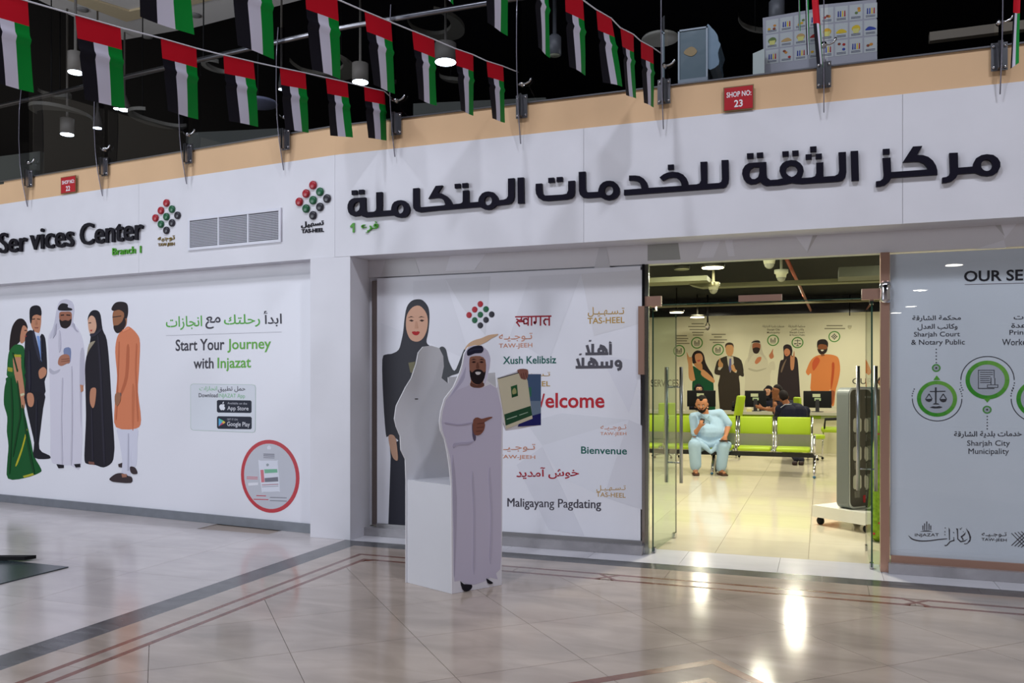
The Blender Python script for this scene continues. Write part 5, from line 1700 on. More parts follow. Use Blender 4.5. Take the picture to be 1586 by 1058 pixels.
for k in (0, 2.62, 5.9):
    xx = xr-pitch*k
    mb = MB()
    mb.tube([(xx, 7.06, 0.03), (xx, 7.14, 0.14), (xx, 7.34, 0.32), (xx, 7.52, 0.14), (xx, 7.62, 0.03)], 0.024, CHROME, 10)
    mb.ball((xx, 7.05, 0.022), 0.026, mat((60, 100, 130), 0.5), 8)
    mb.ball((xx, 7.63, 0.022), 0.026, mat((60, 100, 130), 0.5), 8)
    mb.build('leg', parent=t)
for xx in (xr, xr-pitch*6-0.02):
    mb = MB()
    mb.tube([(xx, 7.2, 0.38), (xx, 7.14, 0.52), (xx, 7.18, 0.63), (xx, 7.45, 0.66), (xx, 7.66, 0.62), (xx, 7.68, 0.48)], 0.02, CHROME, 8)
    mb.build('armrest', parent=t)

# counter
CY0_, CTOP = 12.0, 0.875
t = thing('reception_counter', (2.5, CY0_, 0), 'long cream reception counter with a lime stripe across the back of the hall', 'counter')
MB().box((-1.9, CY0_, 0.0), (5.9, CY0_+0.06, 0.74), mat((196, 192, 160), 0.45)).build('front_panel', parent=t)
MB().box((-1.9, CY0_-0.02, 0.74), (4.3, CY0_+0.06, 0.815), LIMED).build('lime_stripe', parent=t)
MB().box((4.3, CY0_-0.02, 0.74), (5.9, CY0_+0.06, 0.815), mat((150, 160, 110), 0.45)).build('lime_stripe', parent=t)
MB().box((-1.95, CY0_-0.08, 0.815), (5.95, CY0_+0.75, CTOP), mat((168, 166, 150), 0.35)).build('countertop', parent=t)
MB().box((-1.9, CY0_+0.02, 0.0), (5.9, CY0_+0.05, 0.08), STEEL).build('plinth', parent=t)
MB().box((5.84, CY0_+0.06, 0.0), (5.9, CY0_+0.7, 0.815), mat((196, 192, 160), 0.45)).build('side_panel', parent=t)


def on_counter(px, off=0.3):
    d = ray(px, 637)
    tt = (CY0_+off-CAM.y)/d.y
    p = CAM+d*tt
    p.z = CTOP
    return p


for px, w, lab in ((1086, 0.64, 'black monitor back with white stickers behind the seated man'), (1170, 0.46, 'black monitor back in the middle of the counter, beside a person in a black headscarf'), (1266, 0.58, 'black monitor back with two pale stickers, right end of the counter')):
    p = on_counter(px, 0.3)
    t = thing('computer_monitor', p, lab, 'monitor')
    mb = MB()
    cushion(mb, p.x-w/2, p.y, 0.965, p.x+w/2, p.y+0.04, 1.335, BLACK, 0.012)
    s_ = mb.build('screen', parent=t)
    MB().box((p.x-0.04, p.y-0.012, CTOP+.01), (p.x+0.04, p.y+0.0, 1.15), DARK).build('stand', parent=t)
    MB().lathe((p.x, p.y+0.02, CTOP), [(0.13, 0), (0.13, 0.012), (0.03, 0.016)], DARK, 20).build('foot', parent=t)
    MB().box((p.x-0.10, p.y-0.004, 1.20), (p.x+0.06, p.y, 1.27), mat((176, 180, 150))).build('sticker', parent=s_)
    MB().box((p.x-0.06, p.y-0.004, 1.12), (p.x+0.07, p.y, 1.18), mat((160, 178, 140))).build('sticker', parent=s_)
# phone and small items
p = on_counter(1140, 0.15)
t = thing('desk_phone', p, 'black desk phone with a handset on the counter right of the green chair back', 'phone')
mb = MB()
mb.fbox(p+Vector((-0.09, -0.08, 0)), Vector((0.18, 0, 0)), Vector((0, 0.18, 0.10)), Vector((0, -0.02, 0.05)), BLACK)
mb.build('phone_body', parent=t)
MB().tube([p+Vector((-0.06, -0.08, 0.09)), p+Vector((-0.065, 0, 0.17)), p+Vector((-0.06, 0.09, 0.19))], [0.03, 0.018, 0.03], BLACK, 10).build('handset', parent=t)
MB().box((p.x+0.0, p.y-0.06, CTOP+.07), (p.x+0.07, p.y-0.03, CTOP+.12), mat((180, 176, 150))).build('display', parent=t)
p = on_counter(1206, 0.1)
p = on_counter(1160, 0.02)
t = thing('card_holder', p, 'small white and yellow card holder on the counter before the middle monitor', 'card holder')
MB().box((p.x-0.05, p.y-0.03, CTOP), (p.x+0.06, p.y+0.04, CTOP+0.06), mat((200, 190, 130))).build('holder', parent=t)
MB().box((p.x-0.04, p.y-0.01, CTOP+0.03), (p.x+0.05, p.y+0.0, CTOP+0.1), mat((215, 210, 190))).build('cards', parent=t)


def office_chair(px, Zd, zt, w, tilt, lab, seatz=0.46, rot=0.0):
    b = at(px, 620, Zd)
    b.z = 0
    t = thing('office_chair', b, lab, 'chair', None)
    ca_, sa_ = math.cos(rot), math.sin(rot)

    def W_(x, y, z):
        return Vector((b.x+x*ca_-y*sa_, b.y+x*sa_+y*ca_, z))
    mb = MB()
    for s_ in range(5):
        a = 2*math.pi*s_/5
        mb.tube([W_(0, 0, 0.09), W_(0.27*math.cos(a), 0.27*math.sin(a), 0.06)], [0.022, 0.014], CHROME, 8)
        mb.ball(W_(0.28*math.cos(a), 0.28*math.sin(a), 0.028), 0.027, BLACK, 8)
    mb.build('base', parent=t)
    MB().tube([W_(0, 0, 0.08), W_(0, 0, seatz-0.05)], 0.025, CHROME, 10).build('column', parent=t)
    mb = MB()
    cushion(mb, -0.23, -0.23, seatz-0.05, 0.23, 0.23, seatz+0.04, LIME, 0.03)
    mb.v = [tuple(W_(*v)) for v in mb.v]
    mb.build('seat', parent=t)
    mb = MB()
    cushion(mb, -w/2, -0.03, seatz+0.18, w/2, 0.04, zt, LIME, 0.04)
    mb.v = [tuple(W_(v[0]+tilt*(v[2]-seatz), v[1]-0.24-0.12*(v[2]-seatz), v[2])) for v in mb.v]
    mb.build('backrest', parent=t)
    MB().tube([W_(0, -0.05, seatz-0.05), W_(0, -0.27, seatz), W_(tilt*.2, -0.3, seatz+0.3)], 0.018, BLACK, 8).build('back_bar', parent=t)
    return t


office_chair(1125, 17.2, 1.26, 0.22, 0.10, 'lime green office chair turned sideways at the counter, right of the seated man', rot=0.9)
office_chair(1252, 16.6, 1.24, 0.20, 0.12, 'lime green office chair behind the man in the dark polo shirt', rot=-0.9)
office_chair(1030, 17.0, 1.12, 0.34, 0.0, 'lime green office chair seen through the left door leaf', rot=0.3)
# visitor chair
b = at(1291, 700, 17.3)
b.z = 0
t = thing('visitor_chair', b, 'lime green visitor chair with chrome legs right of the bench', 'chair')
mb = MB()
cushion(mb, b.x-0.24, b.y-0.24, 0.5, b.x+0.24, b.y+0.22, 0.6, LIME, 0.04)
mb.build('seat', parent=t)
for sx in (-1, 1):
    for sy in (-1, 1):
        MB().tube([(b.x+sx*0.22, b.y+sy*0.22, 0.0), (b.x+sx*0.20, b.y+sy*0.19, 0.5)], 0.014, CHROME, 8).build('leg', parent=t)
mb = MB()
cushion(mb, b.x+0.20, b.y-0.22, 0.68, b.x+0.26, b.y+0.22, 1.02, LIME, 0.03)
mb.build('backrest', parent=t)
for sy in (-0.22, 0.22):
    MB().tube([(b.x-0.18, b.y+sy, 0.55), (b.x-0.16, b.y+sy, 0.76), (b.x+0.2, b.y+sy, 0.78)], 0.02, BLACK, 8).build('armrest', parent=t)

# ================================================================== PEOPLE (each body one continuous surface)
SKIN = {'m': (172, 118, 88), 'f': (196, 146, 118)}


def person(name, prims, label, voxel=0.012, smooth=4, tris=9000, cat='person'):
    """prims: (p0, r0, p1, r1, rgb) tapered limbs (p0==p1 gives a ball); fused by remeshing, colours follow the nearest limb"""
    mb = MB()
    for p0, r0, p1, r1, col in prims:
        p0, p1 = Vector(p0), Vector(p1)
        if (p1-p0).length < 1e-4:
            mb.ball(p0, r0, None, 14)
            continue
        d = (p1-p0)
        L = d.length
        prof = []
        for i in range(5):
            a = math.pi/2*(i/4)
            prof.append((r0*math.sin(a), -r0*math.cos(a)))
        for i in range(5):
            a = math.pi/2*(i/4)
            prof.append((r1*math.cos(a), L+r1*math.sin(a)))
        mb.lathe(p0, prof, None, 14, tuple(d))
    me = bpy.data.meshes.new(name)
    me.from_pydata(mb.v, [], mb.f)
    o = bpy.data.objects.new(name, me)
    COL.objects.link(o)
    m = o.modifiers.new('r', 'REMESH')
    m.mode = 'VOXEL'
    m.voxel_size = voxel
    sm = o.modifiers.new('s', 'SMOOTH')
    sm.factor = 0.6
    sm.iterations = smooth
    dg = bpy.context.evaluated_depsgraph_get()
    dg.update()
    nm = bpy.data.meshes.new_from_object(o.evaluated_get(dg))
    o.modifiers.clear()
    o.data = nm
    bpy.data.meshes.remove(me)
    nm.name = name
    cols = []
    for q in prims:
        if q[4] not in cols:
            cols.append(q[4])
    nm.materials.clear()
    for c in cols:
        nm.materials.append(mat(c, 0.8, bump=0.7, scale=11))
    n = len(nm.polygons)
    cen = np.empty(n*3)
    nm.polygons.foreach_get('center', cen)
    cen = cen.reshape(-1, 3)
    best = np.full(n, 1e9)
    idx = np.zeros(n, int)
    for p0, r0, p1, r1, col in prims:
        a, b = np.array(p0, float), np.array(p1, float)
        ab = b-a
        l2 = ab@ab
        t = np.zeros(n) if l2 < 1e-8 else np.clip((cen-a)@ab/l2, 0, 1)
        dist = np.linalg.norm(cen-(a+t[:, None]*ab), axis=1)-(r0+(r1-r0)*t)
        k = dist < best
        best[k] = dist[k]
        idx[k] = cols.index(col)
    nm.polygons.foreach_set('material_index', idx.astype('i'))
    nm.polygons.foreach_set('use_smooth', [True]*n)
    nm.update()
    return tag(o, label, cat)


def hand(P, o, fwd, side, col, r=0.013, curl=0.6, L=0.085):
    """palm plus five fingers; fwd = finger direction, side = towards the thumb"""
    o, fwd, side = Vector(o), Vector(fwd).normalized(), Vector(side).normalized()
    dn = fwd.cross(side).normalized()
    P.append((o, 0.03, o+fwd*0.055, 0.034, col))
    P.append((o+side*0.015, 0.024, o+fwd*0.055+side*0.018, 0.022, col))
    P.append((o-side*0.015, 0.024, o+fwd*0.055-side*0.02, 0.022, col))
    for k, l in enumerate((0.9, 1.0, 0.93, 0.75)):
        b = o+fwd*0.07+side*(0.03-0.02*k)
        m = b+(fwd*math.cos(curl)+dn*math.sin(curl))*L*0.5*l
        e = m+(fwd*math.cos(curl*2.1)+dn*math.sin(curl*2.1))*L*0.45*l
        P.append((b, 0.0105, m, 0.0095, col))
        P.append((m, 0.0095, e, 0.008, col))
    b = o+side*0.03+fwd*0.01
    m = b+(side*0.8+fwd*0.6).normalized()*0.045
    P.append((b, 0.014, m, 0.012, col))
    P.append((m, 0.012, m+(fwd*0.9+side*0.15).normalized()*0.035, 0.009, col))


def child_ball(parent, name, prims, col, voxel=0.01, rough=0.6):
    o = person(name, [tuple(p)+(col,) for p in prims], None, voxel=voxel, smooth=3, cat=None)
    o.parent = parent
    return o


def face(parent, c, f, r, up, skin, beard=None, sc=1.0):
    """eyes, brows, mouth set on a head centred c facing f"""
    c, f, r, up = Vector(c), Vector(f).normalized(), Vector(r).normalized(), Vector(up).normalized()
    mb = MB()
    for s_ in (-1, 1):
        e = c+f*0.088*sc+r*s_*0.034*sc+up*0.012*sc
        mb.ball(e, 0.012*sc, mat((225, 222, 215), 0.3), 10)
        mb.ball(e+f*0.0075*sc, 0.0075*sc, mat((26, 18, 14), 0.2), 8)
    mb.build('eyes', parent=parent)
    mb = MB()
    for s_ in (-1, 1):
        mb.tube([c+f*0.092*sc+r*s_*0.016*sc+up*0.032*sc, c+f*0.094*sc+r*s_*0.036*sc+up*0.038*sc, c+f*0.080*sc+r*s_*0.056*sc+up*0.03*sc], 0.0045*sc, mat((24, 18, 16), 0.8), 6)
    mb.build('eyebrows', parent=parent)
    mb = MB()
    mb.tube([c+f*0.094*sc+r*-0.022*sc-up*0.05*sc, c+f*0.102*sc-up*0.047*sc, c+f*0.094*sc+r*0.022*sc-up*0.05*sc], 0.005*sc, mat((150, 80, 72), 0.5), 6)
    mb.build('mouth', parent=parent)


FWD = -YF   # towards the photographer
# ---- seated man in pale blue
BL = (156, 184, 208)
SKM = (176, 122, 90)
Zm = 14.3
hd_ = at(1087, 625.5, Zm-0.28)
hf = (FWD*0.9-YR*0.35-Vector((0, 0, 0.42))).normalized()
hr_ = YR
hu = hr_.cross(hf)*-1
hu = Vector((0.0, 0.0, 1)) - hf*hf.z
hu.normalize()
hr2 = hu.cross(hf)
neck = at(1092, 643, Zm-0.12)
chest = at(1096, 655, Zm-0.02)
belly = at(1098, 671, Zm-0.12)
hipL, hipR = at(1085, 689, Zm+0.08), at(1108, 690, Zm+0.08)
kneeL, kneeR = at(1075, 689, Zm-0.42), at(1120, 691, Zm-0.42)
ankL, ankR = at(1077, 727, Zm-0.36), at(1117, 729, Zm-0.38)
shL, shR = at(1074, 646, Zm-0.02), at(1115, 641, Zm-0.02)
elL, elR = at(1075.5, 673, Zm-0.28), at(1128, 659, Zm-0.10)
haL, haR = at(1085, 659, Zm-0.42), at(1122.5, 680, Zm-0.44)
P = [(hd_+hu*0.025-hf*.01, 0.098, hd_-hu*0.02+hf*0.012, 0.088, SKM), (hd_-hu*0.02+hf*0.02, 0.08, hd_-hu*0.085+hf*0.04, 0.05, SKM),
     (hd_+hf*0.09+hu*0.005, 0.012, hd_+hf*0.118-hu*0.026, 0.018, SKM), (hd_+hr2*0.096, 0.018, hd_+hr2*0.1-hu*0.03, 0.014, SKM), (hd_-hr2*0.096, 0.018, hd_-hr2*0.1-hu*0.03, 0.014, SKM),
     (neck+Vector((0, 0, .06)), 0.06, neck, 0.066, SKM),
     (shL, 0.08, shR, 0.085, BL), (neck-Vector((0, 0, .035)), 0.085, chest, 0.15, BL), (chest-YR*.08, 0.135, belly-YR*.09, 0.165, BL), (chest+YR*.09, 0.14, belly+YR*.10, 0.17, BL), (belly-YR*.05, 0.17, belly+YR*.06, 0.175, BL), (belly, 0.17, (hipL+hipR)/2+FWD*.05, 0.16, BL),
     (hipL, 0.14, kneeL, 0.098, BL), (hipR, 0.14, kneeR, 0.10, BL), (kneeL+Vector((0, 0, .0)), 0.1, ankL+Vector((0, 0, .05))-FWD*.02, 0.084, BL), (kneeR, 0.1, ankR+Vector((0, 0, .05))-FWD*.02, 0.082, BL),
     (kneeL+YR*.03, 0.085, ankL+YR*.03+Vector((0, 0, .07)), 0.07, BL), (kneeR+YR*.03, 0.085, ankR+YR*.02+Vector((0, 0, .07)), 0.07, BL),
     (shL, 0.078, elL+Vector((0, 0, .02)), 0.06, BL), (shR, 0.086, elR+Vector((0, 0, .03)), 0.068, BL),
     (elL, 0.046, haL-(haL-elL)*.12, 0.03, SKM), (elR-Vector((0, 0, .03)), 0.046, haR-(haR-elR)*.12, 0.032, SKM),
     (ankL, 0.04, ankL-Vector((0, 0, .05))+FWD*.03, 0.042, SKM), (ankR, 0.04, ankR-Vector((0, 0, .05))+FWD*.03, 0.042, SKM)]
# tunic skirt lying over both thighs, its hem hanging between the knees
for q_, r_ in ((0.15, .10), (0.4, .085), (0.62, .07)):
    aL = hipL.lerp(kneeL, q_)+Vector((0, 0, .075))
    aR = hipR.lerp(kneeR, q_)+Vector((0, 0, .075))
    mid = (aL+aR)/2-Vector((0, 0, .03+.07*q_))
    P += [(aL-YR*.03, r_, mid, r_*.9, BL), (mid, r_*.9, aR+YR*.05, r_, BL)]
P += [(at(1092, 692, Zm-0.36), .05, at(1101, 701, Zm-0.38), .028, BL), (at(1110, 692, Zm-0.36), .05, at(1101, 701, Zm-0.38), .028, BL), (at(1086, 688, Zm-0.37), .05, at(1095, 695, Zm-.38), .04, BL),
      (kneeR+YR*.09+Vector((0, 0, .03)), .05, at(1130, 697, Zm-0.25), .035, BL), (hipR+YR*.14, 0.07, at(1131, 700, Zm-0.12), 0.045, BL), (shR-Vector((0, 0, .05)), .07, belly+YR*.2, .07, BL), (shL-Vector((0, 0, .05)), .06, belly-YR*.17, .07, BL)]
hand(P, haL-(haL-elL)*.12, (haL-elL)+Vector((0, 0, .05)), YR*1-FWD*.2, SKM, curl=0.8)
hand(P, haR+Vector((0, 0, .03)), FWD*.4-Vector((0, 0, 1)), -YR, SKM, curl=0.35)
man = person('person', P, 'person in pale blue tunic seated on the green bench, phone in hand', voxel=0.0095, smooth=9)
face(man, hd_-hu*0.012, hf, hr2, hu, SKM)
HAIR = (26, 20, 18)
mb = MB()
cl_ = mat((146, 172, 188), 0.8)
fr_ = neck+hf*0.0+FWD*.085-Vector((0, 0, .06))
mb.tube([neck-YR*.07+Vector((0, 0, .02)), neck-YR*.05+FWD*.06-Vector((0, 0, .01)), fr_, neck+YR*.05+FWD*.06-Vector((0, 0, .01)), neck+YR*.07+Vector((0, 0, .02))], 0.011, cl_, 8)
mb.tube([fr_, chest+FWD*.155+Vector((0, 0, .04)), chest+FWD*.16-Vector((0, 0, .06))], 0.009, cl_, 8)
mb.build('collar', parent=man)
child_ball(man, 'hair', [(hd_+hu*0.065-hf*0.03, 0.08, hd_+hu*0.03-hf*0.055, 0.086), (hd_+hu*0.088+hf*0.035, 0.034, hd_+hu*0.08-hf*0.02, 0.062), (hd_+hr2*0.07+hu*0.02-hf*.02, 0.04, hd_+hr2*0.078-hu*0.02-hf*.02, 0.028), (hd_-hr2*0.07+hu*0.02-hf*.02, 0.04, hd_-hr2*0.078-hu*0.02-hf*.02, 0.028)], HAIR)
child_ball(man, 'beard', [(hd_-hu*0.098+hf*0.062, 0.038, hd_-hu*0.118+hf*0.055, 0.034), (hd_-hu*0.055+hr2*0.07+hf*.03, 0.018, hd_-hu*0.1+hr2*0.03+hf*.058, 0.03), (hd_-hu*0.055-hr2*0.07+hf*.03, 0.018, hd_-hu*0.1-hr2*0.03+hf*.058, 0.03), (hd_-hu*0.044+hr2*0.026+hf*0.093, 0.011, hd_-hu*0.044-hr2*0.026+hf*0.093, 0.011)], (30, 24, 22), voxel=0.008)
for nm_, a_, s_ in (('sandal', ankL, -1), ('sandal', ankR, 1)):
    mb = MB()
    f0 = Vector((a_.x, a_.y, 0))
    dr = (FWD+YR*0.12*s_).normalized()
    sd = Vector((-dr.y, dr.x, 0))
    cushion(mb, -0.05, -0.09, 0.0, 0.05, 0.19, 0.028, mat((70, 48, 40), 0.6), 0.012)
    mb.v = [tuple(f0+sd*v[0]+dr*v[1]+Vector((0, 0, v[2]))) for v in mb.v]
    for q_ in (0.04, 0.10):
        mb.tube([f0+dr*q_-sd*0.05+Vector((0, 0, .02)), f0+dr*(q_+.02)+Vector((0, 0, .075)), f0+dr*q_+sd*0.05+Vector((0, 0, .02))], 0.013, mat((96, 66, 52), 0.6), 8)
    mb.build('sandal', parent=man)
    ft = MB()
    ft.tube([f0-dr*0.05+Vector((0, 0, .06)), f0+dr*0.05+Vector((0, 0, .055)), f0+dr*0.15+Vector((0, 0, .042))], [0.036, 0.036, 0.024], mat(SKM, .6), 10)
    ft.build('foot', parent=man)
pc = haL+Vector((0, 0, .055))+YR*0.02+FWD*0.03
mb = MB()
mb.fbox(pc-YR*0.04, YR*0.075+Vector((0, 0, -.02)), Vector((0, 0, .07))-FWD*0.04+YR*0.02, -FWD*0.006+Vector((0, 0, -.004)), mat((44, 40, 42), 0.3))
tag(mb.build('phone'), 'dark phone held up in the hand of the seated person', 'phone')
mb = MB()
pc = haR+Vector((0, 0, -.035))+FWD*0.0
mb.fbox(pc-YR*0.10+FWD*0.02, YR*0.17, FWD*0.05, Vector((0, 0, .018)), mat((30, 26, 30), 0.4))
tag(mb.build('wallet'), 'small black wallet under the hand on the knee of the seated person', 'wallet')

# ---- visitor in a dark polo shirt seen from behind
NV = (22, 24, 44)
SK4 = (140, 92, 66)
Zp = 16.3
hd_ = at(1213, 614.5, Zp+.1)
sL, sR = at(1208, 634, Zp), at(1247, 637, Zp)
tr_ = at(1229, 640, Zp-.05)
hp0 = at(1230, 672, Zp-.1)
P = [(hd_, 0.098, hd_-Vector((0, 0, .03)), 0.088, SK4), (hd_-Vector((0, 0, .05))+YR*.02, 0.06, at(1219, 627, Zp), 0.068, SK4), (hd_-YR*.095, .018, hd_-YR*.1-Vector((0, 0, .03)), .014, SK4), (hd_+YR*.095, .018, hd_+YR*.1-Vector((0, 0, .03)), .014, SK4),
     (sL, 0.095, sR, 0.1, NV), (at(1222, 631, Zp), 0.10, at(1236, 634, Zp), 0.12, NV), (tr_-YR*.1, 0.17, hp0-YR*.06, 0.16, NV), (tr_+YR*.1, 0.17, hp0+YR*.08, 0.16, NV),
     (hp0-YR*.09, .13, hp0-YR*.12-FWD*.42-Vector((0, 0, .02)), .085, (30, 30, 44)), (hp0+YR*.09, .13, hp0+YR*.1-FWD*.42-Vector((0, 0, .02)), .085, (30, 30, 44)),
     (hp0-YR*.12-FWD*.42-Vector((0, 0, .02)), .08, at(1233, 712, 15.6), .05, (30, 30, 44)), (hp0+YR*.1-FWD*.42-Vector((0, 0, .02)), .08, at(1242, 713, 15.6), .05, (30, 30, 44)),
     (sL, 0.085, at(1203, 646, Zp-.2+.35), 0.06, NV), (at(1203, 646, Zp+.15), 0.05, at(1201, 632, Zp+.5), 0.034, SK4),
     (sR, 0.085, at(1250, 650, Zp+.2), 0.06, NV), (at(1250, 650, Zp+.2), 0.045, at(1240, 641, Zp+.6), 0.034, SK4)]
hand(P, at(1201, 632, Zp+.5), Vector((0, 0, 1)), YR, SK4, curl=.5)
hand(P, at(1240, 641, Zp+.6), -FWD, -YR, SK4, curl=.3)
m2_ = person('person', P, 'person in a dark navy polo shirt with pale collar stripe, back turned, at the counter', voxel=0.011)
child_ball(m2_, 'hair', [(hd_+Vector((0, 0, .045)), 0.088, hd_+FWD*.03+Vector((0, 0, .01)), 0.092), (hd_+FWD*.045-Vector((0, 0, .02)), .07, hd_+FWD*.04-Vector((0, 0, .045)), .055)], (28, 22, 24))
mb = MB()
mb.tube([at(1209, 631.5, Zp-.09), at(1216, 626.5, Zp-.1), at(1226, 626, Zp-.12)], 0.008, mat((170, 176, 190), .6), 6)
mb.build('collar_stripe', parent=m2_)
for px in (1231, 1241):
    f0 = at(px, 715, 15.55)
    f0.z = 0.0
    mb = MB()
    cushion(mb, f0.x-.05, f0.y-.1, 0.0, f0.x+.05, f0.y+.14, 0.07, mat((46, 32, 34), .5), .03)
    mb.build('shoe', parent=m2_)
# ---- companion leaning on the counter, hand at his face
Zq = 17.3
hd_ = at(1203, 605, Zq)
P = [(hd_, .095, hd_-Vector((0, 0, .03)), .085, SK4), (hd_-YR*.085, .014, hd_-YR*.105-Vector((0, 0, .02)), .017, SK4), (hd_-YR*.05-Vector((0, 0, .07)), .045, hd_-YR*.03-Vector((0, 0, .085)), .045, SK4),
     (hd_-Vector((0, 0, .08)), .055, at(1208, 622, Zq), .065, SK4), (at(1207, 627, Zq), .11, at(1226, 628, Zq), .11, (24, 22, 34)), (at(1214, 635, Zq), .15, at(1216, 668, Zq), .15, (24, 22, 34)),
     (at(1216, 668, Zq), .13, at(1214, 677, Zq+.4), .09, (34, 32, 44)), (at(1214, 677, Zq+.4), .08, at(1216, 700, Zq+.3), .06, (34, 32, 44)), (at(1222, 668, Zq), .12, at(1224, 677, Zq+.4), .09, (34, 32, 44)), (at(1224, 677, Zq+.4), .08, at(1226, 700, Zq+.3), .06, (34, 32, 44)),
     (at(1206, 628, Zq), .075, at(1200, 639, Zq+.25), .05, (24, 22, 34)), (at(1200, 640, Zq+.3), .042, at(1199, 617, Zq+.05), .03, SK4),
     (at(1205, 634, Zq), .06, at(1190, 634.5, Zq+.5), .036, SK4), (at(1190, 634.5, Zq+.5), .036, at(1180, 632, Zq+.6), .028, SK4)]
hand(P, at(1199, 617, Zq+.03), Vector((0, 0, 1)), YR, SK4, curl=.6)
hand(P, at(1180, 632, Zq+.6), -YR+Vector((0, 0, .3)), Vector((0, 0, 1)), SK4, curl=.4)
m3_ = person('person', P, 'person with short dark hair at the counter, chin in hand, other hand reaching out', voxel=0.011)
child_ball(m3_, 'hair', [(hd_+Vector((0, 0, .045))+YR*.015, .088, hd_+YR*.045, .087), (hd_+YR*.05-Vector((0, 0, .0)), .08, hd_+YR*.05-Vector((0, 0, .07)), .058)], (26, 20, 20))
mb = MB()
mb.ball(hd_-YR*.088+Vector((0, 0, .01))+FWD*.04, .009, mat((30, 20, 18)), 8)
mb.tube([hd_-YR*.09+Vector((0, 0, .03))+FWD*.03, hd_-YR*.075+Vector((0, 0, .034))+FWD*.055], .005, mat((30, 20, 18)), 6)
mb.tube([hd_-YR*.098-Vector((0, 0, .05))+FWD*.01, hd_-YR*.085-Vector((0, 0, .05))+FWD*.04], .005, mat((140, 76, 70)), 6)
mb.build('face_features', parent=m3_)


def clerk(hx, hy, Zc, label, turn=-1, body=(24, 24, 38), wrap=(16, 15, 22), lapz=True):
    hd = at(hx, hy, Zc)
    f = (FWD+YR*turn*.9).normalized()
    r = Vector((-f.y, f.x, 0))
    sk = (196, 146, 118)
    P = [(hd, .09, hd-Vector((0, 0, .035)), .08, sk), (hd+f*.08, .014, hd+f*.1-Vector((0, 0, .02)), .016, sk), (hd+f*.03-Vector((0, 0, .07)), .045, hd+f*.03-Vector((0, 0, .09)), .04, sk)]
    nb = hd-Vector((0, 0, .2))-f*.02
    P += [(hd-Vector((0, 0, .09)), .06, nb, .075, wrap), (nb-YR*.15-Vector((0, 0, .04)), .075, nb+YR*.15-Vector((0, 0, .04)), .075, body), (nb-Vector((0, 0, .1)), .13, Vector((nb.x, nb.y, .6)), .15, body),
          (nb-YR*.17-Vector((0, 0, .05)), .06, nb-YR*.2-Vector((0, 0, .28))+FWD*.08, .045, body), (nb+YR*.17-Vector((0, 0, .05)), .06, nb+YR*.2-Vector((0, 0, .28))+FWD*.08, .045, body)]
    for s_ in (-1, 1):
        e = nb+YR*.2*s_-Vector((0, 0, .28))+FWD*.08
        w = Vector((e.x, e.y, CTOP+.06))+FWD*.2-YR*.08*s_
        P.append((e, .042, w, .03, body))
        hand(P, w, FWD, -YR*s_, sk, curl=.3)
        P.append((Vector((nb.x, nb.y, .55))+YR*.09*s_, .12, Vector((nb.x, nb.y, .5))+YR*.1*s_+FWD*.3, .08, body))
        P.append((Vector((nb.x, nb.y, .5))+YR*.1*s_+FWD*.3, .07, Vector((nb.x, nb.y, .06))+YR*.1*s_+FWD*.28, .05, body))
    o = person('person', P, label, voxel=0.012)
    child_ball(o, 'headscarf', [(hd+Vector((0, 0, .035))-f*.03, .098, hd-f*.035-Vector((0, 0, .03)), .098), (hd-Vector((0, 0, .12))-f*.0, .07, nb-Vector((0, 0, .03)), .1), (hd+r*.078+Vector((0, 0, .03)), .04, hd+r*.06-Vector((0, 0, .11)), .05), (hd-r*.078+Vector((0, 0, .03)), .04, hd-r*.06-Vector((0, 0, .11)), .05), (hd-Vector((0, 0, .125))+f*.03, .045, hd-Vector((0, 0, .17))+f*.04, .06), (hd+Vector((0, 0, .07))+f*.02, .05, hd+Vector((0, 0, .08)), .06)], wrap, voxel=0.011)
    face(o, hd-Vector((0, 0, .01)), f, r, Vector((0, 0, 1)), sk, sc=.95)
    # stool
    return o


clerk(1190, 606, 19.5, 'person in a black headscarf and dark top behind the counter, right of the middle monitor', -1.0)
clerk(1082, 603, 20.3, 'person in a black headscarf half hidden behind the left monitor', 0.05)
# person at the far right seen between post and door glass
hd_ = at(1367, 592, 19.0)
P = [(hd_, .095, hd_-Vector((0, 0, .03)), .085, SK4), (hd_-Vector((0, 0, .08)), .055, hd_-Vector((0, 0, .16)), .06, SK4), (hd_-YR*.17-Vector((0, 0, .23)), .08, hd_+YR*.17-Vector((0, 0, .23)), .08, NV), (hd_-Vector((0, 0, .3)), .16, Vector((hd_.x, hd_.y, .55)), .16, NV)]
for s_ in (-1, 1):
    P += [(hd_+YR*.18*s_-Vector((0, 0, .24)), .07, hd_+YR*.24*s_-Vector((0, 0, .5)), .05, NV), (hd_+YR*.24*s_-Vector((0, 0, .5)), .045, hd_+YR*.14*s_-Vector((0, 0, .6))+FWD*.2, .032, SK4),
          (Vector((hd_.x, hd_.y, .5))+YR*.09*s_, .12, Vector((hd_.x, hd_.y, .48))+YR*.1*s_+FWD*.4, .085, NV), (Vector((hd_.x, hd_.y, .48))+YR*.1*s_+FWD*.4, .075, Vector((hd_.x, hd_.y, .07))+YR*.1*s_+FWD*.4, .055, NV)]
    hand(P, hd_+YR*.14*s_-Vector((0, 0, .6))+FWD*.2, FWD, -YR*s_, SK4, curl=.4)
m5_ = person('person', P, 'person seated at the far right of the hall, head just showing beside the rose post', voxel=0.013)
child_ball(m5_, 'hair', [(hd_+Vector((0, 0, .05))-FWD*.02, .09, hd_-FWD*.04, .088)], (24, 18, 20))
face(m5_, hd_-Vector((0, 0, .01)), (FWD+YR*.5), YR, Vector((0, 0, 1)), SK4)

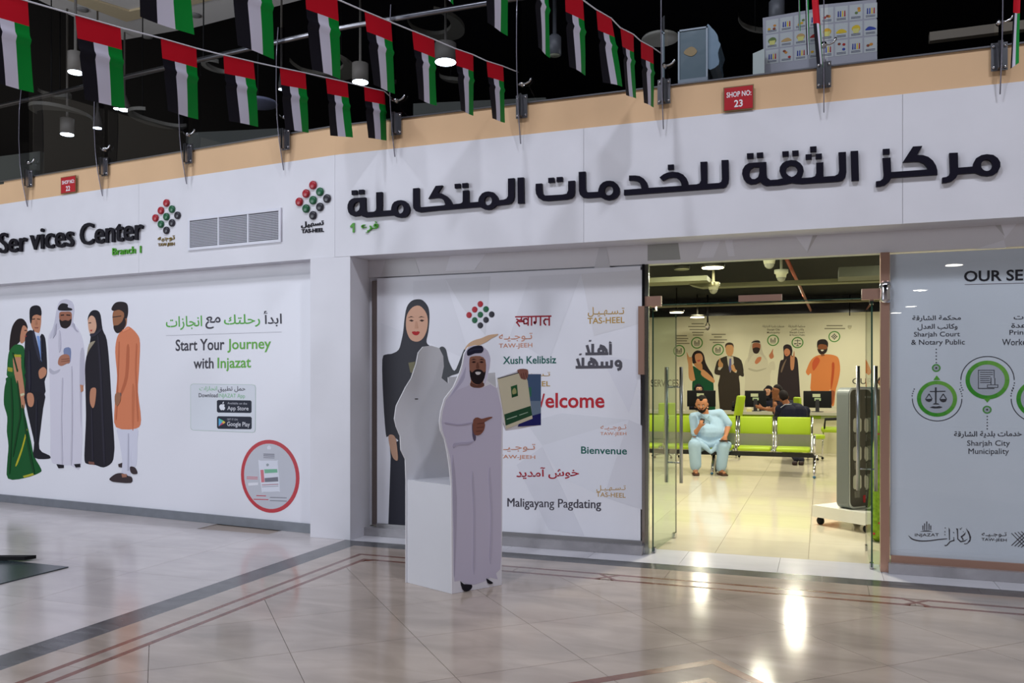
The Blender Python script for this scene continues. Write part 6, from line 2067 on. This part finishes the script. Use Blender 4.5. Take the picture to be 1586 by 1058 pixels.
# ================================================================== MURAL ON THE BACK WALL
mu = tag(MB().box((-1.9, BWY-.008, 0.9), (8.9, BWY, 3.15), mat((214, 210, 184), 0.5)).build('wall_mural'), 'cream wall print of five pointing people with green ring icons on the back wall', 'mural')
BM = Plane((0, BWY-.008, 0), (1, 0, 0), (0, -1, 0))
M1, M2 = Z(1000, 500, 7.555), Z(1180, 500, 7.555)
figure(BM, 'printed_figure', mu, M1, [
    ([(545, 505), (640, 560), (700, 600), (780, 670), (798, 800), (798, 1150), (545, 1150), (548, 900), (545, 700), (572, 640)], (14, 74, 46)),
    ([(540, 400), (560, 350), (600, 325), (650, 335), (682, 380), (700, 460), (740, 540), (780, 600), (802, 680), (785, 700), (720, 620), (660, 540), (645, 460), (560, 480), (545, 440)], (36, 24, 24)),
    ([(565, 480), (650, 470), (665, 540), (645, 562), (600, 530)], (186, 130, 84)),
    ([(578, 375), (640, 358), (668, 400), (662, 450), (622, 482), (588, 455)], (198, 140, 100)),
    ([(600, 440), (640, 432), (636, 450), (612, 455)], (190, 80, 70)),
    ([(480, 345), (490, 360), (510, 400), (543, 405), (546, 480), (575, 640), (580, 668), (540, 682), (505, 640), (500, 500), (486, 420)], (196, 142, 96)),
    ([(650, 570), (680, 550), (800, 660), (802, 700), (770, 692), (660, 620)], (196, 142, 96))], layer0=2, label='printed woman in green pointing up')
figure(BM, 'printed_figure', mu, M1, [
    ([(852, 700), (870, 620), (850, 612), (805, 590), (820, 500), (850, 432), (950, 388), (1030, 392), (1120, 440), (1150, 600), (1135, 632), (1092, 625), (1105, 780), (1085, 1150), (900, 1150), (850, 780)], (52, 44, 36)),
    ([(950, 390), (1025, 395), (1032, 470), (990, 585), (962, 480)], (196, 190, 170), 's'),
    ([(980, 420), (1002, 416), (1005, 540), (985, 582), (972, 530)], (96, 98, 150), 's'),
    ([(935, 270), (960, 238), (1015, 242), (1030, 290), (1022, 360), (990, 392), (950, 372), (936, 320)], (196, 146, 98)),
    ([(932, 295), (935, 250), (975, 230), (1022, 245), (1030, 295), (1012, 262), (952, 262)], (60, 46, 36)),
    ([(862, 430), (870, 410), (882, 450), (905, 482), (900, 520), (870, 532), (848, 492)], (196, 146, 98)),
    ([(850, 520), (900, 520), (870, 556), (846, 550)], (196, 190, 170)),
    ([(1000, 500), (1030, 490), (1050, 540), (1070, 560), (1050, 582), (1010, 552)], (196, 146, 98)),
    ([(1040, 580), (1068, 556), (1062, 586)], (196, 190, 170))], layer0=2, label='printed man in a suit pointing up')
figure(BM, 'printed_figure', mu, lambda p: p, [
    ([(1151.5, 577), (1154, 560), (1164, 549), (1180, 548), (1188, 555), (1190, 566), (1191.5, 562), (1199, 560), (1200.5, 573), (1193, 580), (1191, 650), (1153, 650), (1154, 590)], (202, 196, 172)),
    ([(1158, 562), (1161, 540), (1165, 529), (1171, 526), (1178, 530), (1181, 544), (1187, 558), (1178, 549), (1167, 549)], (190, 184, 162)),
    ([(1165.5, 533), (1171, 531), (1177.5, 533), (1177, 542), (1171.5, 546.5), (1166, 543)], (150, 92, 66)),
    ([(1166, 540), (1171.5, 538), (1177, 540), (1175, 546), (1171.5, 548), (1167, 546)], (46, 30, 26)),
    ([(1163.5, 531), (1168, 528), (1175.5, 527.5), (1177, 531), (1170, 530.5)], (44, 40, 44)),
    ([(1191, 551), (1194, 546), (1197.5, 540), (1197, 546), (1198.5, 553), (1194, 556)], (184, 118, 84)),
    ([(1169, 561), (1173, 554), (1179, 553), (1178, 559), (1172, 564)], (190, 120, 84)),
    ([(1160, 570), (1172, 573), (1186, 570), (1185, 572), (1172, 576), (1160, 573)], (176, 170, 148))], layer0=2, label='printed man in a white robe pointing up')
figure(BM, 'printed_figure', mu, M2, [
    ([(250, 290), (265, 262), (300, 252), (342, 272), (358, 330), (352, 385), (400, 400), (420, 450), (432, 600), (445, 820), (448, 1150), (195, 1150), (200, 900), (182, 740), (190, 600), (215, 450), (250, 430), (256, 380)], (44, 34, 38)),
    ([(262, 325), (290, 300), (325, 320), (328, 365), (292, 393), (266, 370)], (192, 128, 92)),
    ([(275, 368), (300, 366), (288, 378)], (170, 60, 50)),
    ([(360, 400), (378, 325), (384, 420), (372, 540), (338, 545), (332, 420), (340, 378)], (188, 130, 94)),
    ([(222, 560), (250, 480), (290, 420), (262, 500), (232, 580)], (120, 100, 84))], layer0=2, label='printed woman in a black abaya')
figure(BM, 'printed_figure', mu, M2, [
    ([(560, 460), (600, 410), (660, 380), (760, 368), (860, 385), (902, 430), (916, 560), (890, 700), (862, 800), (846, 960), (815, 960), (812, 800), (790, 790), (790, 830), (582, 830), (578, 600), (545, 616), (515, 580), (530, 530)], (206, 124, 68)),
    ([(820, 470), (850, 480), (840, 640), (812, 780), (806, 700), (818, 560)], (176, 76, 40)),
    ([(590, 470), (640, 400), (680, 440), (640, 520), (600, 560)], (190, 84, 48)),
    ([(655, 270), (670, 245), (755, 245), (768, 300), (745, 352), (705, 366), (665, 340)], (130, 76, 44)),
    ([(645, 270), (652, 215), (690, 194), (745, 196), (775, 235), (770, 290), (755, 262), (700, 250), (660, 262), (652, 300)], (30, 22, 24)),
    ([(648, 300), (665, 312), (700, 308), (745, 312), (768, 296), (755, 345), (705, 374), (665, 350)], (40, 26, 24)),
    ([(688, 318), (705, 314), (725, 318), (712, 332), (698, 331)], (214, 206, 186)),
    ([(690, 368), (730, 366), (735, 385), (695, 392)], (130, 80, 50)),
    ([(790, 800), (850, 800), (848, 870), (820, 960), (790, 900)], (150, 84, 54))], layer0=2, label='printed man in an orange kurta')
mb = MB()
pm = 0.0
def ring_px(c, rpx, w=0.18):
    a = BM.pix(c[0]-rpx, c[1])[0]
    b_ = BM.pix(c[0]+rpx, c[1])[0]
    r = (b_-a)/2
    ring(mb, BM, c, r, r*w, (64, 130, 48), 3, n=28)
    return r


RC = [M1([(600, 235)])[0], M1([(847, 315)])[0], M1([(392, 328)])[0], M2([(131, 205)])[0], M2([(417, 232)])[0], M2([(848, 162)])[0]]
for c in RC:
    mb = MB()
    ring_px(c, 9.2)
    mb.build('printed_ring', parent=mu)
mb = MB()
IC = (120, 116, 100)
for c in (RC[0], RC[1], RC[2], RC[3]):
    for dx, dy, w, h in ((-4, -3, 2, 6), (-1, -1, 2, 4), (2, -4, 2, 7), (-4, 3.6, 8, 0.9)):
        flat(mb, BM, [(c[0]+dx, c[1]+dy), (c[0]+dx+w, c[1]+dy), (c[0]+dx+w, c[1]+dy+h), (c[0]+dx, c[1]+dy+h)], 3, IC)
c = RC[4]
for dx, dy, w, h in ((-.4, -5, .9, 10), (-4.5, -3.4, 9, .9), (-5.4, 1, 4, 1.6), (1.6, 1, 4, 1.6), (-2.4, 4.6, 5, 1)):
    flat(mb, BM, [(c[0]+dx, c[1]+dy), (c[0]+dx+w, c[1]+dy), (c[0]+dx+w, c[1]+dy+h), (c[0]+dx, c[1]+dy+h)], 3, (70, 66, 60))
c = RC[5]
for i in (-1, 0, 1):
    for j in (-1, 0, 1):
        x_, y_ = c[0]+(i-j)*1.8, c[1]+(i+j)*1.8
        flat(mb, BM, [(x_-1.3, y_), (x_, y_-1.3), (x_+1.3, y_), (x_, y_+1.3)], 3, (46, 42, 44))
mb.build('icon_drawings', parent=mu)
MT = (96, 92, 76)
lpart(BM, [(arab('محكمة الشارقة'), (1221, 508), (1247, 508), (1221, 503.5), MT), (arab('وكاتب العدل'), (1225, 512.5), (1245, 512.5), (1225, 508.6), MT), ('Sharjah Court', (1223, 517), (1246, 517), (1223, 513.4), MT), ('& Notary Public', (1223, 521), (1247, 521), (1223, 517.8), MT),
           (arab('خدمات بلدية الشارقة'), (1181, 508), (1215, 508), (1181, 503.5), MT), ('Sharjah City', (1188, 513), (1208, 513), (1188, 509), MT), ('Municipality', (1188, 517.4), (1208, 517.4), (1188, 513.6), MT)], 'lettering', mu, off=0.006, layer=3)
mb = MB()
for (x0, x1, y_) in ((1071, 1090, 501.5), (1066, 1092, 506), (1068, 1094, 510.5), (1072, 1090, 515), (1073, 1089, 519), (1102, 1124, 518), (1106, 1118, 522), (1099, 1126, 526.5), (1104, 1122, 530.5), (1048, 1064, 520), (1048, 1066, 524.5), (1048, 1064, 528), (1048, 1068, 532), (1280, 1305, 504.5), (1277, 1309, 509)):
    flat(mb, BM, [(x0, y_-.8), (x1, y_-.8), (x1, y_+.8), (x0, y_+.8)], 3, (130, 126, 106))
tag(mb.build('caption_lines', parent=mu), None, None, kind='stuff')
lpart(BM, [('SERVICES', (1008, 599), (1051, 599), (1008, 588), (84, 80, 74)), ('OUR', (1320, 595), (1352, 595), (1320, 586), (70, 66, 62))], 'lettering', mu, off=0.01, layer=3)

# ================================================================== OFFICE CEILING THINGS
DUCT = mat((112, 110, 84), 0.55)
def ceil_bar(x0, y0, x1, y1, Zc, dz, th, lab, m=DUCT, name='ceiling_duct', cat='duct'):
    a, b_ = at(x0, y0, Zc), at(x1, y1, Zc)
    y = a.y
    a2 = atx(x0, y0, y)
    b3 = atx(x1, y1, y)
    z0 = min(a2.z, b3.z)
    mb = MB()
    mb.box((a2.x, y, z0), (b3.x, y+th, z0+dz), m)
    return tag(mb.build(name), lab, cat)


ceil_bar(960, 436, 1095, 434, 12.5, 0.07, 0.5, 'grey-green ceiling duct at the left behind the transom')
ceil_bar(1108, 441, 1420, 433, 13.2, 0.06, 0.25, 'long straight grey-green ceiling pipe tray behind the transom')
ceil_bar(1000, 476, 1440, 464, 19.0, 0.035, 0.1, 'thin light conduit crossing the dark ceiling just above the back wall')
mb = MB()
pts = [(1056, 433), (1068, 441), (1085, 445), (1108, 443), (1108, 437), (1062, 430)]
Y0 = at(1080, 440, 12.5).y
pp = Plane((0, Y0-0.01, 0), (1, 0, 0), (0, -1, 0))
mb.prism(pp, [[pp.pix(*p) for p in pts]], -0.3, 0, DUCT)
tag(mb.build('ceiling_duct'), 'widened duct elbow in the office ceiling', 'duct')
ceil_bar(1299, 429, 1420, 420, 12.0, 0.14, 0.6, 'wide grey duct box at the right end of the office ceiling', mat((92, 92, 80), .5))
mb = MB()
mb.tube([at(1216, 396, 11.5), at(1236, 438, 15.0), at(1257, 484, 21.5)], 0.028, mat((150, 62, 44), 0.4), 10)
tag(mb.build('sprinkler_pipe'), 'red sprinkler pipe running back under the black ceiling', 'pipe')
for k, (px, py, Zc, r, on) in enumerate(((1056, 418, 12.5, .11, 0), (1104, 415.5, 12.2, .155, 1), (1048, 484.5, 19.0, .15, 1), (1080, 492, 20.5, .165, 1))):
    p = at(px, py, Zc)
    t = thing('ceiling_light', p, ('unlit round downlight at the left of the office ceiling', 'lit round downlight above the transom', 'lit round downlight seen through the left door leaf', 'lit round downlight hanging before the mural above the woman in green')[k], 'lamp')
    MB().lathe(p+Vector((0, 0, .01)), [(r*1.1, 0), (r*1.1, .05), (.02, .07), (.012, 3.66-p.z)], mat((60, 58, 50), .5), 20).build('housing', parent=t)
    MB().lathe(p, [(r, 0), (r, .012)], LAMPW if on else mat((190, 186, 150)), 24).build('lens', parent=t)
for k, (px, py, Zc) in enumerate(((1105, 449, 12.5), (1191.5, 409, 10.6), (1210, 430, 11.8))):
    p = at(px, py, Zc)
    t = thing('security_camera', p, ('white dome camera on a rod, left under the office ceiling', 'white dome camera nearest the transom top edge', 'white dome camera beside the red pipe')[k], 'camera', None)
    MB().lathe(p, [(.065, .0), (.075, .05), (.095, .06), (.095, .11), (.02, .12), (.014, 3.66-p.z)], mat((206, 204, 176), .45), 18).build('housing', parent=t)
    MB().ball(p, .062, mat((150, 148, 132), .2), 14).build('dome', parent=t)
for k, (px, py) in enumerate(((1096, 506), (1316, 505))):
    Zc = 20.6
    p = at(px, py, Zc)
    t = thing('security_camera', p, ('small camera on a black forked rod in front of the mural, left', 'small camera on a black forked rod in front of the mural, right')[k], 'camera')
    MB().tube([p+Vector((0, 0, .1)), p+Vector((0, 0, 3.66-p.z))], .022, BLACK, 8).build('rod', parent=t)
    mb = MB()
    mb.tube([p+Vector((-.05, 0, .02)), p+Vector((0, 0, .13)), p+Vector((.05, 0, .02))], .014, BLACK, 6)
    mb.build('fork', parent=t)
    MB().lathe(p-Vector((0, 0, .04)), [(.02, -.05), (.05, 0), (.055, .05)], mat((70, 66, 60) if k == 0 else (190, 186, 160)), 12).build('housing', parent=t)

# ================================================================== UPPER FLOOR THINGS
# wrapped display case
Zc = 8.2
a, b_, c_, d_ = at(1050, 107, Zc), at(1096, 102, Zc), at(1096, 41, Zc), at(1050, 47, Zc)
p = Vector(((a.x+b_.x)/2, a.y+0.25, 4.05))
PLA = mat((120, 140, 156), 0.22, 0, 0.4, name='plastic_wrap', bump=0.5, scale=6)
t = thing('display_case', p, 'pale display case wrapped in clear plastic on the upper floor', 'display case')
y0 = a.y
zb, zt_ = 4.05, atx(1070, 44, y0).z
xa, xb = atx(1050, 80, y0).x, atx(1096, 80, y0).x
MB().box((xa, y0, zb), (xb, y0+.45, zb+.45), mat((120, 130, 140), .4)).build('cabinet', parent=t)
mb = MB()
for x_ in (xa, xb-.015):
    mb.box((x_, y0, zb+.45), (x_+.015, y0+.02, zt_), mat((150, 160, 170), .4))
mb.box((xa, y0, zt_-.015), (xb, y0+.02, zt_), mat((150, 160, 170), .4))
mb.build('case_frame', parent=t)
MB().box((xa+.005, y0+.01, zb+.45), (xb-.005, y0+.44, zt_-.01), mat((88, 104, 112), .25, bump=0.4, scale=5)).build('glass_case', parent=t)
wm = MB()
pw_ = [(1094, 41), (1103, 44), (1111, 54), (1113, 64), (1116, 69), (1112, 82), (1113, 100), (1094, 104)]
wp = Plane((0, y0+.02, 0), (1, 0, 0), (0, -1, 0))
wm.prism(wp, [bez([wp.pix(*q_) for q_ in pw_], 3)], -.4, 0, PLA)
wm.build('plastic_wrap', parent=t)
wm = MB()
wm.prism(wp.shift(.012), [bez([wp.pix(*q_) for q_ in [(1062, 78), (1072, 73), (1080, 80), (1072, 88), (1060, 84)]], 3)], 0, .003, mat((150, 130, 96), .5))
wm.build('paper_label', parent=t)
# little white box beside the boards
wp2 = Plane((0, y0+.1, 0), (1, 0, 0), (0, -1, 0))
mb = MB()
q_ = [wp2.pix(*v) for v in [(1166, 95), (1184, 92), (1184, 75), (1166, 83)]]
q_[0] = (q_[0][0], 4.05)
q_[1] = (q_[1][0], 4.05)
mb.prism(wp2, [q_], -.1, 0, mat((176, 184, 180), .5))
tag(mb.build('white_box'), 'white box standing left of the menu boards on the upper floor', 'box')
# menu boards with grids of dishes
X = Z(1160, 0, 7.552)


def menu_board(corners, cols_, rows_, label, y_, seed):
    pl = Plane((0, y_, 0), (1, 0, 0), (0, -1, 0))
    bl_, br_, tr_, tl_ = [pl.pix(*v) for v in X(corners)]
    mb = MB()
    mb.prism(pl, [[(bl_[0], 4.05), (br_[0], 4.05), tr_, tl_]], -.03, 0, mat((150, 150, 158), .5))
    o = mb.build('menu_board')
    tag(o, label, 'menu board')
    rr = random.Random(seed)
    pal = [(150, 34, 30), (196, 168, 40), (180, 120, 50), (40, 60, 140), (90, 110, 60), (120, 60, 40), (170, 140, 90), (190, 150, 40)]

    def P_(u, v):
        x_ = bl_[0]+(br_[0]-bl_[0])*u
        z0 = bl_[1]+(br_[1]-bl_[1])*u
        z1 = tl_[1]+(tr_[1]-tl_[1])*u
        return (x_, z0+(z1-z0)*v)
    for i in range(cols_):
        for j in range(rows_):
            mb = MB()
            u0, u1 = (i+.06)/cols_, (i+.94)/cols_
            v0, v1 = (j+.05)/rows_*.95, (j+.95)/rows_*.95
            mb.prism(pl, [[P_(u0, v0), P_(u1, v0), P_(u1, v1), P_(u0, v1)]], 0, .0015, mat((172, 176, 176), .5))
            cu, cv = (u0+u1)/2, v0+(v1-v0)*.55
            k = (i+j*3+seed) % 8
            kind = (i*2+j) % 4
            if kind == 0:
                for s_ in range(4):
                    ux = u0+(u1-u0)*(.2+.17*s_)
                    mb.prism(pl, [[P_(ux, v0+(v1-v0)*.3), P_(ux+(u1-u0)*.11, v0+(v1-v0)*.3), P_(ux+(u1-u0)*.1, v0+(v1-v0)*.68), P_(ux+(u1-u0)*.02, v0+(v1-v0)*.68)]], 0, .003, mat(((30, 40, 120), (40, 60, 140), (200, 170, 30), (150, 30, 30))[s_], .5))
            elif kind == 1:
                mb.prism(pl, [bez([P_(cu+(u1-u0)*.34*math.cos(a_), cv+(v1-v0)*.24*math.sin(a_)*rr.uniform(.8, 1.1)) for a_ in [q*math.pi/4 for q in range(8)]], 2)], 0, .003, mat(pal[k], .5))
                mb.prism(pl, [[P_(cu-(u1-u0)*.2, v0+(v1-v0)*.25), P_(cu+(u1-u0)*.2, v0+(v1-v0)*.25), P_(cu+(u1-u0)*.25, cv), P_(cu-(u1-u0)*.25, cv)]], 0, .0034, mat((190, 186, 110), .5))
            elif kind == 2:
                for s_ in range(3):
                    uu, vv = rr.uniform(.2, .8), rr.uniform(.3, .8)
                    cx, cy = u0+(u1-u0)*uu, v0+(v1-v0)*vv
                    mb.prism(pl, [[P_(cx+(u1-u0)*.13*math.cos(a_), cy+(v1-v0)*.09*math.sin(a_)) for a_ in [q*math.pi/4 for q in range(8)]]], 0, .003+.0003*s_, mat(pal[(k+s_*3) % 8], .5))
            else:
                mb.prism(pl, [bez([P_(cu+(u1-u0)*.4*math.cos(a_), v0+(v1-v0)*.35+(v1-v0)*.25*abs(math.sin(a_))*rr.uniform(.8, 1.1)) for a_ in [q*math.pi/5 for q in range(6)]], 2)], 0, .003, mat(pal[(k+1) % 8], .5))
            for s_ in range(2):
                vv = v0+(v1-v0)*(.1+.08*s_)
                mb.prism(pl, [[P_(u0+(u1-u0)*.12, vv), P_(u1-(u1-u0)*.15, vv), P_(u1-(u1-u0)*.15, vv+(v1-v0)*.035), P_(u0+(u1-u0)*.12, vv+(v1-v0)*.035)]], 0, .0028, mat((60, 60, 84), .5))
            mb.build('menu_picture', parent=o)
    return o


menu_board([(190, 760), (860, 680), (800, 100), (160, 210)], 4, 3, 'left white menu board with food pictures on the upper floor', y0+.25, 1)
menu_board([(830, 690), (1510, 610), (1490, -10), (800, 60)], 4, 3, 'right white menu board with food pictures, larger and higher than the left one', y0+.05, 4)
# hanging lamps of the upper floor
for k, (px, py, Zc, r, kind, lab) in enumerate(((690, 97, 13, .16, 'c', 'bright oval ceiling lamp above the middle row of flags'), (558, 128, 13, .12, 'c', 'bright cylinder lamp between the flags left of center'), (117, 113, 12, .10, 'c', 'bright cylinder lamp near the handrail at the upper left'), (104, 209, 15, .11, 'c', 'bright cylinder lamp low at the far left'),
                                         (193, 171, 16, .10, 'n', 'bright small lamp below the second flag from the left'), (181, 169, 16.5, .06, 'n', 'tiny bright lamp beside another below the second flag'), (400, 160, 13, .3, 'u', 'unlit pale oval ceiling lamp behind the fourth flag'), (1023, 60, 12, .27, 'u', 'unlit cream oval ceiling lamp left of the display case'),
                                         (151, 199, 15, .07, 'n', 'small lamp shining beside the second glass fin'), (436, 139, 14, .05, 'n', 'small lamp shining at the fourth glass fin'))):
    p = at(px, py, Zc)
    t = thing('ceiling_light', p, lab, 'lamp')
    if kind == 'u':
        MB().lathe(p, [(.02, -.06), (r*.6, -.05), (r*.93, -.02), (r, 0), (r*.9, .03)], mat((150, 148, 140) if px > 900 else (120, 124, 150), .5), 24).build('diffuser', parent=t)
        MB().tube([p, Vector((p.x, p.y, 8.6))], .012, BLACK, 6).build('rod', parent=t)
    else:
        MB().lathe(p+Vector((0, 0, .01)), [(r*1.05, 0), (r*1.05, .28 if kind == 'c' else .08), (.02, .3), (.015, 8.6-p.z)], mat((112, 108, 104), .5), 20).build('housing', parent=t)
        MB().lathe(p, [(r, 0), (r, .012)], LAMPC, 20).build('lens', parent=t)
for px, py, Zc in ((859, 75, 12.5), (1203, 22, 11)):
    p = at(px, py, Zc)
    t = thing('ceiling_light', p, 'unlit grey cylinder lamp %s' % ('behind the second flag of the upper right row' if px < 1000 else 'above the left menu board'), 'lamp')
    r = .10
    MB().lathe(p, [(r, -.1), (r, .16), (r*.6, .2), (.03, .2), (.03, 8.6-p.z)], mat((96, 98, 104), .4), 20).build('housing', parent=t)
    MB().lathe(p-Vector((0, 0, .11)), [(r*.8, 0), (r*.8, .01)], mat((170, 172, 150), .4), 20).build('lens', parent=t)
# curled ceiling ribbons
SW = mat((104, 102, 96), .6, name='ribbon_grey')


def ribbon(cx, cy, rx, ry, Zc, lab, a0=-30, a1=250, w=.55):
    c = at(cx, cy, Zc)
    ex = (at(cx+rx, cy, Zc)-c).length
    ey = ex*1.5
    out, inn = [], []
    n = 26
    for i in range(n+1):
        s_ = i/n
        a_ = math.radians(a0+(a1-a0)*s_)
        k = math.sin(math.pi*min(1, s_*1.15+.02))*w
        k = max(k, .02)
        out.append(Vector((ex*math.cos(a_), ey*math.sin(a_), 0)))
        inn.append(Vector((ex*(1-k)*math.cos(a_), ey*(1-k)*math.sin(a_), 0)))
    v = []
    for z_ in (0, .06):
        v += [c+p_+Vector((0, 0, z_)) for p_ in out]+[c+p_+Vector((0, 0, z_)) for p_ in inn]
    m_ = n+1
    fs = []
    for i in range(n):
        fs += [(i, i+1, m_+i+1, m_+i), (2*m_+i, 3*m_+i, 3*m_+i+1, 2*m_+i+1), (i, 2*m_+i, 2*m_+i+1, i+1), (m_+i, m_+i+1, 3*m_+i+1, 3*m_+i)]
    mb = MB()
    mb.add(v, fs, SW)
    o = mb.build('ceiling_ribbon')
    MB().tube([c+out[n//2]*.9, Vector((c.x+out[n//2].x*.9, c.y+out[n//2].y*.9, 8.6))], .01, BLACK, 6).build('hanger', parent=o)
    return tag(o, lab, 'ceiling decoration')


ribbon(676, 40, 40, 24, 13.5, 'large curled grey ceiling ribbon above the middle flags', -60, 230)
ribbon(700, 120, 18, 10, 14, 'small curled grey ceiling ribbon under the oval lamp', 40, 220)
ribbon(500, 102, 44, 18, 14, 'curled grey ceiling ribbon behind the fifth and sixth flags', -20, 210)
ribbon(95, 178, 34, 12, 15, 'curled grey ceiling ribbon over the low lamp at the left', -160, 60)
ribbon(245, 186, 34, 12, 15, 'curled grey ceiling ribbon between the second and third glass fins', 60, 300)
ribbon(85, 146, 18, 8, 15, 'small curled grey ceiling ribbon under the handrail at the left', 20, 240)
ribbon(335, 105, 18, 16, 13, 'curled grey ceiling ribbon between the third and fourth flags', 90, 330, .45)
ribbon(1190, 25, 45, 30, 12, 'dim curled grey ceiling ribbon above the display case and boards', 60, 190, .12)
# pale ceiling with cove at the upper left
zc_ = 8.2
cl = [zz(*v, zc_) for v in ((30, -14), (190, 62), (300, 43), (520, -14), (420, -90), (80, -90))]
k = len(cl)
mb = MB()
mb.add([Vector(v) for v in cl]+[v+Vector((0, 0, .12)) for v in cl], [tuple(range(k))[::-1], tuple(range(k, 2*k))]+[(i, (i+1) % k, k+(i+1) % k, k+i) for i in range(k)], mat((232, 230, 230), .6))
pc_ = struct(mb.build('ceiling_panel'), 'pale grey suspended ceiling field at the upper left')
mb = MB()
for pts in ([(82, -8), (196, 34), (200, 18), (110, -10)], [(196, 34), (352, -6), (338, -12), (200, 18)]):
    v = [zz(*q_, zc_-.04) for q_ in pts]
    mb.add(v+[q_+Vector((0, 0, .035)) for q_ in v], [(0, 1, 2, 3), (7, 6, 5, 4)]+[(i, (i+1) % 4, 4+(i+1) % 4, 4+i) for i in range(4)], mat((222, 206, 172), .5))
mb.build('cove_molding', parent=pc_)
for q_ in ((128, 15), (228, 57), (303, 24)):
    p = zz(*q_, zc_-.01)
    t = thing('ceiling_light', p, 'small recessed spot in the pale ceiling field, at the %s' % ('left' if q_[0] < 200 else 'lower corner' if q_[0] < 250 else 'right'), 'lamp')
    MB().lathe(p-Vector((0, 0, .02)), [(.05, 0), (.1, .01), (.1, .03)], mat((150, 150, 152)), 16).build('rim', parent=t)
# solid bar standing in for the opposite edge's reflection in the glass
ceil_bar(1440, 63, 1640, 38, 9.6, .1, .1, 'dim beige bar standing in for a reflection, upper right behind the glass', mat((120, 112, 100), .6), 'reflection_bar', 'beam')

PPM = mat((58, 60, 56), .6, name='reflection_strip')  # solid grey strips shaped as the glass's reflection of the opposite edge
for (xa_, xb_, ya_, yb_, ytop, lab) in ((-90, 62, 262, 247, 12, 'dim grey strip standing in for a reflection behind the first glass fin'), (288, 440, 226, 203, 14, 'dim grey strip standing in for a reflection between the third and fourth glass fin'), (640, 845, 190, 150, 16, 'dim grey strip standing in for a reflection behind the sixth glass fin')):
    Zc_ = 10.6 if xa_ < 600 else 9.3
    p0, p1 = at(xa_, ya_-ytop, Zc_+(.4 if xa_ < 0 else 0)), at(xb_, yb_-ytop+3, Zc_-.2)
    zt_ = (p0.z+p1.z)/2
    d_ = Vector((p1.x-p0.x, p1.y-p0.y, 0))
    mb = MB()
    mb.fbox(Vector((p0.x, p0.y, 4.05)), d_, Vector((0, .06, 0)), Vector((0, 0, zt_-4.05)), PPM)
    tag(mb.build('reflection_strip'), lab, 'partition')
